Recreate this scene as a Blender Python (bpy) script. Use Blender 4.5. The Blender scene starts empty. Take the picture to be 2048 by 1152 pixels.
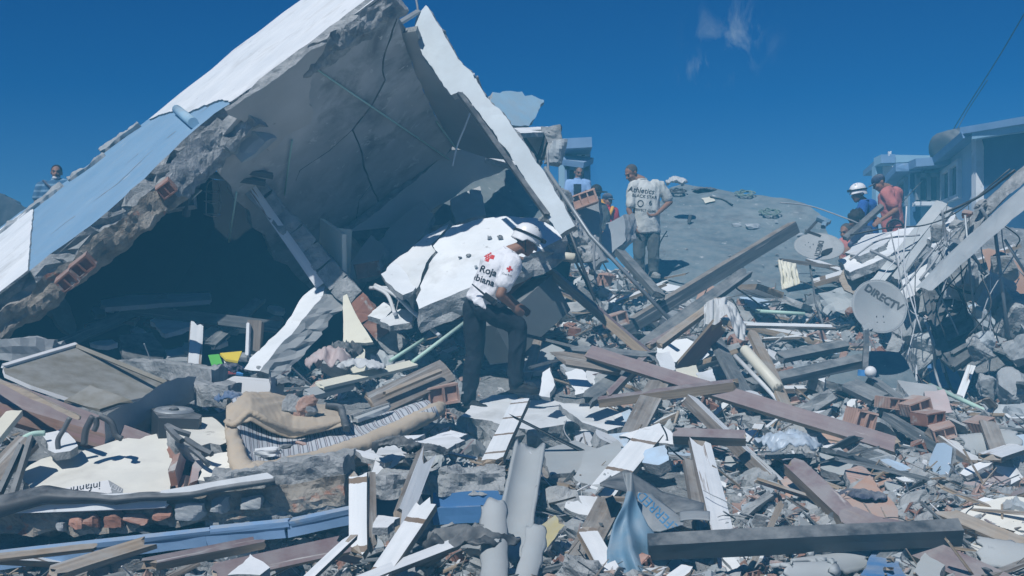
import bpy, bmesh, math, random
import numpy as np
from mathutils import Vector, Matrix, noise, geometry
from mathutils.bvhtree import BVHTree

R = math.radians
scene = bpy.context.scene
col = scene.collection
rng = random.Random(7)

# ------------------------------------------------------------------ camera, sky, sun, exposure
F = 2276.0           # focal length in photo pixels (40 mm lens, 2048 px wide)
HZ = 680.0           # photo row of the horizon
CAMZ = 1.6
CAM = Vector((0, 0, CAMZ))
cd = bpy.data.cameras.new('camera')
cd.sensor_width = 36.0
cd.lens = 36.0 * F / 2048.0
cd.shift_y = (HZ - 576.0) / 2048.0
cd.clip_start = 0.1
cd.clip_end = 3000
cam = bpy.data.objects.new('camera', cd)
cam.location = CAM
cam.rotation_euler = (R(90), 0, 0)
col.objects.link(cam)
scene.camera = cam

SUN = Vector((-0.29, -0.57, 0.77)).normalized()
world = bpy.data.worlds.new('World')
scene.world = world
world.use_nodes = True
wn, wl = world.node_tree.nodes, world.node_tree.links
wn.clear()
wo = wn.new('ShaderNodeOutputWorld')
wb = wn.new('ShaderNodeBackground')
sky = wn.new('ShaderNodeTexSky')
sky.sky_type = 'NISHITA'
sky.sun_disc = False
sky.sun_elevation = math.asin(SUN.z)
sky.sun_rotation = math.atan2(SUN.x, SUN.y)
sky.altitude = 2600
sky.air_density = 1.0
sky.dust_density = 0.6
sky.ozone_density = 3.0
# deep, saturated high-altitude blue; one wisp of thin cloud high on the right
hs = wn.new('ShaderNodeHueSaturation')
hs.inputs['Saturation'].default_value = 1.5
hs.inputs['Hue'].default_value = .514
hs.inputs['Value'].default_value = 1.0
wl.new(sky.outputs[0], hs.inputs['Color'])
tc = wn.new('ShaderNodeTexCoord')
def wmath(op, a, b=None):
    n = wn.new('ShaderNodeMath'); n.operation = op
    for i, v in enumerate((a, b)):
        if v is None: continue
        if isinstance(v, (int, float)): n.inputs[i].default_value = v
        else: wl.new(v, n.inputs[i])
    return n.outputs[0]
def wisp(px, py, rad, sx):
    d = Vector(((px - 1024) / F, 1, (HZ - py) / F)).normalized()
    vm = wn.new('ShaderNodeVectorMath'); vm.operation = 'DISTANCE'
    wl.new(tc.outputs['Generated'], vm.inputs[0]); vm.inputs[1].default_value = d
    mask = wn.new('ShaderNodeMapRange'); mask.interpolation_type = 'SMOOTHSTEP'
    wl.new(vm.outputs['Value'], mask.inputs[0])
    mask.inputs[1].default_value = rad; mask.inputs[2].default_value = rad * 0.1
    mp = wn.new('ShaderNodeMapping'); mp.inputs['Scale'].default_value = (sx, 6, sx * .55)
    mp.inputs['Rotation'].default_value = (0, R(25), 0)
    wl.new(tc.outputs['Generated'], mp.inputs[0])
    nz = wn.new('ShaderNodeTexNoise'); nz.inputs['Scale'].default_value = 1.0
    nz.inputs['Detail'].default_value = 9; nz.inputs['Roughness'].default_value = .62
    nz.inputs['Distortion'].default_value = .6
    wl.new(mp.outputs[0], nz.inputs['Vector'])
    rp = wn.new('ShaderNodeMapRange'); wl.new(nz.outputs['Fac'], rp.inputs[0])
    rp.inputs[1].default_value = .5; rp.inputs[2].default_value = .78
    return wmath('MULTIPLY', rp.outputs[0], mask.outputs[0])
wfac = wmath('MAXIMUM', wisp(1462, 75, .05, 42), wisp(1392, 140, .022, 60))
wfac = wmath('MULTIPLY', wfac, .42)
mxw = wn.new('ShaderNodeMixRGB'); wl.new(wfac, mxw.inputs[0]); wl.new(hs.outputs[0], mxw.inputs[1])
mxw.inputs[2].default_value = (7.5, 9, 10, 1)
wl.new(mxw.outputs[0], wb.inputs['Color'])
wb.inputs['Strength'].default_value = 0.062
wl.new(wb.outputs[0], wo.inputs['Surface'])

sd = bpy.data.lights.new('sun', 'SUN')
sd.energy = 4.4
sd.angle = R(0.55)
sd.color = (1.0, 0.99, 0.965)
sun = bpy.data.objects.new('sun', sd)
sun.rotation_euler = (-SUN).to_track_quat('-Z', 'Y').to_euler()
sun.location = SUN * 60
col.objects.link(sun)

vs = scene.view_settings
vs.view_transform = 'Standard'
vs.look = 'None'
vs.exposure = 0.0
vs.gamma = 1.0
vs.use_curve_mapping = False
scene.cycles.max_bounces = 6
scene.cycles.diffuse_bounces = 3
scene.cycles.transparent_max_bounces = 6

# ------------------------------------------------------------------ geometry helpers
def ray(px, py):
    return Vector(((px - 1024) / F, 1.0, (HZ - py) / F))
def P(px, py, d):
    return CAM + ray(px, py) * d
def plane(a, b, c):
    a, b, c = P(*a), P(*b), P(*c)
    n = (b - a).cross(c - a).normalized()
    if n.dot(CAM - a) < 0: n = -n
    return a, n
def onp(px, py, pl):
    d = ray(px, py)
    t = pl[1].dot(pl[0] - CAM) / pl[1].dot(d)
    return CAM + d * t
def fbm(p, s=1.0, o=4):
    return noise.fractal(Vector(p) * s, 1.0, 2.0, o)
def rnd(a, b): return rng.uniform(a, b)

def mk(name, verts, faces, mats, mi=None, parent=None, smooth=False, origin=None, keep=False):
    """one mesh object with its origin at the middle of its base (or at the given point)"""
    V = np.array([tuple(v) for v in verts], dtype=float)
    if keep: o0 = np.zeros(3)
    elif origin is not None: o0 = np.array(tuple(origin))
    else:
        o0 = (V.min(0) + V.max(0)) / 2; o0[2] = V[:, 2].min()
    me = bpy.data.meshes.new(name)
    me.from_pydata([tuple(v) for v in (V - o0)], [], [tuple(f) for f in faces])
    for m in (mats if isinstance(mats, (list, tuple)) else [mats]): me.materials.append(m)
    if mi is not None: me.polygons.foreach_set('material_index', list(mi))
    if smooth: me.polygons.foreach_set('use_smooth', [True] * len(me.polygons))
    me.update()
    o = bpy.data.objects.new(name, me)
    o.location = o0
    col.objects.link(o)
    if parent is not None: adopt(o, parent)
    return o
def adopt(o, parent):
    o.parent = parent
    w = Vector(parent.location); q = parent.parent
    while q is not None: w += Vector(q.location); q = q.parent
    o.location = Vector(o.location) - w
def tag(o, label, cat, group=None, kind=None):
    o['label'] = label; o['category'] = cat
    if group: o['group'] = group
    o['kind'] = kind or 'thing'
    return o
def structure(o): o['kind'] = 'structure'; return o
def stuff(o): o['kind'] = 'stuff'; return o
def empty(name, loc, label, cat, group=None):
    o = bpy.data.objects.new(name, None)
    o.location = loc; o.empty_display_size = .1
    col.objects.link(o)
    return tag(o, label, cat, group)

class MB:
    """collects shapes for ONE mesh"""
    def __init__(s): s.v = []; s.f = []; s.m = []
    def add(s, v, f, m=0):
        b = len(s.v); s.v += [Vector(x) for x in v]; s.f += [tuple(i + b for i in q) for q in f]
        s.m += ([m] * len(f) if isinstance(m, int) else list(m)); return s
    def box(s, c, sz, rot=None, m=0):
        c = Vector(c); h = Vector(sz) / 2
        v = [Vector((x * h.x, y * h.y, z * h.z)) for x in (-1, 1) for y in (-1, 1) for z in (-1, 1)]
        if rot is not None: v = [rot @ q for q in v]
        return s.add([c + q for q in v], [(0, 1, 3, 2), (4, 6, 7, 5), (0, 4, 5, 1), (2, 3, 7, 6), (0, 2, 6, 4), (1, 5, 7, 3)], m)
    def tube(s, pts, r, n=6, m=0, smooth=True):
        v, f = tube_mesh(pts, r, n, smooth); return s.add(v, f, m)
    def ball(s, c, rad, rot=None, nu=12, nv=8, m=0):
        c = Vector(c); rad = Vector(rad) if not isinstance(rad, (int, float)) else Vector((rad,) * 3)
        v = [Vector((0, 0, 1))]; f = []
        for i in range(1, nv):
            t = math.pi * i / nv
            for j in range(nu):
                a = 2 * math.pi * j / nu
                v.append(Vector((math.sin(t) * math.cos(a), math.sin(t) * math.sin(a), math.cos(t))))
        v.append(Vector((0, 0, -1)))
        for j in range(nu): f.append((0, 1 + j, 1 + (j + 1) % nu))
        for i in range(nv - 2):
            for j in range(nu):
                a = 1 + i * nu + j; b = 1 + i * nu + (j + 1) % nu
                f.append((a, a + nu, b + nu, b))
        L = len(v) - 1; q = 1 + (nv - 2) * nu
        for j in range(nu): f.append((L, q + (j + 1) % nu, q + j))
        out = []
        for p in v:
            p = Vector((p.x * rad.x, p.y * rad.y, p.z * rad.z))
            out.append(c + (rot @ p if rot is not None else p))
        return s.add(out, f, m)
    def build(s, name, mats, parent=None, smooth=False, **k):
        return mk(name, s.v, s.f, mats, s.m, parent, smooth, **k)

def spline(pts, n=6):
    pts = [Vector(p) for p in pts]
    if len(pts) < 3: return pts
    out = []
    e = [pts[0] * 2 - pts[1]] + pts + [pts[-1] * 2 - pts[-2]]
    for i in range(1, len(e) - 2):
        for k in range(n):
            t = k / n; a, b, c, d = e[i - 1], e[i], e[i + 1], e[i + 2]
            out.append(.5 * ((2 * b) + (c - a) * t + (2 * a - 5 * b + 4 * c - d) * t * t + (3 * b - a - 3 * c + d) * t ** 3))
    out.append(pts[-1]); return out
def tube_mesh(pts, r, n=6, smooth=True):
    pts = spline(pts) if smooth else [Vector(p) for p in pts]
    L = len(pts); rr = r if isinstance(r, (list, tuple)) else [r] * L
    if len(rr) != L: rr = [rr[0] + (rr[-1] - rr[0]) * i / (L - 1) for i in range(L)]
    v = []; f = []; u = None
    for i, p in enumerate(pts):
        t = (pts[min(i + 1, L - 1)] - pts[max(i - 1, 0)])
        t = t.normalized() if t.length > 1e-9 else Vector((0, 0, 1))
        if u is None: u = t.orthogonal().normalized()
        u = (u - t * u.dot(t)); u = u.normalized() if u.length > 1e-6 else t.orthogonal().normalized()
        w = t.cross(u)
        for k in range(n):
            a = 2 * math.pi * k / n
            v.append(p + (u * math.cos(a) + w * math.sin(a)) * rr[i])
    for i in range(L - 1):
        for k in range(n):
            a = i * n + k; b = i * n + (k + 1) % n
            f.append((a, b, b + n, a + n))
    f.append(tuple(range(n))[::-1]); f.append(tuple((L - 1) * n + k for k in range(n)))
    return v, f
def tube(name, pts, r, mat, parent=None, n=6, smooth=True):
    v, f = tube_mesh(pts, r, n, smooth)
    o = mk(name, v, f, mat, None, parent, True)
    for p in list(o.data.polygons)[-2:]: p.use_smooth = False
    return o

def resample(pts, seg, jag, u, w, closed=True):
    out = []; N = len(pts)
    for i in range(N if closed else N - 1):
        a, b = pts[i], pts[(i + 1) % N]
        n = max(1, int((b - a).length / seg))
        for k in range(n):
            p = a.lerp(b, k / n)
            if k and jag:
                p = p + u * (fbm(p, 5.0, 3) * jag * 1.6 + rnd(-1, 1) * jag * .4) + w * (fbm(p + Vector((9, 3, 7)), 5.0, 3) * jag * 1.6 + rnd(-1, 1) * jag * .4)
            out.append(p)
    return out
def slab_mesh(pts, n, thick, jag=.02, seg=.08, rough=.02, dirv=None, layers=None):
    """a plate: outline pts (3-D, in one plane with normal n), broken sides running down along dirv"""
    n = n.normalized(); u = n.orthogonal().normalized(); w = n.cross(u)
    dirv = (-n if dirv is None else dirv.normalized()) * thick
    loop = resample(pts, seg, jag, u, w)
    N = len(loop); K = layers or max(1, min(6, int(thick / .05)))
    v = []; f = []; mi = []
    for k in range(K + 1):
        t = k / K
        for p in loop:
            q = p + dirv * t
            if k:
                e = rough * (1 if k < K else .7)
                q = q + u * (fbm(q, 9, 3) * e * 1.5 + rnd(-e, e) * .5) + w * (fbm(q + Vector((5, 1, 2)), 9, 3) * e * 1.5 + rnd(-e, e) * .5) + n * (rnd(-e, e) * .3 if k < K else 0)
            v.append(q)
    tri = geometry.tessellate_polygon([loop])
    for t in tri:
        a, b, c = (loop[i] for i in t)
        t = tuple(t) if (b - a).cross(c - a).dot(n) > 0 else tuple(t)[::-1]
        f.append(t); mi.append(0)
        f.append(tuple(i + K * N for i in t[::-1])); mi.append(2)
    ccw = sum((loop[i].cross(loop[(i + 1) % N]) for i in range(N)), Vector()).dot(n) > 0
    for k in range(K):
        for i in range(N):
            j = (i + 1) % N
            q = (k * N + i, (k + 1) * N + i, (k + 1) * N + j, k * N + j)
            f.append(q if ccw else q[::-1]); mi.append(1)
    return v, f, mi
def slab(name, outline, pl, thick, mats, parent=None, **k):
    pts = [onp(x, y, pl) for x, y in outline]
    v, f, mi = slab_mesh(pts, pl[1], thick, **k)
    if not isinstance(mats, (list, tuple)): mats = [mats] * 3
    if len(mats) == 2: mats = [mats[0], mats[1], mats[1]]
    return mk(name, v, f, mats, mi, parent)

def rough_bar(name, path, u, w, mats, parent=None, amp=.04, seg=.06, fs=4.0, taper=None, m_fn=None):
    """a broken, lumpy bar along a path of 3-D points: full width vectors u and w"""
    path = [Vector(p) for p in path]; dense = []
    for i in range(len(path) - 1):
        n = max(1, int((path[i + 1] - path[i]).length / seg))
        dense += [path[i].lerp(path[i + 1], k / n) for k in range(n)]
    dense.append(path[-1])
    nu = max(2, int(u.length / seg)); nw = max(2, int(w.length / seg))
    ring = [(-.5 + i / nu, -.5) for i in range(nu)] + [(.5, -.5 + i / nw) for i in range(nw)] + [(.5 - i / nu, .5) for i in range(nu)] + [(-.5, .5 - i / nw) for i in range(nw)]
    N = len(ring); v = []; f = []; mi = []
    for i, p in enumerate(dense):
        for a, b in ring:
            q = p + u * a + w * b
            out = (u * a + w * b).normalized()
            d = fbm(q, fs, 5) * amp * 1.4 + abs(fbm(q + Vector((4, 8, 1)), fs * .4, 2)) * -amp * .8
            t = (dense[min(i + 1, len(dense) - 1)] - dense[max(i - 1, 0)]).normalized()
            v.append(q + out * d + t * (rnd(-1, 1) * seg * .3))
    for i in range(len(dense) - 1):
        for k in range(N):
            j = (k + 1) % N
            f.append((i * N + k, i * N + j, (i + 1) * N + j, (i + 1) * N + k))
            mi.append(0 if m_fn is None else m_fn(k, nu, nw))
    f.append(tuple(range(N))[::-1]); f.append(tuple((len(dense) - 1) * N + k for k in range(N))); mi += [0, 0]
    o = mk(name, v, f, mats, mi, parent)
    return o

def lump_mesh(sz, amp=.12, cuts=5, seed=0, boxy=.7):
    """a broken block: rounded box pushed in and out by noise, with a few flat broken faces"""
    bm = bmesh.new(); bmesh.ops.create_cube(bm, size=2)
    bmesh.ops.subdivide_edges(bm, edges=bm.edges[:], cuts=cuts, use_grid_fill=True)
    rr = random.Random(seed); off = Vector((rr.uniform(0, 90), rr.uniform(0, 90), rr.uniform(0, 90)))
    cutp = [(Vector((rr.gauss(0, 1), rr.gauss(0, 1), rr.gauss(0, 1))).normalized(), rr.uniform(.72, 1.0)) for _ in range(6)]
    for v in bm.verts:
        c = v.co.copy(); s = c.normalized() * 1.25
        p = c * boxy + s * (1 - boxy)
        for nn, dd in cutp:
            e = p.dot(nn) - dd
            if e > 0: p = p - nn * e
        p = p * (1 + fbm(p + off, 1.3, 5) * amp * 1.6)
        v.co = Vector((p.x * sz[0] / 2, p.y * sz[1] / 2, p.z * sz[2] / 2))
    V = [v.co.copy() for v in bm.verts]; bm.verts.index_update()
    Fc = [tuple(v.index for v in q.verts) for q in bm.faces]; bm.free()
    return V, Fc
def lump(name, c, sz, mat, parent=None, rot=(0, 0, 0), amp=.12, cuts=6, seed=None, boxy=.75):
    V, Fc = lump_mesh(sz, amp, cuts, rng.randrange(10 ** 6) if seed is None else seed, boxy)
    from mathutils import Euler
    m = Euler(rot).to_matrix(); c = Vector(c)
    return mk(name, [c + m @ v for v in V], Fc, mat, None, parent)

def beam_mesh(L, w, t, jag=(.01, .01), nseg=None, warp=.004, bend=0.0, taper=1.0):
    """a timber along +X: w wide (Y), t thick (Z), splintered ends; slots 0 wide, 1 narrow, 2 ends"""
    nseg = nseg or max(3, int(L / .18))
    ring = []
    nw = 4
    for i in range(nw): ring.append((-.5 + i / nw, -.5))
    ring += [(.5, -.5), (.5, 0)]
    for i in range(nw): ring.append((.5 - i / nw, .5))
    ring += [(-.5, .5), (-.5, 0)]
    N = len(ring); v = []; f = []; mi = []
    off = Vector((rnd(0, 50), rnd(0, 50), 0))
    e0 = [rnd(-1, 1) * jag[0] for _ in range(nw + 1)]; e1 = [rnd(-1, 1) * jag[1] for _ in range(nw + 1)]
    for i in range(nseg + 1):
        x = L * i / nseg
        for a, b in ring:
            k = int(round((a + .5) * nw)); xx = x
            if i == 0: xx += e0[k] + rnd(-.2, .2) * jag[0]
            if i == nseg: xx += e1[k] + rnd(-.2, .2) * jag[1]
            tp = 1 + (taper - 1) * i / nseg
            nz = noise.noise(Vector((xx * 2, a * 3, b * 3)) + off) * warp
            v.append(Vector((xx, a * w * tp + nz, b * t + noise.noise(Vector((xx * 1.5, 7, b)) + off) * warp + bend * 4 * (i / nseg) * (1 - i / nseg))))
    for i in range(nseg):
        for k in range(N):
            j = (k + 1) % N
            f.append((i * N + k, i * N + j, (i + 1) * N + j, (i + 1) * N + k)[::-1])
            mi.append(0 if (k < nw or nw + 2 <= k < 2 * nw + 2) else 1)
    f.append(tuple(range(N))); f.append(tuple(nseg * N + k for k in range(N))[::-1]); mi += [2, 2]
    return v, f, mi
def beam(name, a, b, w, t, mats, face=(0, -.6, .8), parent=None, jag=(.012, .012), bend=0.0, warp=.004, taper=1.0):
    """a timber between two pixel+depth points; w, t in metres; face = where its wide side looks"""
    A = P(*a) if len(a) == 3 and not isinstance(a, Vector) else a
    B = P(*b) if len(b) == 3 and not isinstance(b, Vector) else b
    x = (B - A); L = x.length; x.normalize()
    z = Vector(face); z = (z - x * z.dot(x)).normalized(); y = z.cross(x)
    v, f, mi = beam_mesh(L, w, t, jag, bend=bend, warp=warp, taper=taper)
    if not isinstance(mats, (list, tuple)): mats = [mats] * 3
    if len(mats) == 2: mats = [mats[0], mats[0], mats[1]]
    o = mk(name, v, f, mats, mi, None, keep=True)
    o.matrix_world = Matrix((x, y, z)).transposed().to_4x4()
    o.matrix_world.translation = A
    M4 = Matrix((x, y, z)).transposed().to_4x4(); M4.translation = A
    o.location = A; o.rotation_mode = 'XYZ'; o.rotation_euler = M4.to_euler()
    if parent is not None: adopt(o, parent)
    return o
def grid_sheet(name, fn, nu, nv, mats, parent=None, thick=.004, smooth=True, mi_fn=None):
    """a sheet with thickness from fn(u, v) -> point, both 0..1"""
    pts = [[Vector(fn(i / nu, j / nv)) for j in range(nv + 1)] for i in range(nu + 1)]
    v = []; f = []; mi = []
    W = nv + 1; nr = []
    for i in range(nu + 1):
        for j in range(nv + 1):
            a = pts[min(i + 1, nu)][j] - pts[max(i - 1, 0)][j]; b = pts[i][min(j + 1, nv)] - pts[i][max(j - 1, 0)]
            n = a.cross(b); nr.append(n.normalized() if n.length > 1e-12 else Vector((0, 0, 1)))
            v.append(pts[i][j])
    S = len(v); v += [p - n * thick for p, n in zip(v[:S], nr)]
    for i in range(nu):
        for j in range(nv):
            q = (i * W + j, (i + 1) * W + j, (i + 1) * W + j + 1, i * W + j + 1)
            m = 0 if mi_fn is None else mi_fn((i + .5) / nu, (j + .5) / nv)
            f.append(q); mi.append(m); f.append(tuple(k + S for k in q[::-1])); mi.append(m)
    edge = [i * W for i in range(nu + 1)] + [nu * W + j for j in range(1, nv + 1)] + [i * W + nv for i in range(nu - 1, -1, -1)] + [j for j in range(nv - 1, 0, -1)]
    for a, b in zip(edge, edge[1:] + edge[:1]): f.append((b, a, a + S, b + S)); mi.append(0)
    return mk(name, v, f, mats, mi, parent, smooth)

# ------------------------------------------------------------------ materials
def mat(name, cols, scale=3.0, detail=8, rough=.85, bump=.4, bscale=14, dist=.01, stretch=None, spots=None, spots2=None,
        metallic=0.0, var=.08, wave=None, bands=None, coarse=None, spec=.3, dust=.55):
    m = bpy.data.materials.new(name); m.use_nodes = True
    N, L = m.node_tree.nodes, m.node_tree.links
    b = N['Principled BSDF']
    b.inputs['Roughness'].default_value = rough; b.inputs['Metallic'].default_value = metallic
    b.inputs['Specular IOR Level'].default_value = spec
    tcn = N.new('ShaderNodeTexCoord'); oi = N.new('ShaderNodeObjectInfo')
    mul = N.new('ShaderNodeMath'); mul.operation = 'MULTIPLY'; mul.inputs[1].default_value = 37.0; L.new(oi.outputs['Random'], mul.inputs[0])
    add = N.new('ShaderNodeVectorMath'); add.operation = 'ADD'; L.new(tcn.outputs['Object'], add.inputs[0]); L.new(mul.outputs[0], add.inputs[1])
    vec = add.outputs[0]
    if stretch:
        mp = N.new('ShaderNodeMapping'); mp.inputs['Scale'].default_value = stretch; L.new(vec, mp.inputs[0]); svec = mp.outputs[0]
    else: svec = vec
    def nz(s, d=detail, v=svec, r=.55, dis=0.0):
        n = N.new('ShaderNodeTexNoise'); n.inputs['Scale'].default_value = s; n.inputs['Detail'].default_value = d
        n.inputs['Roughness'].default_value = r; n.inputs['Distortion'].default_value = dis; L.new(v, n.inputs['Vector']); return n.outputs['Fac']
    def ramp(fac, stops):
        r = N.new('ShaderNodeValToRGB'); e = r.color_ramp.elements
        while len(e) < len(stops): e.new(.5)
        for k, (p, c) in zip(e, stops): k.position = p; k.color = tuple(c) + (1,) if len(c) == 3 else c
        L.new(fac, r.inputs[0]); return r.outputs[0]
    def mix(fac, a, c):
        x = N.new('ShaderNodeMixRGB'); L.new(fac, x.inputs[0]); L.new(a, x.inputs[1])
        if isinstance(c, tuple): x.inputs[2].default_value = c + (1,)
        else: L.new(c, x.inputs[2])
        return x.outputs[0]
    if len(cols) == 2 and not isinstance(cols[0][0], (int, float)): cols = [(.32, cols[0]), (.68, cols[1])]
    c = ramp(nz(scale), cols)
    for sp in (spots, spots2):
        if sp:
            sc, ss, lo, hi = sp
            c = mix(ramp(nz(ss, 6, svec if len(sp) == 4 else vec, .6, .4), [(lo, (0, 0, 0)), (hi, (1, 1, 1))]), c, sc)
    if bands:   # bare strips across a painted board: (colour, spacing, share)
        bc, gap, share = bands
        sx = N.new('ShaderNodeSeparateXYZ'); L.new(vec, sx.inputs[0])
        wob = N.new('ShaderNodeMath'); wob.operation = 'MULTIPLY_ADD'; L.new(nz(25, 3, vec), wob.inputs[0]); wob.inputs[1].default_value = .03; L.new(sx.outputs[0], wob.inputs[2])
        dv = N.new('ShaderNodeMath'); dv.operation = 'DIVIDE'; L.new(wob.outputs[0], dv.inputs[0]); dv.inputs[1].default_value = gap
        fr = N.new('ShaderNodeMath'); fr.operation = 'FRACT'; L.new(dv.outputs[0], fr.inputs[0])
        lt = N.new('ShaderNodeMath'); lt.operation = 'LESS_THAN'; L.new(fr.outputs[0], lt.inputs[0]); lt.inputs[1].default_value = share
        c = mix(lt.outputs[0], c, bc)
    hsv = N.new('ShaderNodeHueSaturation'); L.new(c, hsv.inputs['Color'])
    mr = N.new('ShaderNodeMapRange'); L.new(oi.outputs['Random'], mr.inputs[0]); mr.inputs[3].default_value = 1 - var; mr.inputs[4].default_value = 1 + var * .6
    L.new(mr.outputs[0], hsv.inputs['Value'])
    if dust:   # pale building dust settled on whatever faces up
        ge = N.new('ShaderNodeNewGeometry'); sz = N.new('ShaderNodeSeparateXYZ'); L.new(ge.outputs['Normal'], sz.inputs[0])
        md = N.new('ShaderNodeMapRange'); L.new(sz.outputs[2], md.inputs[0]); md.inputs[1].default_value = .15; md.inputs[2].default_value = .95; md.inputs[4].default_value = dust
        nd = N.new('ShaderNodeMapRange'); L.new(nz(5.5, 6, vec, .65), nd.inputs[0]); nd.inputs[1].default_value = .36; nd.inputs[2].default_value = .62
        mm = N.new('ShaderNodeMath'); mm.operation = 'MULTIPLY'; L.new(md.outputs[0], mm.inputs[0]); L.new(nd.outputs[0], mm.inputs[1])
        L.new(mix(mm.outputs[0], hsv.outputs[0], (.36, .37, .365)), b.inputs['Base Color'])
    else: L.new(hsv.outputs[0], b.inputs['Base Color'])
    h = nz(bscale, 8, svec, .65)
    if coarse:
        cs, ca = coarse
        ma = N.new('ShaderNodeMath'); ma.operation = 'MULTIPLY_ADD'; L.new(nz(cs, 6, svec, .6, .3), ma.inputs[0]); ma.inputs[1].default_value = ca; L.new(h, ma.inputs[2]); h = ma.outputs[0]
    if wave:
        wv = N.new('ShaderNodeTexWave'); wv.inputs['Scale'].default_value = wave[0]; wv.bands_direction = wave[1]; wv.inputs['Distortion'].default_value = wave[3] if len(wave) > 3 else 0.3
        L.new(vec, wv.inputs['Vector'])
        ma = N.new('ShaderNodeMath'); ma.operation = 'MULTIPLY_ADD'; L.new(wv.outputs['Fac'], ma.inputs[0]); ma.inputs[1].default_value = wave[2]; L.new(h, ma.inputs[2]); h = ma.outputs[0]
    bp = N.new('ShaderNodeBump'); bp.inputs['Strength'].default_value = bump; bp.inputs['Distance'].default_value = dist
    L.new(h, bp.inputs['Height']); L.new(bp.outputs[0], b.inputs['Normal'])
    return m

M = {}
M['plaster'] = mat('white_plaster', [(.3, (.66, .70, .73)), (.7, (.80, .82, .83))], 1.6, rough=.9, bump=.25, bscale=40, dist=.004, spots=((.30, .31, .32), 9, .66, .76), spots2=((.48, .49, .48), 2.2, .54, .80), dust=.16)
M['plaster_cream'] = mat('cream_plaster', [(.3, (.68, .67, .60)), (.7, (.80, .79, .72))], 1.4, rough=.9, bump=.25, bscale=40, dist=.004, spots=((.36, .34, .31), 9, .66, .74), spots2=((.52, .50, .45), 1.8, .54, .85), dust=.16)
M['plaster_blue'] = mat('pale_blue_plaster', [(.3, (.42, .56, .70)), (.7, (.50, .64, .78))], 1.6, rough=.9, bump=.2, bscale=40, dist=.004)
M['broken'] = mat('broken_concrete', [(.25, (.16, .17, .175)), (.5, (.32, .335, .34)), (.75, (.48, .49, .49))], 7, rough=.95, bump=.9, bscale=30, dist=.02, coarse=(6, 2.0), spots=((.6, .6, .58), 16, .66, .72))
M['broken_warm'] = mat('broken_mortar', [(.25, (.13, .11, .09)), (.5, (.28, .25, .21)), (.75, (.42, .39, .34))], 6, rough=.95, bump=.9, bscale=30, dist=.02, coarse=(6, 2.0), spots=((.40, .17, .10), 5, .62, .68))
M['concrete'] = mat('grey_concrete', [(.25, (.22, .24, .255)), (.55, (.33, .35, .36)), (.8, (.44, .455, .46))], 2.2, rough=.92, bump=.5, bscale=26, dist=.008, spots=((.15, .155, .16), 5, .66, .8), spots2=((.6, .62, .62), 14, .70, .76))
M['concrete_pale'] = mat('pale_concrete', [(.25, (.30, .34, .37)), (.6, (.43, .47, .49)), (.8, (.53, .56, .58))], 2.5, rough=.92, bump=.45, bscale=26, dist=.008, spots=((.25, .26, .27), 6, .66, .8))
M['screed'] = mat('grey_floor_screed', [(.2, (.075, .105, .125)), (.5, (.125, .165, .185)), (.8, (.19, .23, .245))], .9, rough=.9, bump=.35, bscale=18, dist=.008, coarse=(2, 1.2), spots=((.09, .10, .11), 1.3, .54, .72), spots2=((.42, .45, .46), 6, .64, .70), dust=.3)
M['mottled'] = mat('mottled_ceiling_concrete', [(.3, (.30, .31, .315)), (.45, (.40, .405, .405)), (.58, (.48, .485, .48)), (.74, (.60, .595, .58))], 1.5, detail=14, rough=.95, bump=.2, bscale=45, dist=.004, spots=((.19, .195, .20), 1.9, .50, .70), spots2=((.54, .54, .52), 6.5, .61, .64), dust=0)
M['wall_blue'] = mat('pale_blue_wall_paint', [(.3, (.17, .31, .46)), (.7, (.215, .36, .51))], 1.6, rough=.85, bump=.2, bscale=30, dist=.004, spots=((.34, .42, .48), 4, .62, .74), spots2=((.16, .27, .38), 2.0, .62, .8), dust=.2)
M['patch'] = mat('old_ceiling_plaster', [(.3, (.42, .41, .39)), (.7, (.52, .51, .49))], 2.0, rough=.9, bump=.3, bscale=20, dist=.006, spots=((.3, .29, .27), 6, .66, .74))
M['grey_wall'] = mat('grey_interior_plaster', [(.3, (.40, .42, .43)), (.7, (.50, .52, .53))], 1.5, rough=.9, bump=.2, bscale=25, dist=.004, spots=((.4, .41, .41), 5, .66, .8))
M['brick'] = mat('orange_brick', [(.25, (.24, .115, .08)), (.55, (.34, .17, .12)), (.8, (.44, .27, .21))], 6, rough=.92, bump=.5, bscale=25, dist=.008, spots=((.48, .47, .45), 7, .60, .68), var=.25)
M['brick_pale'] = mat('dusty_brick', [(.25, (.36, .22, .17)), (.55, (.46, .30, .24)), (.8, (.52, .41, .36))], 5, rough=.92, bump=.5, bscale=25, dist=.008, wave=(9, 'Y', .8, .1), spots=((.55, .55, .53), 5, .56, .68), var=.2)
M['tile_pink'] = mat('pink_floor_tile', [(.3, (.42, .33, .32)), (.7, (.54, .45, .44))], 5, rough=.6, bump=.2, bscale=25, dist=.003, spots=((.55, .55, .55), 4, .58, .75))
M['maroon'] = mat('maroon_paint_timber', [(.3, (.165, .115, .12)), (.7, (.225, .165, .165))], 3, stretch=(.7, 10, 10), rough=.6, bump=.3, bscale=10, dist=.004, spots=((.50, .49, .47), 2.2, .64, .70), spots2=((.30, .23, .17), 1.2, .64, .70))
M['bare'] = mat('bare_pale_timber', [(.25, (.20, .15, .105)), (.6, (.34, .27, .195)), (.8, (.46, .385, .29))], 3, stretch=(.7, 13, 13), rough=.85, bump=.5, bscale=6, dist=.004, spots=((.10, .07, .05), 3.5, .68, .76), spots2=((.40, .40, .39), 1.6, .60, .72))
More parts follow.
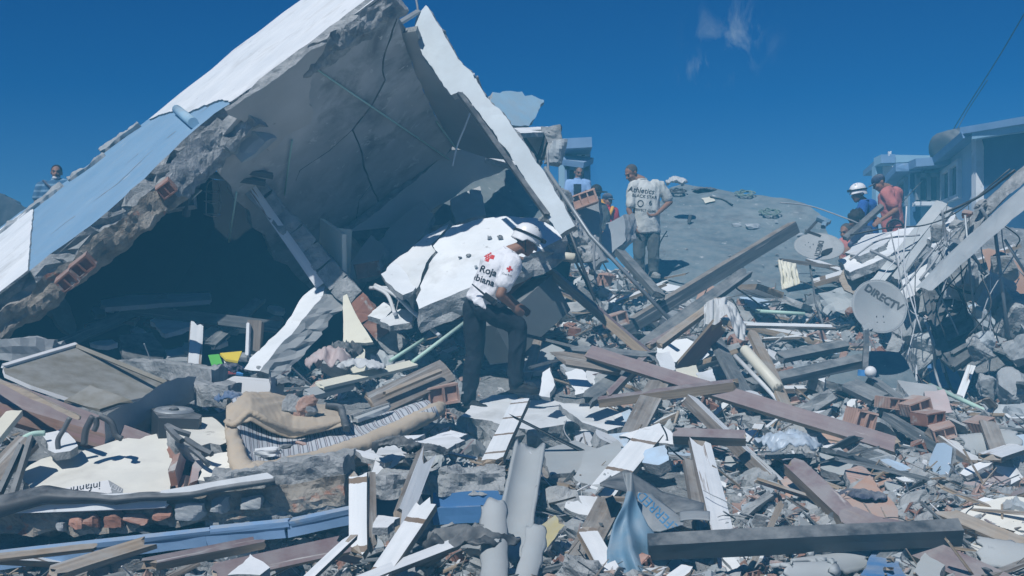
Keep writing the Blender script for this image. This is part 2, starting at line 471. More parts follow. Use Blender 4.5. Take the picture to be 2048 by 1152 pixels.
M['brown'] = mat('weathered_brown_timber', [(.2, (.085, .068, .056)), (.5, (.18, .15, .125)), (.8, (.32, .275, .23))], 3, stretch=(.7, 13, 13), rough=.9, bump=.7, bscale=6, dist=.006, spots=((.045, .035, .03), 2.5, .62, .72), spots2=((.40, .40, .39), 1.6, .60, .72))
M['darkwood'] = mat('dark_grey_timber', [(.25, (.06, .07, .078)), (.6, (.12, .135, .145)), (.85, (.24, .255, .265))], 3, stretch=(.7, 13, 13), rough=.9, bump=.6, bscale=6, dist=.005, spots=((.36, .37, .37), 1.6, .60, .72))
M['white_wood'] = mat('white_painted_timber', [(.3, (.64, .68, .70)), (.7, (.78, .80, .81))], 3, stretch=(.4, 8, 8), rough=.65, bump=.35, bscale=7, dist=.004, spots=((.22, .16, .11), 2.6, .70, .74), spots2=((.45, .45, .43), 1.7, .62, .8), bands=((.20, .145, .10), .43, .09), dust=.16)
M['white_wood_plain'] = mat('white_flaking_timber', [(.3, (.62, .66, .69)), (.7, (.78, .80, .81))], 3, stretch=(.4, 8, 8), rough=.65, bump=.4, bscale=7, dist=.005, spots=((.24, .17, .12), 2.2, .60, .64), spots2=((.45, .45, .43), 1.7, .62, .8), dust=.16)
M['beamwood'] = mat('rusty_brown_plank', [(.25, (.10, .055, .035)), (.55, (.20, .10, .065)), (.8, (.27, .15, .10))], 3, stretch=(.5, 8, 8), rough=.6, bump=.4, bscale=6, dist=.004, spots=((.18, .085, .08), 1.3, .5, .56))
M['steel'] = mat('black_steel', [(.3, (.035, .042, .05)), (.7, (.06, .07, .08))], 3, rough=.5, bump=.2, bscale=20, dist=.003, spots=((.2, .21, .21), 7, .68, .76), spec=.5)
M['grey_metal'] = mat('dull_grey_metal', [(.3, (.26, .29, .31)), (.7, (.36, .39, .41))], 2.5, rough=.5, bump=.15, bscale=10, dist=.004, metallic=.4, spots=((.16, .17, .18), 3, .62, .8))
M['rubber'] = mat('black_rubber', [(.3, (.05, .055, .062)), (.7, (.10, .108, .115))], 1.6, rough=.55, bump=.2, bscale=8, dist=.006, spots=((.22, .23, .24), 1.6, .58, .8))
M['cable'] = mat('black_cable', [(.3, (.018, .02, .022)), (.7, (.03, .032, .035))], 5, rough=.6, bump=.1)
M['cable_grey'] = mat('grey_cable', [(.3, (.28, .30, .32)), (.7, (.38, .40, .42))], 5, rough=.6, bump=.1)
M['cable_white'] = mat('white_cable', [(.3, (.6, .63, .66)), (.7, (.7, .72, .74))], 5, rough=.6, bump=.1)
M['pvc'] = mat('cream_pvc', [(.3, (.58, .56, .46)), (.7, (.66, .64, .54))], 2, rough=.45, bump=.1, spots=((.4, .38, .33), 3, .6, .8), dust=.16)
M['pvc_green'] = mat('pale_green_conduit', [(.3, (.42, .62, .52)), (.7, (.50, .70, .60))], 2, rough=.5, bump=.1)
M['blue_paint'] = mat('blue_wall_paint', [(.3, (.055, .16, .34)), (.7, (.085, .21, .42))], 2, rough=.75, bump=.3, bscale=22, dist=.004, spots=((.28, .32, .36), 5, .68, .76))
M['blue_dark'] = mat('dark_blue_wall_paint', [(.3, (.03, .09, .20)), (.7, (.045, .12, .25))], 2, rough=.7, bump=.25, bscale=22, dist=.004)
M['blue_pale'] = mat('sky_blue_render', [(.3, (.28, .46, .60)), (.7, (.34, .53, .67))], 2, rough=.85, bump=.3, bscale=22, dist=.004)
M['blue_moulding'] = mat('steel_blue_moulding', [(.3, (.16, .28, .46)), (.7, (.22, .35, .54))], 3, rough=.7, bump=.3, bscale=22, dist=.004, spots=((.32, .34, .36), 5, .64, .74))
M['fibro'] = mat('fibre_cement', [(.3, (.33, .36, .37)), (.7, (.43, .455, .46))], 2, rough=.9, bump=.3, bscale=20, dist=.005, spots=((.2, .21, .22), 4, .68, .76))
M['door'] = mat('cream_door_paint', [(.3, (.66, .64, .52)), (.7, (.74, .72, .60))], 1.5, rough=.55, bump=.1, bscale=14, dist=.003, spots=((.5, .47, .38), 3, .66, .8), dust=.16)
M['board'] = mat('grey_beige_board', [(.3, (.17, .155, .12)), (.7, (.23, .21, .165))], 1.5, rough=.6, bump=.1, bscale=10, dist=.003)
M['white_board'] = mat('white_melamine', [(.3, (.72, .73, .73)), (.7, (.80, .81, .81))], 1.5, rough=.5, bump=.05, spots=((.55, .55, .54), 3, .66, .8), dust=.16)
M['panel_pale'] = mat('pale_wall_paint', [(.3, (.46, .52, .55)), (.7, (.55, .61, .64))], 1.6, rough=.9, bump=.25, bscale=30, dist=.004, spots=((.3, .32, .33), 6, .68, .76), spots2=((.40, .44, .46), 2.2, .58, .8))
M['void'] = mat('painted_cavity_shade', [(.3, (.012, .013, .015)), (.7, (.022, .024, .026))], 2, rough=.98, bump=.4, bscale=14, dist=.01)  # shade deep in the cavity put into a near-black colour
M['ground'] = mat('rubble_dust', [(.25, (.09, .098, .105)), (.5, (.20, .21, .22)), (.75, (.36, .375, .385))], 5, rough=.97, bump=1.0, bscale=16, dist=.05, coarse=(5, 2), spots=((.40, .24, .18), 6, .66, .70), spots2=((.62, .64, .66), 9, .62, .66))
M['dark_inside'] = mat('shade_painted_plaster', [(.3, (.022, .024, .027)), (.7, (.04, .043, .047))], 2, rough=.95, bump=.5, bscale=14, dist=.01)  # shade of the room interior put into the plaster colour
M['terracotta'] = mat('dusty_roof_tile', [(.25, (.36, .21, .15)), (.6, (.48, .31, .23)), (.85, (.52, .42, .36))], 3, rough=.9, bump=.4, bscale=20, dist=.006)
M['black_plastic'] = mat('black_plastic', [(.3, (.03, .034, .04)), (.7, (.055, .06, .066))], 2, rough=.5, bump=.12, bscale=12, dist=.004, spots=((.2, .21, .22), 4, .64, .8))
M['fabric_white'] = mat('dusty_white_cloth', [(.3, (.50, .52, .53)), (.7, (.62, .64, .65))], 3, rough=.95, bump=.3, bscale=30, dist=.004)
M['glass'] = mat('dark_window_glass', [(.3, (.02, .03, .04)), (.7, (.03, .045, .06))], 1, rough=.08, bump=.0, spec=.6)
# ------------------------------------------------------------------ the ground: one rubble heap that reaches the horizon
YC = ([0, 3, 4.6, 5.5, 6.2, 7, 8, 9, 10.2, 11, 12.5, 14.5, 15.5, 17, 20, 24, 40, 90], [-1.6, -1.35, -1.24, -1.21, -1.16, -1.07, -.94, -.79, -.64, -.52, -.27, .18, .46, .80, 1.25, 1.1, .2, -.6])
YL = ([0, 3, 4.6, 6.4, 6.8, 7.2, 8, 9.5, 11, 12, 14, 20, 24, 40, 90], [-1.6, -1.4, -1.34, -1.38, -1.12, -1.06, -.95, -.68, -.47, -.5, -.6, -.3, .3, 0, -.6])
def sm(a, b, x):
    t = max(0.0, min(1.0, (x - a) / (b - a))); return t * t * (3 - 2 * t)
def ground_z(x, y):
    q = sm(6.8, 9, y)
    w = sm(-.3, .3, x) * (1 - q) + sm(-2.7, -1.3, x) * q
    z = np.interp(y, *YL) * (1 - w) + np.interp(y, *YC) * w
    z += 1.0 * math.exp(-(((x - 6.8) / 2.0) ** 2 + ((y - 16) / 3.0) ** 2)) * (1 if y < 30 else 0)
    z += -.75 * math.exp(-(((x - 4.9) / .55) ** 2 + ((y - 11.6) / 1.0) ** 2))
    z += -.42 * math.exp(-(((x - .1) / .8) ** 2 + ((y - 9.5) / .8) ** 2))
    z += .25 * math.exp(-(((x - 5.3) / 1.2) ** 2 + ((y - 9.2) / 1.2) ** 2))
    if 2 < y < 30: z += .10 * noise.fractal(Vector((x * .9, y * .9, 3.3)), 1, 2, 4)
    return z + CAMZ
def hit_ground(px, py, d0=3.0, d1=26.0):
    d = d0; rx = (px - 1024) / F; rz = (HZ - py) / F
    while d < d1:
        if CAMZ + rz * d < ground_z(rx * d, d):
            return Vector((rx * d, d, ground_z(rx * d, d)))
        d += .06
    return None
def build_ground():
    v = []; f = []
    xs = np.unique(np.concatenate([np.linspace(-400, -12, 9), np.arange(-12, 12.01, .09), np.linspace(12, 400, 9)]))
    ys = np.unique(np.concatenate([np.linspace(-60, 2, 6), np.arange(2, 9, .06), np.arange(9, 22, .09), np.linspace(22, 40, 12), np.linspace(40, 900, 10)]))
    for y in ys:
        for x in xs:
            z = ground_z(x, y)
            if 2 < y < 22 and -12 < x < 12:
                p = Vector((x, y, 0)); z += noise.fractal(p * 3.1, 1, 2.1, 4) * .045 + abs(noise.noise(p * 6.7)) * .04
            v.append((x, y, z))
    W = len(xs)
    for j in range(len(ys) - 1):
        for i in range(W - 1):
            f.append((j * W + i, j * W + i + 1, (j + 1) * W + i + 1, (j + 1) * W + i))
    o = mk('ground', v, f, M['ground']); structure(o)
build_ground()

# ------------------------------------------------------------------ the tilted house (left): a leaning storey, its ceiling and walls
HB = P(330, 600, 12.0)
house = empty('collapsed_house', HB, 'collapsed concrete storey tilted like a tent over a dark cavity', 'house')
# outer wall
wall_pl = plane((0, 585, 11), (740, 8, 11), (0, 450, 16))
wall_out = [(-260, 790), (-120, 680), (0, 586), (60, 541), (100, 508), (180, 452), (250, 392), (310, 335), (380, 268), (430, 226), (462, 206), (520, 166), (600, 105), (680, 52), (742, 8), (778, -20),
            (720, -40), (640, -30), (602, 0), (566, 26), (520, 62), (470, 98), (420, 142), (362, 186), (302, 234), (250, 275), (200, 312), (150, 350), (100, 385), (40, 424), (0, 455), (-120, 548), (-260, 655)]
slab('side_wall', wall_out, wall_pl, .22, [M['wall_blue'], M['broken'], M['dark_inside']], house, jag=.035, seg=.1, rough=.05)
# broken edge of the wall facing us
wn_ = wall_pl[1]
wp_ = (wall_pl[0] + wn_ * .022, wn_)
slab('plaster_coat', [(298, 238), (318, 229), (345, 222), (372, 226), (402, 213), (438, 199), (462, 203), (520, 163), (600, 102), (680, 49), (740, 6), (776, -22), (720, -38), (640, -30), (604, -2), (566, 25), (520, 61), (470, 97), (420, 141), (362, 185)], wp_, .021, [M['plaster'], M['broken'], M['broken']], house, jag=.02, seg=.06, rough=.004, layers=1)
slab('plaster_coat', [(-255, 785), (-120, 676), (0, 583), (55, 541), (60, 480), (66, 418), (40, 428), (0, 458), (-120, 550), (-255, 660)], wp_, .021, [M['plaster'], M['broken'], M['broken']], house, jag=.006, seg=.08, rough=.004, layers=1)
def edge_path(pts, d, dn): return [onp(x, y, wall_pl) + wn_ * dn for x, y in pts]
rough_bar('broken_edge', edge_path([(-240, 800), (-110, 697), (0, 612), (110, 528), (210, 448), (262, 408), (330, 345)], 0, -.17), wn_ * .20, Vector((.06, .18, .03)), M['broken_warm'], house, amp=.05, seg=.03, fs=5)
rough_bar('broken_edge', edge_path([(330, 345), (390, 285), (440, 240), (488, 205)], 0, -.16), wn_ * .25, Vector((.06, .2, .03)), M['broken'], house, amp=.06, seg=.03, fs=5)
rough_bar('broken_edge', edge_path([(486, 200), (540, 160), (620, 100), (700, 48), (760, 4), (785, -16)], 0, -.10), wn_ * .17, Vector((.06, .2, .03)), M['broken'], house, amp=.04, seg=.03, fs=6)
# exposed hollow bricks in the edge
def clay_brick(name, c, ax, up, L, H, D, parent, matl, holes=2):
    ax = Vector(ax).normalized(); up = Vector(up); up = (up - ax * up.dot(ax)).normalized(); dp = ax.cross(up)
    rot = Matrix((ax, dp, up)).transposed(); b = MB(); w = H * .12
    for s in (-1, 1): b.box(c + rot @ Vector((0, 0, s * (H / 2 - w / 2))), (L, D, w), rot)
    for k in range(holes + 1):
        b.box(c + rot @ Vector((-L / 2 + w / 2 + k * (L - w) / holes, 0, 0)), (w, D * .98, H - 2 * w + .002), rot)
    b.box(c + rot @ Vector((0, D * .3, 0)), (L * .97, w, H * .95), rot)
    for i in range(len(b.v)): b.v[i] = b.v[i] + Vector((rnd(-1, 1), rnd(-1, 1), rnd(-1, 1))) * H * .025
    return b.build(name, matl, parent)
e_dir = (onp(740, 8, wall_pl) - onp(0, 586, wall_pl)).normalized()
for px, py, L in ((482, 190, .16), (506, 172, .18), (528, 158, .12), (372, 292, .22), (352, 318, .16), (318, 358, .15), (150, 512, .2), (120, 540, .16)):
    clay_brick('brick', onp(px, py, wall_pl) - wn_ * .12 - Vector((0, .05, 0)), e_dir, wn_, L, .13, .16, house, M['brick'])
# broken concrete coping along the upper edge
for pts in ([(-140, 585), (-10, 480), (60, 424), (128, 372)], [(140, 362), (180, 335), (212, 310)], [(205, 305), (240, 280), (282, 252)]):
    rough_bar('coping', [onp(x, y, wall_pl) + wn_ * -.01 + Vector((-.03, .08, .0)) for x, y in pts], wn_ * .14, Vector((-.12, .27, .06)), M['concrete'], house, amp=.05, seg=.04, fs=5)
tube('drain_pipe', [onp(358, 224, wall_pl) + wn_ * .04, onp(392, 252, wall_pl) + wn_ * .04], .055, M['blue_pale'], house, n=10, smooth=False)
for pts in (((170, 415), (235, 368), (306, 300)), ((330, 280), (352, 262)), ((516, 133), (560, 102), (600, 66)), ((590, 108), (650, 64)), ((440, 178), (478, 150)), ((100, 470), (150, 432)), ((392, 232), (424, 208)), ((636, 42), (664, 20)), ((560, 60), (584, 38)), ((470, 120), (492, 104)), ((250, 330), (276, 308)), ((120, 505), (168, 462))):
    rr_ = [onp(x, y, wall_pl) + wn_ * .003 for x, y in pts]; dense = []
    for i in range(len(rr_) - 1):
        n_ = max(2, int((rr_[i + 1] - rr_[i]).length / .09)); dense += [rr_[i].lerp(rr_[i + 1], k / n_) for k in range(n_)]
    dense.append(rr_[-1]); ev = Vector((-.4, .9, .2)); ev = (ev - wn_ * ev.dot(wn_)).normalized()
    L_ = len(dense); cv = []; cf = []
    for i, p in enumerate(dense):
        p = p + ev * rnd(-.03, .03); h_ = .016 * math.sin(math.pi * (i + .3) / (L_ + .3)) * rnd(.4, 1.3)
        cv += [p - ev * h_, p + ev * h_, p + wn_ * -.002]
    for i in range(L_ - 1): cf += [(i * 3, i * 3 + 3, i * 3 + 4, i * 3 + 1)]
    mk('plaster_crack', cv, cf, M['broken'], None, house)
# solid mass inside the wedge
ceil_pl = plane((0, 640, 11), (770, 0, 11), (905, 295, 14.5))
# ceiling in two slabs with the long crack between them
crack = [(800, 20), (785, 60), (770, 105), (765, 140), (770, 160), (752, 195), (735, 222), (705, 260), (722, 300), (728, 335), (742, 370), (760, 410), (740, 470), (700, 560)]
ceilL = [(425, 300), (455, 258), (530, 172), (640, 92), (770, -8)] + [(x - 1.5, y) for x, y in crack] + [(640, 590), (600, 560), (575, 530), (548, 520), (530, 470), (505, 455), (498, 420), (470, 400), (462, 372), (440, 350), (446, 325)]
ceilR = [(x + 2, y) for x, y in crack][::-1] + [(790, 20), (812, 95), (832, 150), (866, 222), (906, 292), (858, 350), (800, 412), (770, 500), (720, 590)]
slab('ceiling', ceilL, ceil_pl, .10, [M['mottled'], M['broken'], M['dark_inside']], house, jag=.008, seg=.09, rough=.01)
slab('ceiling', ceilR, ceil_pl, .10, [M['mottled'], M['broken'], M['dark_inside']], house, jag=.008, seg=.09, rough=.01)
cn = ceil_pl[1]
def off_pl(pl, d): return (pl[0] + pl[1] * d, pl[1])
slab('added_backing', [(436, 300), (530, 182), (768, 2), (788, 28), (828, 150), (902, 292), (770, 500), (670, 580), (600, 530), (540, 470), (500, 410), (455, 345)], off_pl(ceil_pl, -.105), .10, M['dark_inside'], house, jag=0, rough=0)  # dark backing added to block sky light through the crack
slab('ceiling_plaster', [(452, 222), (532, 172), (600, 120), (690, 58), (684, 84), (664, 112), (640, 134), (625, 146), (622, 172), (620, 202), (627, 226), (622, 246), (600, 258), (572, 270), (556, 292), (540, 304), (512, 268), (480, 240)], off_pl(ceil_pl, .035), .034, [M['patch'], M['broken'], M['broken']], house, jag=.02, seg=.06, rough=.01)
for a, b_ in (((632, 136), (905, 322)), ((581, 276), (566, 386)), ((870, 240), (912, 298)), ((470, 380), (455, 480))):
    tube('conduit', [onp(*a, ceil_pl) + cn * .03, onp(*b_, ceil_pl) + cn * .03], .010, M['pvc_green'], house, smooth=False)
for pts in (((706, 258), (660, 300), (600, 340), (592, 360)), ((742, 370), (718, 400), (712, 440))):
    rough_bar('ceiling_crack', [onp(x, y, ceil_pl) + cn * .002 for x, y in pts], cn * .006, Vector((.006, 0, .007)), M['black_plastic'], house, amp=.003, seg=.05, fs=15)
# the wedge between wall and ceiling, closed at the back
bk = [onp(905, 292, ceil_pl), onp(770, -8, ceil_pl) + Vector((0, .12, 0)), onp(778, -20, wall_pl), onp(602, 0, wall_pl) - wn_ * .25, onp(0, 455, wall_pl) - wn_ * .25, onp(-260, 655, wall_pl) - wn_ * .25, onp(-260, 862, ceil_pl) - cn * .14, onp(200, 790, ceil_pl) - cn * .14, onp(640, 640, ceil_pl) - cn * .14, onp(860, 352, ceil_pl) - cn * .14]
# right wall of the room (a strip in shade) and the sunlit broken wall panel with its long leg
w2 = plane((770, 10, 11.25), (906, 295, 14.6), (925, 185, 12.75))
slab('room_wall', [(768, 8), (792, 42), (806, 66), (832, 62), (850, 122), (880, 160), (902, 192), (924, 182), (985, 262), (1042, 322), (975, 316), (906, 294), (866, 222), (832, 150), (812, 95)], w2, .06, [M['grey_wall'], M['broken'], M['grey_wall']], house, jag=.008, rough=.01)
pan = plane((850, 12, 12.0), (1190, 500, 13.6), (918, 182, 12.5))
pan = (pan[0], Vector((-.30, -.84, .45)).normalized())
slab('wall_panel', [(852, 10), (862, 24), (871, 40), (896, 82), (916, 118), (932, 134), (948, 150), (968, 186), (990, 212), (1003, 222), (1022, 250), (1060, 302), (1100, 364), (1128, 408), (1150, 452), (1120, 470), (1098, 440), (1060, 376), (1024, 318), (990, 268), (958, 224), (924, 184), (902, 190), (884, 164), (868, 140), (850, 116), (836, 84), (828, 56), (832, 36)], pan, .13, [M['panel_pale'], M['broken'], M['grey_wall']], house, jag=.009, seg=.05, rough=.015, dirv=Vector((.25, .95, -.1)))
beam('edge_rail', onp(926, 188, pan) + Vector((-.03, -.03, 0)), onp(1100, 430, pan) + Vector((-.03, -.03, 0)), .05, .03, M['steel'], parent=house)
# steel angles at the top and loose wires
for a, b_ in (((752, 0, 11.3), (826, 82, 12)), ((838, 22, 12), (780, 58, 11.6)), ((770, 44, 11.6), (826, 66, 12.1))):
    beam('steel_angle', a, b_, .06, .03, M['grey_metal'], parent=house)
tube('loose_wire', [P(828, -20, 12), P(834, 8, 12), P(836, 22, 12)], .012, M['cable_grey'], house)
tube('loose_wire', [onp(948, 150, pan) - Vector((0, .05, 0)), P(950, 190, 12.4), P(935, 240, 12.5), P(915, 290, 12.6), P(905, 332, 12.6)], .010, M['cable_white'], house)
tube('loose_wire', [onp(955, 155, pan) - Vector((0, .05, 0)), P(966, 190, 12.5), P(967, 228, 12.6)], .010, M['cable_grey'], house)
# leaning inner floor slabs (in shade) behind
g2 = plane((905, 300, 14.6), (1040, 325, 15.4), (750, 510, 14.4))
slab('inner_slab', [(904, 300), (960, 304), (1032, 322), (1000, 345), (940, 368), (890, 405), (850, 430), (800, 482), (764, 508), (700, 520), (690, 470), (760, 420), (840, 352)], g2, .16, [M['grey_wall'], M['broken'], M['broken']], house, jag=.015, rough=.03)
slab('white_band', [(918, 296), (960, 290), (1040, 286), (1062, 322), (1030, 330), (985, 318), (940, 306)], plane((918, 296, 14.9), (1060, 322, 15.6), (1040, 286, 16.2)), .08, [M['plaster'], M['broken'], M['broken']], house)
g3 = plane((880, 420, 15.2), (1090, 430, 15.8), (1030, 320, 16.6))
slab('inner_slab', [(850, 452), (890, 402), (950, 362), (1030, 322), (1062, 350), (1130, 470), (1000, 440)], g3, .12, [M['screed'], M['broken'], M['broken']], house, jag=.02)
slab('inner_slab', [(700, 470), (740, 400), (785, 380), (800, 470), (745, 520)], plane((700, 470, 14), (800, 470, 14.4), (780, 380, 14.8)), .12, [M['dark_inside'], M['broken'], M['broken']], house)
for pts, d in (([(740, 500), (790, 445), (842, 402), (868, 428), (846, 470), (800, 522), (760, 530)], 14.0), ([(690, 540), (742, 470), (770, 492), (756, 540), (704, 560)], 13.7), ([(820, 520), (860, 470), (900, 440), (912, 452), (850, 510), (836, 540)], 14.2), ([(900, 400), (960, 372), (972, 430), (912, 446)], 14.8)):
    q = plane((pts[0][0], pts[0][1], d), (pts[1][0], pts[1][1], d + .25), (pts[-2][0], pts[-2][1], d - .25))
    slab('inner_slab', pts, q, .10, [M['grey_wall'], M['broken'], M['broken']], house, jag=.02)
# back of the cavity, its shade put into near-black wall colours
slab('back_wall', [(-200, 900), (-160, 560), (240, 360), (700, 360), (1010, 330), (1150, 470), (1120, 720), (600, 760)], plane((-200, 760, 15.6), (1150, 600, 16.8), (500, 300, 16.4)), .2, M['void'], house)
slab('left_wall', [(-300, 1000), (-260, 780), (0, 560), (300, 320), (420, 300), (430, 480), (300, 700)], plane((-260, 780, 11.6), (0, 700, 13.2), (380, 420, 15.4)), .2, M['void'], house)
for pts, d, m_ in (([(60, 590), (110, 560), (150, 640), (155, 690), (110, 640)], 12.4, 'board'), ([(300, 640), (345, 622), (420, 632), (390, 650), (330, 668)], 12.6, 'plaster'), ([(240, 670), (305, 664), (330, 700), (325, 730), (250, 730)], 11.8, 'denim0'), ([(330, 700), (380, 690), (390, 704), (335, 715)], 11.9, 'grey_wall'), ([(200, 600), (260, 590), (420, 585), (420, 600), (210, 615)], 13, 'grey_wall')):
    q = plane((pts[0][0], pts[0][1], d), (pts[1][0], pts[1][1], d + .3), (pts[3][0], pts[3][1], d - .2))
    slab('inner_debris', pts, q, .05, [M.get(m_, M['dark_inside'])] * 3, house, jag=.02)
for i in range(34):
    px = 150 + 420 * rng.random(); py = 600 + 125 * rng.random() ** .7; d = 13.6 - (py - 600) / 125 * 2.2
    if px < 340 and py > 690: continue
    w_, h_ = rnd(14, 46), rnd(6, 18); a_ = rnd(-.5, .5)
    pts = [(px + math.cos(t + a_) * w_ * rnd(.6, 1), py + math.sin(t + a_) * h_ * rnd(.6, 1) - math.cos(t) * a_ * 10) for t in (0, 1.1, 2.2, 3.3, 4.4, 5.4)]
    q = plane((px - w_, py + h_ * .5, d), (px + w_, py + h_ * .5, d + rnd(-.2, .2)), (px, py - h_, d + rnd(.15, .4)))
    slab('inner_debris', pts, q, .05, [rng.choice([M['plaster'], M['grey_wall'], M['concrete'], M['door'], M['brick']])] * 3, house, jag=.02)
for a_, b_ in (((180, 660, 12.5), (330, 600, 13)), ((260, 620, 12.8), (440, 640, 12.4)), ((120, 690, 12), (240, 640, 12.6)), ((420, 690, 11.8), (520, 600, 12.8)), ((440, 640, 12), (560, 655, 12))):
    beam('inner_timber', a_, b_, .12, .05, [M['darkwood']] * 3, face=(0, -1, .3), parent=house, jag=(.04, .04))
# inner beam of bricks with a white strip, leaning across the cavity
fb = empty('brick_beam', P(700, 600, 12.2), 'shaded brick beam slanting down through the dark cavity', 'beam')
A, B = P(470, 330, 12.3), P(800, 700, 12.0)
for k in range(11):
    t0, t1 = k / 11, (k + .93) / 11
    a_, b_ = A.lerp(B, t0), A.lerp(B, t1)
    rough_bar('brick', [a_, b_], Vector((.17, 0, .15)), Vector((-.05, .3, .05)), M['brick'] if k in (0, 8, 9) else M['broken'], fb, amp=.03, seg=.06)
beam('white_strip', P(440, 285, 12.2), P(640, 570, 12.0), .10, .03, [M['white_wood_plain']] * 3, face=(-.2, -1, .2), parent=fb)
beam('white_strip', P(395, 250, 12.1), P(520, 345, 12.1), .16, .03, [M['patch']] * 3, face=(-.2, -1, .2), parent=fb)
# hanging lump from the edge (rough concrete stub), kitchen tile wall, roof battens
tw = plane((240, 425, 12.2), (400, 340, 12.2), (390, 300, 12.6))
slab('tile_wall', [(236, 430), (300, 372), (372, 312), (402, 318), (388, 410), (340, 418), (300, 414)], tw, .05, [M['dark_inside'], M['broken'], M['broken']], house)
ax_ = (onp(300, 372, tw) - onp(236, 430, tw)).normalized(); ay_ = tw[1].cross(ax_)
for i in range(-4, 8):
    for j in range(-3, 4):
        c0 = onp(320, 378, tw) + ax_ * (i * .2) + ay_ * (j * .2)
        q = c0 - CAM; px = 1024 + q.x / q.y * F; py = HZ - q.z / q.y * F
        if 255 < px < 385 and 335 < py < 405 and py > 640 - px * .80:
            rot = Matrix((ax_, ay_, tw[1])).transposed()
            MB().box(c0 + tw[1] * .012, (.192, .192, .012), rot).build('tile', M['door'], house)
rough_bar('hanging_stub', [P(466, 250, 11.3), P(520, 300, 11.4)], Vector((.22, 0, .2)), Vector((.05, .3, .1)), M['concrete_pale'], house, amp=.03)
for a, b_ in (((378, 318, 11.6), (545, 352, 12)), ((392, 345, 11.7), (530, 365, 12)), ((384, 330, 11.6), (372, 432, 11.8))):
    beam('batten', a, b_, .07, .05, M['darkwood'], parent=house)

# ------------------------------------------------------------------ white fallen slab behind the walking man
wp = plane((820, 610, 11.0), (1120, 476, 11.35), (900, 446, 12.35))
o = slab('fallen_slab', [(832, 600), (846, 560), (858, 528), (876, 505), (866, 492), (888, 470), (905, 452), (950, 440), (1004, 432), (1075, 436), (1122, 462), (1132, 472), (1110, 484), (1030, 522), (985, 552), (940, 575), (880, 600), (838, 618)], wp, .24, [M['plaster'], M['broken'], M['broken']], jag=.02, rough=.04, dirv=Vector((.05, .25, -1)))
tag(o, 'large white fallen slab lit by the sun behind the walking rescuer', 'slab')
o = slab('fallen_slab', [(776, 534), (800, 512), (852, 470), (898, 448), (884, 466), (862, 488), (872, 502), (852, 526), (842, 556), (826, 590), (800, 560)], (wp[0] - Vector((0, 0, .06)), wp[1]), .14, [M['plaster'], M['broken'], M['broken']], jag=.02, rough=.03, dirv=Vector((.05, .25, -1)))
tag(o, 'narrow white slab cracked off the left side of the large white slab', 'slab')
o = slab('fallen_slab', [(762, 548), (788, 522), (832, 574), (806, 590), (790, 580)], plane((762, 548, 11.4), (832, 574, 11.2), (788, 522, 11.7)), .06, [M['plaster'], M['broken'], M['broken']])
tag(o, 'small white triangular plate propped left of the cracked white slab', 'slab')
# dark brick soffit under the slab
o = rough_bar('brick_wall', [P(925, 612, 11.7), P(1010, 570, 11.9), P(1090, 505, 12.2)], Vector((0, .05, .25)), Vector((.1, .5, 0)), M['brick'], amp=.04)
tag(o, 'shaded red brick wall stump under the white slab', 'wall')
M['cab_grey'] = mat('grey_cabinet_paint', [(.3, (.13, .15, .16)), (.7, (.18, .20, .21))], 2, rough=.5, bump=.1, spots=((.3, .31, .32), 3, .62, .8))
o = beam('grey_cabinet', (985, 690, 11.1), (1098, 590, 11.7), .36, .42, [M['cab_grey']] * 3, face=(-.5, -.35, .75), jag=(.004, .004))
tag(o, 'grey overturned cabinet lying behind the walking rescuer', 'cabinet')

# ------------------------------------------------------------------ big grey floor slab on the right
gp = plane((1330, 566, 16.0), (1690, 646, 14.6), (1480, 385, 20))
gout = [(1300, 560), (1312, 470), (1322, 415), (1340, 376), (1368, 368), (1398, 377), (1440, 382), (1482, 386), (1520, 389), (1562, 395), (1610, 410), (1640, 430), (1656, 462), (1668, 492), (1686, 540), (1700, 590), (1740, 690), (1560, 690), (1420, 650)]
def gs(u, w):
    # bends down along its right rim
    i = u * 1.0
    x = 1290 + u * 420
    a = np.interp(x, [1290, 1340, 1368, 1440, 1562, 1610, 1640, 1668, 1710], [440, 376, 368, 382, 395, 410, 430, 492, 640])
    b = np.interp(x, [1290, 1420, 1560, 1710], [640, 680, 700, 712])
    y = a + (b - a) * w
    p = onp(x, y, gp)
    return p + gp[1] * (.05 * fbm(p, .8, 3) + .007 * fbm(p, 3.2, 4) - .04 * max(0, .12 - abs(noise.noise(p * 1.1 + Vector((3, 1, 7)))))) + Vector((0, 1, 0)) * 0
o = grid_sheet('floor_slab', lambda u, w: gs(u, 1 - w), 120, 70, M['screed'], None, .28, smooth=False)
tag(o, 'huge grey concrete floor slab tilted up behind the heap', 'slab')
for px, py, sz in ((1472, 452, .16), (1506, 457, .24), (1434, 505, .07), (1378, 512, .08), (1332, 472, .06), (1600, 470, .1), (1366, 519, .05)):
    V, Fc = lump_mesh((sz, sz * .6, sz * .4), .12, 3, rng.randrange(9999))
    c = onp(px, py, gp) + gp[1] * sz * .12
    o = mk('concrete_chunk', [c + q for q in V], Fc, M['concrete_pale']); tag(o, 'loose pale concrete piece lying on the grey tilted slab', 'concrete chunk', 'pieces lying on the grey slab')
o = beam('steel_peg', onp(1377, 446, gp), onp(1377, 446, gp) + Vector((.03, 0, .12)), .05, .05, M['steel']); tag(o, 'short black peg sticking out of the grey tilted slab', 'peg')
M['rope'] = mat('faded_green_rope', [(.3, (.12, .19, .17)), (.7, (.18, .26, .23))], 9, rough=.9, bump=.4)
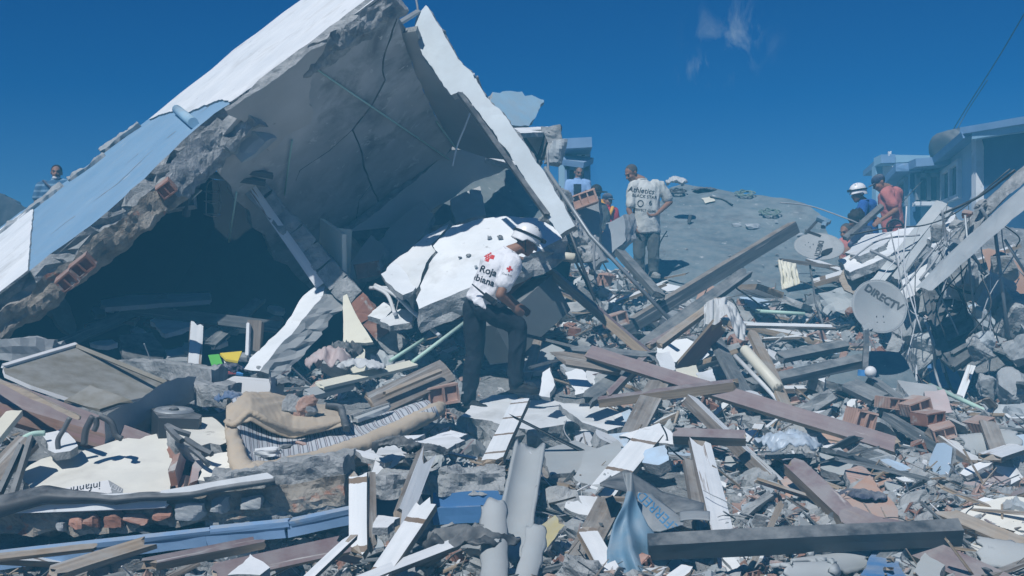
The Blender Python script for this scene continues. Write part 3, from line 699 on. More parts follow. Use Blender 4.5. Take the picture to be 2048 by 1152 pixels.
def coil(name, cpts, r0, turns, mat_, label, cat, rad=.012, squash=.35, pl=gp):
    t = MB(); c = onp(*cpts, pl) + pl[1] * .03; u = pl[1].orthogonal().normalized(); w = pl[1].cross(u)
    pts = [c + (u * math.cos(a) + w * math.sin(a)) * r0 * (1 + .9 * noise.noise(Vector((a * .8, 1, 2)))) + pl[1] * (.03 + .05 * abs(noise.noise(Vector((a * .7, 5, 2))))) for a in np.linspace(0, turns * 6.283, turns * 10)]
    t.tube(pts, rad, 5); o = t.build(name, mat_); tag(o, label, cat); return o
coil('rope', (1540, 432), .13, 4, M['rope'], 'green rope heaped on the grey tilted slab', 'rope')
coil('rope', (1490, 394), .13, 3, M['rope'], 'green rope coil at the top edge of the grey slab', 'rope')
coil('cable_coil', (1356, 390), .11, 4, M['cable'], 'black cable coil beside the man in the printed shirt', 'cable')
tube_o = tube('cable', [onp(1420, 398, gp) + gp[1] * .04, onp(1445, 402, gp) + gp[1] * .03, onp(1465, 412, gp) + gp[1] * .02], .014, M['cable']); tag(tube_o, 'short black cable lying on the top edge of the grey slab', 'cable')
def rag(name, c, sz, matl, label, cat='cloth', seed=1, up=.25):
    c = Vector(c); off = Vector((seed * 3.7, seed * 1.3, 0))
    def fn(u, w):
        a, b = u * 2 - 1, w * 2 - 1
        q = Vector((u * 1.8, w * 1.5, 0)) + off
        wv = Vector((noise.noise(q * 1.3), noise.noise(q * 1.3 + Vector((9, 0, 0))), 0))
        rr_ = 1 - .35 * a * a * b * b
        x = a * .5 * rr_ + wv.x * .16; y = b * .36 * rr_ + wv.y * .16
        dome = max(0, 1 - (a * a + b * b) * .55)
        rdg = 1 - abs(noise.noise(q * 2.3 + wv * 2)) * 2; r2 = 1 - abs(noise.noise(q * 4.7 + wv * 3)) * 2
        h = up * (.55 * dome + .30 * rdg * (.4 + dome) + .10 * r2) * .9
        return c + Vector((x * sz, y * sz, max(-.02, h * sz)))
    o = grid_sheet(name, fn, 34, 28, matl, None, .006); tag(o, label, cat); return o
rag('garment', onp(1406, 384, gp), .42, M['black_plastic'], 'black garment crumpled on the top edge of the grey slab', seed=4)
o = slab('paper_scrap', [(1404, 396), (1424, 392), (1430, 402), (1412, 406)], off_pl(gp, .02), .006, M['door']); tag(o, 'cream paper scrap at the top edge of the grey slab', 'paper')
o = rag('garment', P(1352, 372, 18.4), .36, M['fabric_white'], 'pale cloth bundle at the top corner of the grey slab', seed=8, up=.5)
# ------------------------------------------------------------------ houses behind, right
def wall_poly(name, pts3, thick, mats, parent, **k):
    a = Vector(pts3[0]); n = (Vector(pts3[1]) - a).cross(Vector(pts3[2]) - a).normalized()
    if n.dot(CAM - a) < 0: n = -n
    v, f, mi = slab_mesh([Vector(p) for p in pts3], n, thick, jag=0, seg=9, rough=0, layers=1, **k)
    return mk(name, v, f, mats, mi, parent)
def win(parent, name, quad, frame_mat, bars=1, deep=.06):
    """a window on a wall: dark pane set back in a frame; quad = 4 points (bl, br, tr, tl)"""
    q = [Vector(p) for p in quad]; n = (q[1] - q[0]).cross(q[3] - q[0]).normalized()
    if n.dot(CAM - q[0]) < 0: n = -n
    x = (q[1] - q[0]).normalized(); y = (q[3] - q[0]).normalized()
    fr = MB(); w = .08
    def bar(a, b):
        d = (b - a).normalized(); s = d.cross(n)
        rot = Matrix((d, s, n)).transposed()
        fr.box((a + b) / 2 + n * .03, ((b - a).length + w, w, .09), rot)
    for i in range(4): bar(q[i], q[(i + 1) % 4])
    for k in range(1, bars + 1):
        t = k / (bars + 1); bar(q[0].lerp(q[1], t), q[3].lerp(q[2], t))
    o = fr.build(name, frame_mat, parent)
    p = mk('pane', [v_ + n * .012 for v_ in q] + [v_ - n * .02 for v_ in q], [(0, 1, 2, 3), (7, 6, 5, 4), (0, 4, 5, 1), (1, 5, 6, 2), (2, 6, 7, 3), (3, 7, 4, 0)], M['glass'])
    p.parent = o; p.location = p.location - o.location - parent.location
    return o
D = 27.0
def PH(x, y, d): return P(x, y, d * .78)
bh = empty('blue_house', PH(1900, 560, D + 1), 'pale blue house with roof tank and windows behind the heap at right', 'house')
# wall A: sloping grey-blue wall with the tall window (faces left-front), wall B big dark blue gable to the right
def wp3(x, y, d): return PH(x, y, d)
A0, A1 = 29.5, 26.2        # depth at px 1870 and at 1955
def da(x): return A0 + (A1 - A0) * (x - 1870) / (1955 - 1870)
pA = [wp3(x, y, da(x)) for x, y in ((1868, 700), (1957, 700), (1957, 262), (1930, 285), (1868, 332))]
wall_poly('wall', pA, .3, M['plaster_blue'], bh)
def db(x): return 26.2 - (x - 1957) * .016
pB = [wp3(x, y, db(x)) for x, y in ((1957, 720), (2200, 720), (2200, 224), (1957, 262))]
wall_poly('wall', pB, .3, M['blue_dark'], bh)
wall_poly('wall', [wp3(x, y, 26.0) for x, y in ((1952, 700), (1976, 700), (1976, 330), (1962, 270), (1952, 268))], .2, M['plaster'], bh)
beam('roof', PH(1950, 263, 26), PH(2200, 222, 22.2), .6, .12, M['blue_moulding'], face=(0, 0, 1), parent=bh)
beam('roof', PH(1952, 262, 25.8), PH(1862, 338, 29.4), .5, .12, M['blue_moulding'], face=(-.3, 0, 1), parent=bh)
beam('gutter', PH(1950, 272, 25.6), PH(2200, 232, 22), .14, .12, M['blue_pale'], face=(0, 0, 1), parent=bh)
win(bh, 'window', [wp3(x, y, da(x) - .12) for x, y in ((1889, 405), (1922, 392), (1922, 322), (1889, 346))], M['plaster'], 1)
# bay with flat roof
pC = [wp3(x, y, 29) for x, y in ((1820, 700), (1876, 700), (1876, 335), (1820, 340))]
wall_poly('wall', pC, .3, M['blue_pale'], bh)
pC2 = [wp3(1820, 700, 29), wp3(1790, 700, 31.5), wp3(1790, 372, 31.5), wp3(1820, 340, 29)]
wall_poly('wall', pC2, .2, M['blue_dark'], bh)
win(bh, 'window', [wp3(x, y, 28.85) for x, y in ((1834, 405), (1876, 405), (1876, 350), (1834, 352))], M['grey_metal'], 1)
win(bh, 'window', [wp3(1793, 412, 31.1), wp3(1816, 408, 29.2), wp3(1816, 358, 29.2), wp3(1793, 374, 31.1)], M['grey_metal'], 1)
beam('sill', PH(1828, 408, 28.7), PH(1880, 408, 28.7), .2, .08, M['plaster'], face=(0, 0, 1), parent=bh)
beam('roof', PH(1815, 333, 28.8), PH(1880, 328, 28.8), 1.0, .16, M['blue_moulding'], face=(0, 0, 1), parent=bh)
beam('roof', PH(1818, 334, 28.7), PH(1782, 372, 31.5), .5, .16, M['blue_moulding'], face=(0, 0, 1), parent=bh)
# tower room behind with a heavy flat parapet
wall_poly('wall', [wp3(x, y, 33) for x, y in ((1752, 700), (1830, 700), (1830, 325), (1752, 330))], .3, M['blue_pale'], bh)
wall_poly('wall', [wp3(x, y, 32.8) for x, y in ((1768, 365), (1790, 365), (1790, 332), (1768, 332))], .1, M['plaster'], bh)
wall_poly('parapet', [wp3(1726, 352, 35.5), wp3(1726, 342, 35.5), wp3(1762, 309, 32), wp3(1762, 326, 32)], .3, M['blue_moulding'], bh)
wall_poly('parapet', [wp3(x, y, 32) for x, y in ((1762, 326), (1872, 322), (1872, 311), (1762, 309))], .5, M['blue_pale'], bh)
for x in (1779, 1865): beam('pin', PH(x, 313, 32), PH(x, 303, 32), .06, .06, M['plaster'], parent=bh)
wt = MB()
c0, c1 = PH(1884, 300, 30.2), PH(1930, 288, 30.6)
wt.tube([c0, c0.lerp(c1, .02), c0.lerp(c1, .5), c1], [.15, .36, .37, .36], 18, smooth=False)
o = wt.build('water_tank', M['rubber'], None, True); tag(o, 'grey cylindrical water tank on the roof of the blue house', 'tank')
# left tower (blue) behind the leaning panel
tb = empty('blue_tower', PH(1155, 460, 27), 'small blue tower house behind the leaning white panel', 'house')
wall_poly('wall', [wp3(x, y, 26) for x, y in ((1118, 560), (1178, 560), (1178, 302), (1118, 302))], .3, M['blue_pale'], tb)
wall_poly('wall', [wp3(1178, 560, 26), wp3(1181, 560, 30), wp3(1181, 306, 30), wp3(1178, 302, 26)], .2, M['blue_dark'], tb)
beam('roof', PH(1122, 299, 25.6), PH(1180, 296, 25.6), 1.2, .17, M['blue_moulding'], face=(0, 0, 1), parent=tb)
beam('canopy', PH(1122, 318, 25.4), PH(1178, 326, 25.2), .6, .1, M['blue_moulding'], face=(0, -.3, 1), parent=tb)
win(tb, 'window', [wp3(x, y, 25.85) for x, y in ((1134, 372), (1172, 372), (1172, 338), (1134, 336))], M['blue_moulding'], 1)
win(tb, 'window', [wp3(x, y, 25.85) for x, y in ((1158, 318), (1174, 318), (1174, 306), (1158, 306))], M['plaster'], 0)
# pale blue slab sticking up behind the panel
o = slab('blue_slab', [(985, 184), (1000, 186), (1012, 182), (1044, 183), (1050, 192), (1064, 190), (1080, 198), (1088, 200), (1074, 228), (1058, 252), (1010, 252), (980, 230)], plane((985, 184, 15.6), (1088, 200, 16.4), (1020, 250, 15.2)), .25, [M['blue_pale'], M['broken'], M['blue_pale']], jag=.02)
tag(o, 'broken pale blue wall slab standing against the sky', 'slab')
rf = empty('broken_dormer', P(1085, 330, 14.6), 'white broken dormer with a dark frame and rough concrete stub', 'roof')
slab('roof', [(1028, 256), (1096, 253), (1104, 264), (1040, 266)], plane((1028, 256, 14.4), (1104, 264, 14.4), (1096, 253, 15.2)), .06, [M['plaster'], M['broken'], M['broken']], rf)
slab('wall', [(1040, 268), (1098, 266), (1094, 312), (1060, 330), (1040, 300)], plane((1040, 268, 14.6), (1098, 266, 14.6), (1094, 312, 14.5)), .08, [M['plaster'], M['broken'], M['broken']], rf)
for a, b_ in (((1036, 262, 14.4), (1082, 330, 14.3)), ((1096, 266, 14.3), (1078, 320, 14.3)), ((1040, 267, 14.35), (1100, 264, 14.35))):
    beam('frame', a, b_, .06, .05, M['steel'], parent=rf)
rough_bar('concrete_stub', [P(1102, 258, 14.5), P(1112, 290, 14.4), P(1108, 325, 14.3)], Vector((.22, 0, .02)), Vector((0, .35, 0)), M['broken'], rf, amp=.05)
lump('concrete_stub', P(1114, 305, 14.2), (.24, .25, .3), M['concrete_pale'], rf)
# block pillar between the panel leg and the printed-shirt man
o = slab('block_pillar', [(1152, 405), (1196, 392), (1200, 500), (1212, 520), (1182, 540), (1160, 510)], plane((1152, 405, 13.9), (1196, 392, 14.1), (1180, 535, 13.6)), .3, [M['concrete'], M['broken'], M['broken']], dirv=Vector((.2, 1, 0)))
tag(o, 'grey plastered pillar stump leaning beside the white panel', 'pillar')
o = clay_brick('hollow_brick', P(1168, 400, 13.7), (1, 0, .35), (0, 0, 1), .30, .17, .25, None, M['brick_pale'], 3); tag(o, 'hollow clay brick on top of the grey pillar stump', 'brick')
o = slab('concrete_block', [(1212, 446), (1246, 430), (1252, 480), (1208, 520), (1200, 490)], plane((1212, 446, 14.6), (1246, 430, 14.8), (1208, 520, 14.3)), .4, [M['concrete_pale'], M['concrete'], M['broken']], dirv=Vector((.5, 1, .15)))
tag(o, 'pale concrete block left of the man in the printed shirt', 'concrete block')
# rubble collar on the leg of the panel
for px, py, s in ((1118, 430, .3), (1140, 455, .34), (1150, 480, .3), (1128, 400, .22), (1165, 505, .3), (1108, 388, .18)):
    o = lump('concrete_chunk', P(px, py, 13.0), (s, s * .8, s), M['broken'], None, (rnd(0, 3), rnd(0, 3), 0), amp=.2)
    tag(o, 'rough concrete chunk caught on the leg of the leaning white panel', 'concrete chunk', 'chunks on the panel leg')

# ------------------------------------------------------------------ wrecked right end: concrete column, white plates, gutters, cables
cc = empty('concrete_column', P(1880, 540, 11.2), 'long pale concrete column sloping down from the upper right corner', 'column')
a, b_ = P(1872, 552, 10.9), P(2095, 352, 10.2)
rough_bar('shaft', [a, b_], Vector((-.24, 0, -.24)) * 1.15, Vector((-.06, .34, .04)), M['concrete_pale'], cc, amp=.03, seg=.05)
rough_bar('broken_top', [P(1920, 470, 11.3), P(1970, 418, 11.1), P(2040, 352, 10.8), P(2070, 335, 10.7)], Vector((-.10, 0, -.10)) * 1.2, Vector((-.05, .3, .05)), M['broken'], cc, amp=.06, seg=.045)
for px, py, m_ in ((1935, 428, 'brick'), (1960, 408, 'brick_pale'), (1912, 450, 'brick_pale')):
    lump('brick', P(px, py, 11.0), (.11, .09, .06), M['brick' if m_ == 'brick' else 'broken'], cc, (.2, -.6, rnd(0, 1)), amp=.12)
for pts, d, lab in (([(1676, 520), (1740, 490), (1800, 458), (1846, 452), (1830, 480), (1770, 515), (1700, 545)], 13.6, 'white plaster plate below the man in the pink shirt'),
                    ([(1690, 505), (1730, 470), (1790, 462), (1770, 490), (1720, 512)], 13.9, 'white plaster plate with cables under the rescuer in blue'),
                    ([(1800, 560), (1850, 520), (1880, 500), (1870, 545), (1830, 590), (1806, 600)], 12.2, 'white plate leaning above the lower dish'),
                    ([(1850, 470), (1880, 430), (1912, 424), (1900, 470), (1870, 500)], 12.6, 'white plate beside the sloping column'),
                    ([(1740, 560), (1790, 528), (1832, 505), (1820, 535), (1776, 565), (1748, 578)], 12.9, 'narrow white plate under the slanting gutter')):
    q = plane((pts[0][0], pts[0][1], d), (pts[2][0], pts[2][1], d + .6), (pts[-2][0], pts[-2][1], d - .5))
    o = slab('plaster_plate', pts, q, .1, [M['plaster'], M['broken'], M['broken']], jag=.02); tag(o, lab, 'plate')
o = slab('cardboard', [(1678, 560), (1692, 522), (1716, 512), (1730, 540), (1728, 570), (1708, 588), (1690, 580)], plane((1678, 560, 13.2), (1730, 540, 13.3), (1700, 585, 13.0)), .02, M['bare']); tag(o, 'tan cardboard piece beside the upper dish', 'cardboard')
for a, b_, w, lab in (((1752, 570, 12.4), (1884, 408, 12.8), .13, 'dark metal gutter slanting past the white plates'), ((1790, 560, 12.2), (1900, 418, 12.6), .09, 'thin dark gutter beside the wide slanting gutter'), ((1690, 478, 14.2), (1764, 412, 14.4), .07, 'dark steel bar slanting in front of the rescuer in blue')):
    o = beam('gutter', a, b_, w, .06, M['grey_metal'] if w > .08 else M['steel']); tag(o, lab, 'gutter')
for pts in ([(1876, 500), (1950, 430), (2048, 362)], [(1700, 470), (1780, 455), (1850, 450), (1920, 420), (2020, 338)], [(1880, 430), (1960, 392), (2030, 340)], [(1700, 520), (1760, 480), (1840, 470)], [(1560, 405), (1620, 412), (1690, 436), (1720, 448)],
            [(1840, 560), (1870, 520), (1890, 480), (1884, 420)], [(1780, 600), (1820, 560), (1850, 520), (1892, 470)], [(1905, 560), (1930, 610), (1945, 680), (1960, 700)], [(1740, 500), (1780, 520), (1820, 545), (1850, 570)],
            [(1860, 640), (1880, 700), (1895, 760), (1915, 800)], [(1850, 640), (1868, 690), (1870, 740), (1890, 800)], [(1880, 560), (1920, 580), (1990, 600), (2060, 640)], [(1940, 500), (1985, 560), (2060, 600)], [(1905, 520), (1880, 600), (1870, 660), (1888, 745)]):
    d0 = 12.4 if pts[0][0] < 1760 else 11.3
    if pts[0][0] < 1600: d0 = 15.5
    o = tube('cable', [P(x, y, d0 + .1 * math.sin(i * 2.1 + x)) for i, (x, y) in enumerate(pts)], rnd(.008, .018), rng.choice([M['cable'], M['cable'], M['cable_grey']])); tag(o, 'loose cable hanging over the wrecked right end', 'cable', 'cables over the right end')
for pts in ([(1650, 510), (1668, 520), (1672, 545), (1690, 560)], ):
    pass
for (x0, y0), (x1, y1), d, r in (((1986, 430), (2020, 700), 10.6, .018), ((1962, 415), (1992, 470), 10.8, .016), ((1988, 470), (1960, 420), 10.9, .014), ((1930, 430), (1955, 700), 10.9, .012), ((2010, 480), (2060, 560), 10.4, .013)):
    o = tube('steel_prop', [P(x0, y0, d), P(x1, y1, d + .2)], r, M['grey_metal'], smooth=False, n=8); tag(o, 'thin steel rod hanging among the cables at the right end', 'rod', 'rods at the right end')
for i in range(26):
    x0, y0 = rnd(1760, 2040), rnd(400, 560); x1 = x0 + rnd(-60, 60); y1 = y0 + rnd(60, 260); xm = (x0 + x1) / 2 + rnd(-40, 40); d0 = rnd(10.6, 11.6)
    o = tube('cable', [P(x0, y0, d0), P(xm, (y0 + y1) / 2 + rnd(0, 40), d0 - rnd(0, .2)), P(x1, y1, d0 - .1)], rnd(.003, .008), rng.choice([M['cable'], M['cable'], M['cable'], M['cable_grey'], M['cable_grey'], M['cable_white']]), n=5); tag(o, 'loose cable hanging over the wrecked right end', 'cable', 'cables over the right end')
# black ribbed plastic panel
bp_ = empty('ribbed_panel', P(1910, 700, 11.2), 'black ribbed plastic panel hanging among cables right of the lower dish', 'panel')
q = plane((1845, 590, 11.8), (1975, 690, 11.0), (1905, 735, 11.0))
slab('sheet', [(1846, 560), (1880, 540), (1920, 600), (1976, 690), (1962, 704), (1906, 738), (1880, 716), (1864, 650)], q, .05, M['black_plastic'], bp_, jag=.003, rough=.002)
for t in np.linspace(.08, .92, 6):
    s = (1850 + t * 50, 560 + t * 165); e = (1895 + t * 75, 566 + t * 125)
    b0 = onp(s[0] + 8, s[1], q); b1 = onp(e[0] - 8, e[1], q)
    beam('rib', b0 + q[1] * .02, b1 + q[1] * .02, .05, .04, M['steel'], face=q[1], parent=bp_)
beam('rim', onp(1846, 560, q) + q[1] * .02, onp(1880, 716, q) + q[1] * .02, .05, .05, M['black_plastic'], face=q[1], parent=bp_)
beam('rim', onp(1906, 738, q) + q[1] * .02, onp(1976, 690, q) + q[1] * .02, .05, .05, M['black_plastic'], face=q[1], parent=bp_)
o = slab('blue_wall', [(1852, 730), (1880, 715), (1912, 735), (1938, 790), (1900, 815), (1868, 800)], plane((1852, 730, 12.2), (1938, 790, 12.0), (1900, 815, 11.8)), .2, [M['blue_paint'], M['broken'], M['broken']]); tag(o, 'blue painted wall fragment under the black ribbed panel', 'wall')
o = beam('white_post', (1942, 735, 11.0), (1918, 800, 10.8), .07, .07, M['white_wood_plain']); tag(o, 'white post leaning at the mouth of the dark hole', 'post')
o = slab('orange_wall', [(1962, 500), (2010, 500), (2070, 560), (2070, 660), (2000, 600)], plane((1962, 500, 13.5), (2070, 560, 13.0), (2000, 600, 13.2)), .2, [M['terracotta'], M['broken'], M['broken']]); tag(o, 'dusty orange wall piece at the right edge', 'wall')
lumps = [(1900, 520, .42, 11.6), (1930, 560, .40, 11.4), (1990, 590, .4, 11.2), (2030, 640, .45, 11), (1955, 700, .22, 10.6), (1972, 680, .2, 10.6), (1975, 770, .2, 10.0), (2030, 780, .35, 9.6), (1860, 600, .3, 11.9), (1820, 650, .32, 12), (1850, 690, .3, 11.8), (2010, 540, .3, 11.3), (1880, 470, .2, 12), (1925, 535, .35, 11.3), (2045, 700, .3, 10.6), (1835, 720, .28, 11.8), (1800, 690, .3, 12.4)]
for px, py, s, d in lumps:
    o = lump('concrete_chunk', P(px, py, d), (s, s * .8, s * .75), rng.choice([M['broken'], M['concrete_pale'], M['concrete']]), None, (rnd(0, 3), rnd(0, 3), rnd(0, 3)), amp=.12, cuts=10)
    tag(o, 'rough concrete chunk hanging in the wrecked right end', 'concrete chunk', 'chunks in the wrecked right end')
o = rough_bar('concrete_beam', [P(1985, 560, 11.4), P(2070, 690, 10.8)], Vector((.18, 0, -.14)), Vector((0, .3, .1)), M['concrete_pale'], amp=.03); tag(o, 'grey concrete beam falling towards the right edge', 'beam')
# power line across the sky
o = tube('power_line', [P(2070, -10, 22), P(2000, 110, 24), P(1905, 262, 27), P(1895, 300, 28.5)], .012, M['cable']); tag(o, 'thin power line running down to the blue house roof', 'power line')
o = tube('power_line', [P(1975, 160, 24), P(1930, 230, 25), P(1880, 320, 24), P(1790, 420, 20)], .010, M['cable']); tag(o, 'thin slack line passing in front of the blue house windows', 'power line')
# dark roof at far left behind the wall
o = slab('dark_roof', [(-60, 370), (6, 388), (50, 415), (40, 520), (-60, 560)], plane((-60, 370, 26), (50, 415, 25), (-60, 560, 25)), .3, M['black_plastic']); tag(o, 'dark roof edge at the far left behind the tilted wall', 'roof')
# wires over the panel leg
for pts in ([(1040, 290), (1080, 350), (1110, 420), (1140, 500), (1170, 560), (1190, 600)], [(1050, 300), (1088, 362), (1120, 400), (1150, 440)], [(1095, 300), (1098, 350), (1110, 400), (1128, 450)], [(1080, 320), (1076, 360), (1082, 372), (1090, 350)], [(1190, 470), (1188, 520), (1192, 570)]):
    o = tube('cable', [P(x, y, 12.6) for x, y in pts], .014, rng.choice([M['cable'], M['cable_grey']])); tag(o, 'cable tangled along the leg of the leaning white panel', 'cable', 'cables on the panel leg')
o = tube('metal_pole', [P(1090, 335, 12.4), P(1180, 470, 12.0), P(1340, 640, 11.6)], .022, M['grey_metal'], smooth=False, n=8); tag(o, 'thin bright metal pole slanting down over the heap', 'pole')
o = tube('metal_pole', [P(1098, 352, 12.5), P(1190, 600, 11.8)], .018, M['steel'], smooth=False, n=8); tag(o, 'thin black pole leaning beside the bright metal pole', 'pole')
# ------------------------------------------------------------------ foreground left: low wall, fallen white wall, beam, boards
DW = 6.6
lw = empty('low_wall', P(350, 1090, DW), 'low broken wall with exposed bricks and a blue moulding along the bottom left', 'wall')
top_path = [(-140, 1040), (0, 1030), (150, 1026), (300, 1020), (420, 1005), (560, 990), (700, 968)]
rough_bar('wall_core', [P(x, y + 2, DW + .16) for x, y in top_path], Vector((0, .42, .0)), Vector((0, 0, .17)), M['broken_warm'], lw, amp=.045, seg=.022, fs=6)
rough_bar('wall_core', [P(x, y, DW + .22) for x, y in ((430, 1000), (560, 985), (660, 965), (700, 960))], Vector((0, .5, 0)), Vector((0, 0, .34)), M['broken'], lw, amp=.045, seg=.022, fs=6)
beam('white_coping', P(-140, 1017, DW - .10), P(330, 1000, DW - .10), .09, .03, [M['plaster']] * 3, face=(0, -1, .3), parent=lw, jag=(.03, .03))
beam('white_coping', P(330, 990, DW - .10), P(540, 954, DW - .10), .05, .03, [M['plaster']] * 3, face=(0, -1, .3), parent=lw, jag=(.03, .03))
for px, py, w, h in ((158, 1042, .075, .075), (187, 1040, .085, .08), (232, 1036, .10, .095), (275, 1038, .14, .06), (328, 1024, .11, .08), (383, 1022, .16, .10), (442, 1010, .10, .10), (124, 1052, .06, .05), (505, 1004, .12, .07)):
    V, Fc = lump_mesh((w, .12, h), .07, 5, rng.randrange(9999), .9)
    c = P(px, py, DW - .05)
    mk('brick', [c + v_ for v_ in V], Fc, M['brick'] if px < 350 and px != 124 else M['concrete'], None, lw)
# recessed blue wall and moulding
slab('blue_face', [(-140, 1040), (420, 1020), (710, 968), (1020, 960), (1020, 1060), (700, 1080), (300, 1130), (-140, 1160)], (P(0, 1100, DW + .34), Vector((0, -1, 0))), .2, [M['blue_dark'], M['broken'], M['broken']], lw)
for a_, b_ in (((-140, 1136), (420, 1074)), ((422, 1072), (578, 1056)), ((582, 1056), (706, 1030))):
    rough_bar('moulding', [P(a_[0], a_[1], DW - .12), P(b_[0], b_[1], DW - .12)], Vector((0, .16, 0)), Vector((0, -.01, .085)), M['blue_moulding'], lw, amp=.006, seg=.05)
    beam('moulding_lip', P(a_[0], a_[1] - 12, DW - .19), P(b_[0], b_[1] - 12, DW - .19), .05, .03, [M['blue_moulding']] * 3, face=(0, -.3, 1), parent=lw)
rough_bar('moulding', [P(868, 1030, DW + .12), P(1012, 1022, DW + .12)], Vector((0, .16, 0)), Vector((0, 0, .10)), M['blue_paint'], lw, amp=.006)
slab('blue_face', [(866, 985), (1010, 982), (1014, 1024), (866, 1032)], (P(900, 1000, DW + .1), Vector((0, -1, .1)).normalized()), .1, [M['blue_paint'], M['broken'], M['broken']], lw)
rough_bar('wall_core', [P(720, 968, DW + .3), P(860, 962, DW + .3), P(1010, 958, DW + .3)], Vector((0, .4, 0)), Vector((0, 0, .13)), M['broken'], lw, amp=.05, seg=.022, fs=6)
def rub(u, w):
    x = -60 + u * 610
    y = np.interp(x, [-60, 0, 90, 150, 230, 330, 460, 550], [992, 990, 973, 980, 990, 985, 968, 958])
    th = np.interp(x, [-60, 0, 90, 200, 330, 550], [44, 44, 34, 18, 14, 9])
    p = P(x, y + th * w * 1.0, DW - .13 + .05 * math.sin(w * 3.1) * -1 + .05 * (1 - w))
    return p + Vector((0, .02 * fbm(p, 4, 2), .012 * fbm(p, 3, 2)))
o = grid_sheet('rubber_strip', rub, 50, 8, M['rubber'], None, .006); tag(o, 'buckled black rubber strip along the top of the low wall', 'strip')
# white fallen wall lying behind the low wall
fw = empty('fallen_white_wall', P(250, 980, 7.1), 'cracked white wall lying flat behind the low wall at left', 'wall')
fp = plane((40, 968, 6.9), (340, 980, 6.9), (330, 850, 7.9))
slab('panel', [(44, 944), (60, 930), (88, 915), (120, 908), (150, 912), (164, 902), (210, 888), (256, 876), (280, 878), (292, 872), (330, 864), (346, 880), (338, 900), (344, 920), (336, 940), (340, 975), (338, 1000), (60, 1010), (62, 975), (46, 960)], fp, .13, [M['plaster_cream'], M['broken'], M['broken']], fw, jag=.02, rough=.02)
fp2 = plane((330, 860, 7.6), (480, 900, 7.2), (430, 835, 8.2))
slab('panel', [(332, 862), (352, 846), (380, 836), (424, 834), (440, 846), (452, 858), (462, 880), (440, 890), (420, 886), (400, 892), (372, 878), (350, 876)], fp2, .12, [M['plaster_cream'], M['broken'], M['broken']], fw, jag=.015, rough=.02)
slab('panel', [(396, 930), (412, 914), (436, 906), (470, 902), (482, 940), (478, 966), (440, 972), (410, 962), (396, 960), (404, 944)], plane((396, 940, 7.0), (480, 940, 6.9), (440, 900, 7.25)), .1, [M['plaster_cream'], M['broken'], M['broken']], fw, jag=.015, rough=.02)
for pts in ([(360, 905), (372, 920), (364, 950), (356, 970), (350, 940)], [(385, 930), (398, 912), (408, 930), (396, 960), (380, 966)], [(372, 950), (390, 955), (386, 978), (366, 978)]):
    slab('broken_tile', pts, plane((pts[0][0], pts[0][1], 7.0), (pts[1][0], pts[1][1], 7.1), (pts[3][0], pts[3][1], 6.9)), .04, [M['tile_pink'], M['brick'], M['brick']], fw)
rough_bar('core', [P(345, 895, 7.45), P(352, 930, 7.3), P(345, 985, 7.05)], Vector((.08, 0, 0)), Vector((0, .06, .05)), M['brick'], fw, amp=.03)
o = slab('plaster_plate', [(86, 872), (92, 866), (112, 862), (126, 856), (136, 866), (150, 880), (156, 892), (140, 902), (110, 906), (96, 900)], plane((86, 880, 7.3), (156, 890, 7.2), (120, 856, 7.5)), .05, [M['plaster'], M['broken'], M['broken']]); tag(o, 'white plaster plate standing at the left end of the fallen white wall', 'plate')
for (pts, r) in (([(118, 905), (116, 880), (128, 858), (140, 835)], .018), ([(168, 890), (172, 860), (186, 832)], .024), ([(200, 832), (222, 845), (232, 870), (244, 878)], .022), ([(192, 834), (193, 850), (188, 862)], .02)):
    o = tube('rubber_strap', [P(x, y, 7.15) for x, y in pts], r, M['rubber'], n=4); tag(o, 'black rubber strap standing up over the fallen white wall', 'strap', 'black straps over the fallen white wall')
tl = MB()
tl.tube([P(334, 852, 7.3), P(352, 872, 7.1), P(364, 882, 7.05)], .022, 5); tl.tube([P(336, 852, 7.3), P(356, 862, 7.2), P(380, 870, 7.2)], .02, 5); tl.tube([P(372, 878, 7.1), P(400, 896, 7.0), P(424, 908, 6.95)], .02, 5); tl.tube([P(380, 896, 7.0), P(404, 916, 6.9), P(420, 932, 6.9)], .016, 5)
o = tl.build('metal_bracket', M['steel']); tag(o, 'bent black metal bracket across the crack of the fallen white wall', 'bracket')
# brown timber at far left, board above it
bt = empty('brown_beam', P(110, 880, 7.3), 'reddish brown split timber beam lying under the tilted board', 'beam')
beam('plank', P(-100, 755, 7.8), P(310, 905, 7.75), .17, .16, [M['maroon'], M['beamwood'], M['bare']], face=(.2, -1, .5), parent=bt)
beam('plank', P(-100, 796, 7.7), P(300, 915, 7.7), .10, .15, [M['beamwood'], M['beamwood'], M['bare']], face=(.2, -1, .35), parent=bt)
rough_bar('split', [P(-60, 738, 7.63), P(20, 770, 7.45), P(160, 836, 7.18)], Vector((0, .02, .03)), Vector((0, .04, 0)), M['bare'], bt, amp=.012, seg=.03)
pb = plane((8, 734, 8.6), (150, 692, 9.4), (200, 820, 8.3))
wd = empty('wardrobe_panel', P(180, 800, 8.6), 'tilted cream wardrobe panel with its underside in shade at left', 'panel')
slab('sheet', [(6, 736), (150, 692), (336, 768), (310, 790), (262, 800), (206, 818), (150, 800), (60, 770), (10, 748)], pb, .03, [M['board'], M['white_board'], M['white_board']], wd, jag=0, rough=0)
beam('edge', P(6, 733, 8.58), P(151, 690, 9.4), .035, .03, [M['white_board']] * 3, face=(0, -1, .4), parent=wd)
beam('edge', P(150, 691, 9.4), P(334, 766, 8.75), .03, .03, [M['board']] * 3, face=(0, -1, .4), parent=wd)
o = slab('board', [(180, 770), (262, 800), (200, 818), (130, 800)], plane((180, 770, 8.4), (262, 800, 8.2), (200, 818, 8.1)), .02, M['board']); tag(o, 'second beige board under the tilted wardrobe panel', 'board')
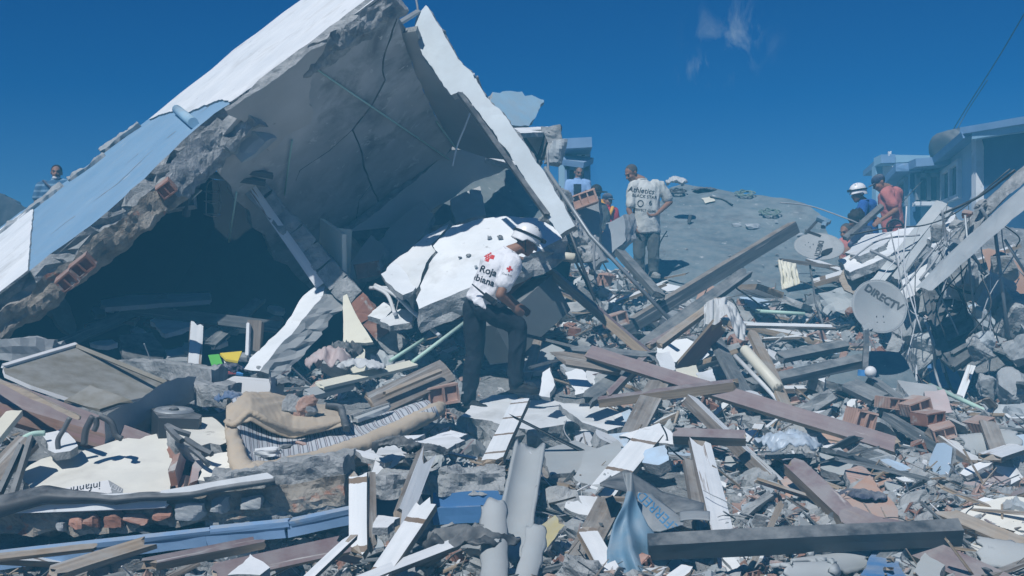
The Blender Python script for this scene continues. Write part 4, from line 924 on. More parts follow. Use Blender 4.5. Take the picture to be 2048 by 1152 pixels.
o = rough_bar('concrete_beam', [P(-80, 705, 9.9), P(40, 700, 9.9), P(120, 702, 10)], Vector((0, .3, 0)), Vector((0, 0, .2)), M['concrete'], amp=.05); tag(o, 'grey broken concrete beam behind the wardrobe panel', 'beam')
o = rough_bar('concrete_beam', [P(235, 865, 7.7), P(300, 820, 8.0), P(372, 778, 8.4)], Vector((.08, .3, .0)), Vector((0, .02, .2)), M['concrete'], amp=.03); tag(o, 'slanting grey concrete beam left of the loudspeaker', 'beam')
o = rough_bar('concrete_beam', [P(250, 738, 10), P(330, 740, 9.7), P(440, 756, 9.2)], Vector((0, .5, 0)), Vector((0, 0, .16)), M['broken'], amp=.05); tag(o, 'rough concrete sill beam at the mouth of the cavity', 'beam')
o = rough_bar('concrete_beam', [P(366, 782, 8.8), P(420, 790, 8.6), P(470, 792, 8.5)], Vector((0, .4, 0)), Vector((0, 0, .18)), M['broken'], amp=.05); tag(o, 'short rough concrete beam behind the mattress corner', 'beam')
for a, b_, w, m_, lab in (((-30, 900, 6.9), (30, 826, 7.4), .10, 'door', 'cream board edge at the far left under the brown beam'), ((-20, 960, 6.8), (60, 880, 7.0), .16, 'brown', 'weathered plank at the far left edge'), ((0, 985, 6.7), (44, 890, 6.9), .03, 'steel', 'black bar at the far left edge'), ((26, 990, 6.7), (62, 875, 6.95), .03, 'steel', 'second black bar beside the fallen white wall')):
    o = beam('board', a, b_, w, .04, M[m_]); tag(o, lab, 'board')
o = tube('conduit', [P(-20, 925, 7), P(20, 895, 7.1), P(60, 870, 7.2), P(90, 866, 7.25)], .018, M['pvc_green']); tag(o, 'pale green conduit at the far left', 'pipe')
# loudspeaker
spk = empty('loudspeaker', P(330, 870, 7.7), 'black loudspeaker lying face up beside the fallen white wall', 'loudspeaker')
sp = plane((308, 822, 7.9), (395, 838, 7.7), (340, 800, 8.4)); sn = sp[1]
slab('cabinet', [(302, 816), (326, 802), (404, 830), (398, 838), (318, 836)], sp, .22, M['black_plastic'], spk, jag=0, rough=0)
c0 = onp(348, 822, sp); u = (onp(404, 830, sp) - onp(302, 816, sp)).normalized(); w = sn.cross(u)
for r0, r1, h, m_, nm in ((.125, .11, .012, 'grey_metal', 'ring'), (.10, .02, -.0, 'concrete', 'cone')):
    b = MB(); n = 28
    v = [c0 + (u * math.cos(a) + w * math.sin(a)) * r + sn * z for r, z in ((r0 + .012, .002), (r0, .016), (r1, h + .006), (.02, .004)) for a in [2 * math.pi * k / n for k in range(n)]]
    f = [(i * n + k, i * n + (k + 1) % n, (i + 1) * n + (k + 1) % n, (i + 1) * n + k) for i in range(3) for k in range(n)]
    b.add(v, f); b.build(nm, M[m_], spk, True)
MB().ball(c0 + sn * .01, (.035, .035, .02)).build('dust_cap', M['black_plastic'], spk, True)

# ------------------------------------------------------------------ mattress with its sheet
ms = empty('mattress', P(640, 930, 8.0), 'striped mattress in a beige fitted sheet lying across the rubble', 'mattress')
def mat_pt(u, w, up=0.0):
    # u along the length (left to right), w across (front to back)
    fx = np.interp(u, [0, .12, .3, .6, .85, 1], [484, 520, 600, 720, 810, 872]); fy = np.interp(u, [0, .12, .3, .6, .85, 1], [945, 948, 930, 890, 850, 822])
    fd = np.interp(u, [0, 1], [6.95, 8.6])
    bx = np.interp(u, [0, .12, .3, .6, .85, 1], [462, 510, 590, 690, 780, 850]); by = np.interp(u, [0, .12, .3, .6, .85, 1], [836, 824, 840, 842, 828, 808])
    bd = np.interp(u, [0, 1], [8.1, 9.4])
    p = P(fx, fy, fd).lerp(P(bx, by, bd), w)
    p.z += up
    return p
def mtop(u, w):
    p = mat_pt(u, .03 + w * .97, .04)
    p.z += .12 * math.exp(-((u - .03) / .10) ** 2) * sm(.1, .9, w) + .02 * fbm(p, 2.2, 3) + .015 * math.sin(w * 9 + u * 3) * (1 - w)
    return p
def stripe_mat():
    m = mat('striped_ticking', [(.3, (.42, .45, .48)), (.7, (.50, .53, .56))], 2, rough=.95, bump=.2, bscale=30, dist=.003, dust=0)
    N, L = m.node_tree.nodes, m.node_tree.links
    uv = N.new('ShaderNodeUVMap'); sx = N.new('ShaderNodeSeparateXYZ'); L.new(uv.outputs[0], sx.inputs[0])
    def st(freq, share, shift=0.0):
        a = N.new('ShaderNodeMath'); a.operation = 'MULTIPLY_ADD'; a.inputs[1].default_value = freq; a.inputs[2].default_value = shift; L.new(sx.outputs[0], a.inputs[0])
        b = N.new('ShaderNodeMath'); b.operation = 'FRACT'; L.new(a.outputs[0], b.inputs[0])
        c = N.new('ShaderNodeMath'); c.operation = 'LESS_THAN'; c.inputs[1].default_value = share; L.new(b.outputs[0], c.inputs[0]); return c.outputs[0]
    bs = N['Principled BSDF']; src = bs.inputs['Base Color'].links[0].from_socket
    for fac, c in ((st(44, .22), (.17, .17, .19, 1)), (st(22, .07, .3), (.16, .10, .11, 1))):
        x = N.new('ShaderNodeMixRGB'); L.new(fac, x.inputs[0]); L.new(src, x.inputs[1]); x.inputs[2].default_value = c; src = x.outputs[0]
    L.new(src, bs.inputs['Base Color']); return m
M['ticking'] = stripe_mat()
M['sheet'] = mat('beige_sheet', [(.3, (.42, .345, .255)), (.7, (.50, .415, .31))], 2, rough=.95, bump=.45, bscale=9, dist=.012, stretch=(1.6, .7, 1), dust=.25)
o = grid_sheet('ticking', mtop, 60, 24, M['ticking'], ms, .08)
uvl = o.data.uv_layers.new(name='UVMap')
W_ = 25
for lp in o.data.loops:
    i = lp.vertex_index % (61 * W_); uvl.data[lp.index].uv = ((i // W_) / 60, (i % W_) / 24)
def roll(pts, r, name, amp=.02, n=18, nl=110, sq=.75):
    pts = spline([P(*p) for p in pts], 24); L = len(pts)
    v = []; f = []
    for i, p in enumerate(pts):
        t = (pts[min(i + 1, L - 1)] - pts[max(i - 1, 0)]).normalized()
        up = Vector((0, 0, 1)); s_ = t.cross(up).normalized(); up = s_.cross(t)
        rr = r[0] + (r[-1] - r[0]) * i / (L - 1) if len(r) == 2 else np.interp(i / (L - 1), np.linspace(0, 1, len(r)), r)
        if i in (0, L - 1): rr *= .25
        for k in range(n):
            a = 2 * math.pi * k / n
            d = 1 + amp / max(rr, .02) * (noise.noise(Vector((i * .30 + k * .55, k * .35, r[0] * 9))) * .9 + .5 * noise.noise(Vector((i * .75 + k * .6, k * .5, 3))))
            v.append(p + (s_ * math.cos(a) * rr + up * math.sin(a) * rr * sq) * d)
    for i in range(L - 1):
        for k in range(n): f.append((i * n + k, (i + 1) * n + k, (i + 1) * n + (k + 1) % n, i * n + (k + 1) % n))
    f += [tuple(range(n)), tuple((L - 1) * n + k for k in range(n))[::-1]]
    return mk(name, v, f, M['sheet'], None, ms, True)
roll([(462, 842, 7.9), (470, 890, 7.2), (488, 938, 6.9), (520, 946, 6.9), (600, 930, 7.2), (700, 900, 7.7), (790, 862, 8.2), (862, 826, 8.7), (880, 812, 9.0)], (.04, .05, .075, .095, .088, .082, .08, .08, .05), 'sheet_front', .016)
def folded(u, w):
    # the sheet thrown back over the far left end
    x = np.interp(u, [0, .15, .35, .55, .8, 1], [452, 490, 540, 585, 640, 690])
    y0 = np.interp(u, [0, .08, .2, .35, .55, .8, 1], [842, 832, 826, 846, 862, 852, 838]); y1 = np.interp(u, [0, .15, .35, .55, .8, 1], [818, 787, 788, 796, 812, 820])
    d0 = np.interp(u, [0, 1], [7.55, 8.1]); d1 = np.interp(u, [0, 1], [8.3, 9.0])
    ww = w
    p = P(x, y0, d0).lerp(P(x, y1, d1), ww)
    p.z += .05 * math.sin(math.pi * min(1, ww * 1.05)) * (1 - .4 * u) - .05 * (1 - sm(0, .16, ww)) + .022 * fbm(p, 1.8, 2) + .012 * (1 - 2 * abs(noise.noise(Vector((u * 5 - w * 2.5, w * 1.2, 0))))) * sm(0, .3, ww) + .005 * noise.noise(Vector((u * 34 + w * 8, w * 5, 5)))
    p.y -= .12 * (1 - sm(0, .16, ww)) * 0
    return p
grid_sheet('sheet_fold', folded, 70, 34, M['sheet'], ms, .008)
roll([(452, 842, 7.6), (470, 848, 7.5), (500, 826, 7.55), (540, 846, 7.6), (585, 864, 7.75), (640, 856, 8.0), (690, 840, 8.2)], (.02, .03, .034, .036, .036, .03, .02), 'sheet_hem', .008)
# things lying on the mattress
for px, py, s, m_, lab in ((590, 815, .16, 'broken', 'grey concrete lump on the folded sheet of the mattress'), (612, 812, .15, 'brick_pale', 'orange brick piece on the folded sheet'), (600, 826, .12, 'brick_pale', 'flat brick shard on the folded sheet'), (622, 820, .10, 'concrete', 'small grey lump beside the brick on the sheet'), (585, 824, .07, 'brick', 'tiny brick chip on the sheet')):
    c = P(px, py, 8.15); o = lump('debris_piece', c, (s, s * .7, s * .9), M[m_], None, (rnd(-.4, .4), rnd(-.4, .4), rnd(0, 3)), amp=.14); tag(o, lab, 'debris')
for px, py, s, m_, lab in ((535, 905, .16, 'plaster', 'white plaster flake on the striped ticking'), (545, 902, .10, 'plaster', 'smaller white flake on the striped ticking'), (518, 914, .08, 'concrete', 'grey chip at the front of the striped ticking'), (602, 887, .07, 'brick_pale', 'orange chip on the striped ticking'), (570, 893, .08, 'darkwood', 'dark chip on the striped ticking'), (676, 848, .11, 'fibro', 'pale flat piece on the back of the mattress'), (708, 850, .10, 'brick_pale', 'brick bit on the back of the mattress'), (735, 845, .2, 'concrete', 'grey rubble bit on the back of the mattress')):
    d = 7.3 if px < 620 else 8.6
    o = lump('debris_piece', P(px, py, d), (s, s * .6, s * .35), M[m_], None, (rnd(-.2, .2), rnd(-.2, .2), rnd(-.5, .5)), amp=.14); tag(o, lab, 'debris')
o = tube('rubber_strap', [P(655, 812, 8.5), P(680, 815, 8.4), P(686, 835, 8.2), P(694, 858, 8.0)], .03, M['steel'], n=4); tag(o, 'black bent strap lying over the mattress', 'strap')
o = slab('corrugated_piece', [(700, 832), (778, 806), (778, 814), (716, 838)], plane((700, 832, 8.5), (778, 806, 8.8), (716, 838, 8.4)), .03, M['fibro']); tag(o, 'grey ribbed clay piece lying on the back of the mattress', 'tile')
for i in range(6):
    t = .1 + i * .14
    beam('rib', P(702 + i * 1.5, 831 + i * 1.2, 8.46), P(778, 807 + i * 1.4, 8.76), .012, .012, M['broken'], parent=o)
# timber rail right behind the mattress (dark brown L profile)
rl = empty('door_rail', P(820, 800, 9.2), 'dark brown grooved door rail lying behind the mattress', 'rail')
beam('plank', P(745, 812, 9.0), P(895, 742, 9.5), .22, .05, [M['brown'], M['brown'], M['bare']], face=(-.2, -1, .25), parent=rl)
beam('plank', P(742, 802, 9.1), P(885, 738, 9.6), .10, .05, [M['darkwood'], M['brown'], M['bare']], face=(-.2, -.3, 1), parent=rl)
beam('lip', P(770, 788, 9.0), P(880, 742, 9.35), .03, .03, [M['bare']] * 3, face=(-.2, -.8, .5), parent=rl)
# white box, books, jeans
bx = empty('white_box', P(520, 788, 9.0), 'long white cardboard box lying behind the mattress', 'box')
beam('front', P(458, 772, 8.9), P(540, 778, 8.8), .12, .015, [M['white_board'], M['bare'], M['bare']], face=(0, -1, .1), parent=bx)
beam('lid', P(462, 757, 9.0), P(542, 764, 8.95), .16, .012, [M['white_board'], M['bare'], M['bare']], face=(0, -.15, 1), parent=bx)
beam('side', P(540, 770, 8.8), P(566, 776, 9.1), .12, .015, [M['grey_wall']] * 3, face=(.7, -.7, .1), parent=bx)
rag('garment', P(575, 775, 9.0), .28, M['darkwood'], 'dark grey cloth spilling over the end of the white box', seed=3, up=.35)
M['denim'] = mat('blue_denim', [(.3, (.05, .09, .18)), (.7, (.09, .15, .27))], 5, rough=.95, bump=.3, bscale=40, dist=.003)
M['navy'] = mat('navy_cloth', [(.3, (.02, .028, .06)), (.7, (.04, .05, .10))], 5, rough=.95, bump=.3, bscale=30, dist=.003)
rag('jeans', P(460, 808, 8.2), .22, M['denim'], 'blue jeans bunched at the corner of the mattress', seed=5, up=.5)
rag('garment', P(455, 748, 9.6), .26, M['navy'], 'navy cloth under the coloured packets', seed=6, up=.4)
rag('garment', P(660, 745, 10.4), .5, M['tile_pink'], 'pink plastic sheet crumpled at the mouth of the cavity', seed=9, up=.55)
rag('garment', P(725, 742, 10.0), .42, M['fabric_white'], 'pale striped cloth crumpled in the rubble below the cream board', seed=11, up=.3)
rag('garment', P(690, 720, 10.9), .36, M['black_plastic'], 'black bag at the mouth of the cavity', seed=12, up=.6)
def flatc(name, c): return mat(name, [(.3, c), (.7, tuple(min(1, x * 1.1) for x in c))], 4, rough=.6, bump=.05, dust=0)
M['green_print'] = flatc('green_print', (.10, .40, .07)); M['yellow_print'] = flatc('yellow_print', (.72, .56, .06)); M['blue_print'] = flatc('blue_print', (.07, .25, .55)); M['red_print'] = flatc('red_print', (.45, .12, .12))
for pts, m_, lab, nm in (([(416, 710), (438, 708), (446, 730), (424, 734)], 'green_print', 'green printed booklet lying at the mouth of the cavity', 'booklet'), ([(440, 706), (484, 702), (476, 722), (452, 718)], 'yellow_print', 'yellow printed packet beside the green booklet', 'packet'), ([(446, 716), (466, 712), (478, 732), (452, 736)], 'white_board', 'white card beside the green booklet', 'card'), ([(434, 734), (472, 732), (472, 744), (434, 744)], 'red_print', 'red and white printed box under the green booklet', 'packet'), ([(472, 732), (488, 732), (486, 748), (472, 746)], 'blue_print', 'blue printed packet beside the red and white box', 'packet')):
    o = slab(nm, pts, plane((pts[3][0], pts[3][1], 10.0), (pts[2][0], pts[2][1], 10.0), (pts[0][0], pts[0][1], 10.15)), .02, M[m_], jag=0, rough=0); tag(o, lab, nm)
# printed box by the low wall
pbx = empty('printed_box', P(190, 985, 6.75), 'white printed carton lying in front of the fallen white wall', 'carton')
slab('front', [(130, 976), (216, 960), (224, 985), (140, 1002)], plane((130, 976, 6.8), (216, 960, 6.9), (224, 985, 6.75)), .12, M['white_board'], pbx, jag=0, rough=0)
q = plane((216, 960, 6.89), (246, 976, 6.9), (222, 985, 6.75))
slab('side', [(217, 960), (247, 978), (244, 992), (224, 986)], q, .02, M['grey_wall'], pbx, jag=0, rough=0)

# broken white-faced slab standing at the mouth of the cavity, cream doors
o = slab('wall_fragment', [(488, 738), (500, 716), (530, 690), (570, 650), (606, 592), (640, 566), (652, 570), (640, 600), (612, 632), (590, 660), (560, 690), (520, 742)], plane((490, 738, 10.9), (640, 566, 12.1), (530, 745, 10.8)), .24, [M['plaster'], M['concrete'], M['concrete']], jag=.015, rough=.03, dirv=Vector((.62, .35, -.35)))
tag(o, 'white faced wall fragment leaning at the mouth of the cavity', 'wall')
o = beam('rusty_post', (508, 705, 11.2), (512, 645, 11.3), .14, .12, [M['brown']] * 3, face=(0, -1, 0)); tag(o, 'rusty brown post stump standing in the cavity', 'post')
o = beam('white_post', (496, 712, 11.1), (498, 648, 11.2), .03, .10, [M['white_wood_plain']] * 3, face=(0, -1, 0)); tag(o, 'thin white board beside the rusty brown post', 'board')
dr = empty('open_cupboard', P(670, 640, 12.2), 'cream cupboard with an open leaf standing upright in the cavity', 'cupboard')
slab('leaf', [(640, 437), (684, 468), (685, 566), (676, 572), (638, 548)], plane((640, 437, 12.6), (684, 468, 12.1), (640, 548, 12.6)), .05, M['door'], dr, jag=0, rough=0)
slab('leaf', [(676, 456), (703, 459), (698, 572), (686, 600), (684, 500)], plane((680, 458, 12.5), (703, 459, 12.5), (698, 572, 12.4)), .05, M['door'], dr, jag=0, rough=0)
o = slab('bent_board', [(686, 592), (694, 588), (704, 612), (716, 636), (730, 658), (746, 684), (730, 686), (686, 684)], plane((686, 592, 11.9), (746, 684, 11.4), (686, 684, 11.5)), .04, [M['door']] * 3, jag=.004, rough=.003); tag(o, 'cream board hanging in the sun below the brick beam', 'board')
o = slab('board', [(692, 716), (720, 690), (730, 700), (728, 744), (708, 752)], plane((692, 716, 10.8), (730, 700, 10.9), (708, 752, 10.6)), .03, M['door'], jag=.01); tag(o, 'broken cream board standing below the cream panel', 'board')
o = beam('door_strip', (640, 772, 9.6), (826, 728, 10.4), .12, .03, [M['door']] * 3, face=(0, -.5, .9)); tag(o, 'long cream door strip lying in the rubble', 'strip')
o = beam('door_strip', (615, 790, 9.5), (700, 768, 9.9), .10, .05, [M['fibro']] * 3, face=(0, -.8, .6)); tag(o, 'grey window rail lying in front of the cream door strip', 'strip')
for a, b_ in (((780, 722, 10.6), (852, 676, 11.2)), ((825, 724, 10.4), (936, 640, 11))):
    o = tube('conduit', [P(*a), P(*b_)], .018, M['pvc_green'], smooth=False, n=8); tag(o, 'pale green conduit pointing up from the rubble near the rescuer', 'pipe', 'green conduits near the rescuer')
for pts in ([(750, 570, 12), (790, 590, 11.8), (822, 620, 11.4), (880, 672, 11)], [(740, 576, 12.1), (790, 578, 11.9), (820, 600, 11.5)], [(748, 574, 12), (775, 590, 11.8), (790, 628, 11.4)]):
    o = tube('white_strip', [P(*p) for p in pts], .022, M['cable_white'], n=5); tag(o, 'thin white trim strip curling down left of the rescuer', 'trim', 'white trim strips left of the rescuer')
# wire shower rack hanging in the cavity
sr = MB(); d = 12.3
sr.tube([P(426, 335, d), P(426, 358, d), P(414, 372, d), P(412, 430, d)], .006, 5); sr.tube([P(426, 358, d), P(438, 372, d), P(440, 430, d)], .006, 5)
for y in (382, 402, 428): sr.tube([P(408, y, d), P(426, y + 5, d - .1), P(442, y, d)], .005, 5); sr.tube([P(408, y, d), P(442, y, d)], .005, 5)
o = sr.build('shower_rack', M['cable_grey']); tag(o, 'white wire shower rack hanging inside the cavity', 'rack')
# rock platform under the rescuer
bp2 = plane((985, 795, 10.7), (1170, 828, 10.0), (920, 832, 9.7))
o = slab('concrete_block', [(920, 832), (950, 808), (984, 790), (1030, 788), (1080, 790), (1130, 808), (1172, 826), (1150, 842), (1108, 852), (1060, 860), (1010, 852), (984, 842), (950, 838)], bp2, .34, [M['plaster'], M['broken'], M['broken']], jag=.015, seg=.05, rough=.045, dirv=Vector((.02, .12, -1)))
tag(o, 'white topped concrete block under the front boot of the rescuer', 'concrete block')

# ------------------------------------------------------------------ hero timbers
PL = {'maroon': [M['maroon'], M['bare'], M['bare']], 'white': [M['white_wood'], M['bare'], M['bare']], 'brown': [M['brown']] * 3, 'dark': [M['darkwood']] * 3, 'whitep': [M['white_wood_plain'], M['brown'], M['bare']], 'bare': [M['bare']] * 3, 'steel': [M['steel']] * 3, 'beam': [M['brown'], M['darkwood'], M['bare']]}  # 'beam' puts the timber's shadow side into a darker side colour
timbers = [
 ((1245, 662, 12.3), (1588, 455, 13.6), .15, .16, 'beam', (-.5, -.3, .8), 'long square brown timber sloping up in front of the grey slab', .01, 0),
 ((1102, 545, 11.6), (1308, 722, 10.3), .10, .09, 'maroon', (.5, -.3, .8), 'maroon timber slanting down from the white slab to the crossed beams', .02, 0),
 ((1285, 695, 10.9), (1490, 546, 12.2), .15, .08, 'dark', (-.2, -.8, .5), 'dark grey plank lying parallel below the long brown timber', .03, 0),
 ((1240, 505, 13.4), (1318, 592, 12.4), .14, .08, 'dark', (.4, -.9, .3), 'dark plank end standing below the man in the printed shirt', .03, 0),
 ((1180, 706, 9.4), (1790, 892, 8.0), .13, .07, 'maroon', (.05, -1, .35), 'longest maroon timber crossing the middle of the heap', .02, 0),
 ((1122, 716, 9.5), (1240, 736, 9.3), .14, .05, 'brown', (.05, -1, .5), 'splintered brown timber end left of the longest maroon timber', .07, 0),
 ((1198, 804, 9.0), (1470, 770, 8.7), .10, .08, 'maroon', (.05, -.3, 1), 'maroon timber resting level across the crossed beams', .015, 0),
 ((1236, 925, 8.3), (1318, 766, 9.0), .19, .05, 'brown', (-.2, -1, .45), 'weathered brown plank standing under the level maroon timber', .03, 0),
 ((1150, 700, 10), (1300, 715, 9.6), .10, .06, 'dark', (0, -.6, .8), 'dark plank under the crossed maroon timbers', .03, 0),
 ((1040, 1190, 6.2), (1302, 868, 7.9), .21, .05, 'white', (-.35, -.9, .5), 'longest white plank with bare bands leaning up the heap', .03, 0),
 ((1425, 1105, 6.3), (1392, 925, 7.3), .20, .05, 'brown', (.15, -1, .4), 'weathered brown board leaning over the white boards', .04, 0),
 ((1470, 1180, 5.9), (1400, 890, 7.5), .17, .04, 'whitep', (.2, -1, .45), 'white board behind the weathered brown board', .03, 0),
 ((1378, 800, 8.6), (1560, 975, 7.4), .13, .09, 'whitep', (.5, -.3, .8), 'white timber with a bare edge right of the brown plank', .02, 0),
 ((1350, 872, 7.7), (1490, 876, 7.6), .09, .09, 'maroon', (0, -.7, .7), 'short maroon timber stub lying level above the white boards', .01, 0),
 ((985, 925, 7.5), (1042, 805, 9.0), .16, .05, 'white', (-.2, -.9, .5), 'white plank with a splintered tip leaning on the white topped block', .03, 0),
 ((1175, 800, 9.1), (1262, 740, 9.6), .15, .07, 'dark', (-.2, -.9, .5), 'dark plank end right of the white topped block', .03, 0),
 ((1215, 795, 9), (1285, 720, 9.5), .07, .06, 'maroon', (-.2, -.6, .8), 'small maroon batten beside the dark plank end', .03, 0),
 ((718, 1105, 5.9), (718, 958, 6.2), .115, .06, 'white', (0, -1, .12), 'upright white post in front of the blue moulding', .03, 0),
 ((744, 1090, 5.98), (742, 960, 6.25), .05, .08, 'brown', (.3, -1, .1), 'bare brown board behind the upright white post', .02, 0),
 ((800, 1045, 6.2), (848, 920, 6.7), .11, .07, 'whitep', (.5, -.8, .3), 'broken bare and white post right of the upright post', .05, 0),
 ((745, 1175, 5.3), (855, 1010, 5.9), .12, .05, 'white', (-.25, -.9, .4), 'white plank leaning at the bottom right of the upright white post', .03, 0),
 ((1235, 1175, 5.5), (1172, 1062, 6.0), .12, .04, 'white', (.2, -.95, .4), 'short white plank beside the bent blue sheet', .02, 0),
 ((1140, 1160, 5.9), (1222, 1000, 6.6), .17, .05, 'brown', (-.2, -.95, .4), 'dark brown plank under the longest white plank', .03, 0),
 ((1296, 1094, 5.8), (1920, 1064, 5.7), .11, .11, 'steel', (0, -.5, .9), 'long black steel beam lying across the lower right', .002, 0),
 ((1690, 1032, 6.2), (2080, 1210, 5.2), .15, .08, 'maroon', (-.2, -.85, .6), 'wide maroon beam running into the lower right corner', .03, 0),
 ((1588, 935, 7.0), (1700, 1040, 6.35), .13, .09, 'maroon', (-.2, -.6, .8), 'upper end of the maroon beam with a bare broken tip', .03, 0),
 ((1890, 1030, 6.2), (2080, 1110, 5.7), .10, .06, 'bare', (-.3, -.6, .8), 'bare timber beside the cream wall piece at the right edge', .03, 0),
 ((1420, 660, 10.6), (1490, 790, 9.4), .16, .07, 'dark', (.4, -.9, .3), 'dark plank standing under the hanging cloth', .03, 0),
 ((1505, 668, 10.6), (1580, 830, 9.2), .13, .04, 'bare', (.3, -.9, .45), 'pale brown board standing right of the hanging cloth', .03, 0),
 ((1560, 715, 10.4), (1690, 690, 11), .14, .07, 'dark', (0, -.6, .8), 'dark timber lying below the upper rubble shelf', .02, 0),
 ((1500, 770, 9.8), (1730, 720, 10.2), .15, .08, 'dark', (.05, -.4, .9), 'long dark timber lying left of the dish mast', .02, 0),
 ((1490, 650, 12.1), (1665, 655, 12.2), .10, .04, 'whitep', (0, -.4, .9), 'white trimmed board on top of the rubble shelf', .02, 0),
 ((1742, 762, 9.6), (1860, 850, 8.9), .15, .07, 'dark', (.4, -.7, .6), 'dark timber sloping down from the foot of the dish mast', .02, 0),
 ((1700, 770, 9.4), (1760, 800, 9.1), .2, .05, 'dark', (.2, -.9, .4), 'dark board beside the foot of the dish mast', .03, 0),
 ((1775, 835, 8.9), (1950, 940, 8.0), .11, .08, 'dark', (.4, -.6, .7), 'dark timber lying among the hollow bricks', .02, 0),
 ((1862, 860, 8.5), (1955, 930, 8.0), .14, .06, 'whitep', (.3, -.5, .8), 'white flaking board above the blue grey chair', .03, 0),
 ((1320, 690, 10.4), (1440, 600, 11.3), .10, .06, 'bare', (-.2, -.6, .8), 'bare batten under the dark grey plank', .02, 0),
 ((1300, 690, 10.6), (1420, 620, 11.3), .07, .05, 'maroon', (-.2, -.6, .8), 'maroon batten under the dark grey plank', .02, 0),
 ((1480, 1180, 5.7), (1560, 1010, 6.5), .03, .03, 'bare', (0, -1, .2), 'thin stick standing in the lower middle', .01, 0),
 ((1050, 770, 10.7), (1078, 676, 11.2), .10, .05, 'brown', (-.2, -1, .3), 'brown board standing right of the rescuer', .04, 0),
 ((1030, 665, 11.0), (1170, 700, 10.4), .03, .03, 'steel', (0, -1, .3), 'thin black bar in the rubble right of the rescuer', .01, 0),
 ((1060, 735, 10), (1230, 690, 10.6), .03, .03, 'steel', (0, -1, .3), 'second thin black bar crossing right of the rescuer', .01, 0),
 ((600, 1175, 5.2), (700, 1080, 5.6), .05, .03, 'whitep', (-.2, -.9, .4), 'thin splintered lath at the bottom', .03, 0),
 ((690, 1175, 5.2), (905, 1090, 5.7), .07, .03, 'whitep', (-.1, -.6, .8), 'white splintered plank lying at the bottom', .05, 0),
 ((110, 1145, 5.6), (280, 1090, 6.1), .14, .03, 'bare', (-.1, -.6, .8), 'broken bare board under the blue moulding', .05, 0),
 ((300, 1130, 5.6), (520, 1085, 6.1), .09, .05, 'maroon', (-.1, -.5, .8), 'maroon board with a brown edge under the blue moulding', .03, 0),
 ((420, 1150, 5.4), (690, 1090, 5.8), .12, .03, 'maroon', (0, -.8, .6), 'maroon board lying at the bottom left', .03, 0),
 ((-40, 1120, 5.9), (180, 1095, 6.1), .05, .03, 'bare', (0, -.6, .8), 'thin pale board at the bottom left corner', .03, 0),
 ((1580, 1110, 5.9), (1660, 1050, 6.2), .03, .03, 'white', (0, -1, .3), 'thin white lath behind the black steel beam', .02, 0),
]
for a, b_, w, t, pm, fc, lab, jg, bd in timbers:
    o = beam('steel_beam' if pm == 'steel' and w > .05 else 'timber', a, b_, w * .86, t * .9, PL[pm], face=fc, jag=(jg * (1 if w > .18 or pm == 'steel' else 1.7),) * 2, warp=.007, bend=bd)
    tag(o, lab, 'beam' if pm in ('steel', 'beam', 'maroon') else 'plank')
# crossed steel-grey flashing, pvc pipes
for a, b_, r, m_, lab in (((1120, 512, 12.3), (1150, 516, 12.2), .05, 'pvc', 'short cream pipe end above the maroon timber'), ((1490, 700, 10.2), (1556, 775, 9.5), .048, 'pvc', 'cream pipe leaning below the hanging cloth'), ((1470, 712, 10.2), (1590, 835, 9.2), .02, 'cable_white', 'thin white pipe beside the cream pipe'), ((1510, 622, 12.5), (1610, 628, 12.4), .022, 'pvc_green', 'pale green pipe on the rubble shelf'), ((1860, 770, 10.2), (2010, 840, 9.2), .02, 'pvc_green', 'pale green conduit at the edge of the dark hole'), ((1880, 850, 8.8), (2060, 862, 8.6), .018, 'darkwood', 'thin dark rod near the right edge')):
    bmb = MB(); A = P(*a); B = P(*b_)
    if r > .04:
        bmb.tube([A, B, B, A], [r, r, r * .82, r * .82], 14, smooth=False)
        bmb.f = bmb.f[:-2]; bmb.m = bmb.m[:-2]
    else: bmb.tube([A, B], r, 10, smooth=False)
    o = bmb.build('pipe', M[m_], None, True); tag(o, lab, 'pipe')
# fibre-cement roof pieces (curved) at the bottom centre
def curved(name, base, topp, w, arc, matl, label, thick=.02, jag=.02, up=(0, -1, .3), cat='roof sheet'):
    A, B = P(*base), P(*topp); x = (B - A); L = x.length; x.normalize(); z = Vector(up); z = (z - x * z.dot(x)).normalized(); y = z.cross(x)
    r = w / 2 / math.sin(abs(arc) / 2); sg = 1 if arc > 0 else -1; s0 = rng.random() * 9
    def fn(u, v_):
        a = (v_ - .5) * abs(arc)
        l = u * L
        if u > .9: l += jag * 3 * noise.noise(Vector((v_ * 5, s0, 1)))
        if u < .1: l += jag * 3 * noise.noise(Vector((v_ * 5, s0, 4)))
        e = jag * noise.noise(Vector((u * 7, s0, 2))) if v_ in (0, 1) else 0
        return A + x * l + y * (math.sin(a) * r + e) + z * sg * (r * math.cos(a) - r * math.cos(arc / 2))
    o = grid_sheet(name, fn, 22, 14, matl, None, thick); tag(o, label, cat); return o
curved('roof_sheet', (1020, 1105, 5.9), (1062, 880, 7.3), .17, -2.0, M['fibro'], 'hollow grey roof gutter piece standing in the bottom middle')
curved('roof_sheet', (990, 1190, 5.4), (988, 1010, 6.0), .14, 2.2, M['fibro'], 'rounded grey roof piece standing left of the hollow gutter piece', jag=.015)
curved('roof_sheet', (1045, 1180, 5.4), (1075, 1060, 5.8), .11, 1.6, M['fibro'], 'small grey roof piece right of the rounded one', jag=.015)
curved('roof_sheet', (1610, 1135, 5.6), (1740, 1118, 5.8), .14, 2.2, M['fibro'], 'grey curved roof piece lying under the black steel beam', up=(0, -.5, .9), jag=.04)
curved('roof_sheet', (1560, 1150, 5.4), (1680, 1146, 5.5), .15, 2.4, M['fibro'], 'second grey curved roof piece near the bottom edge', up=(0, -.5, .9), jag=.04)
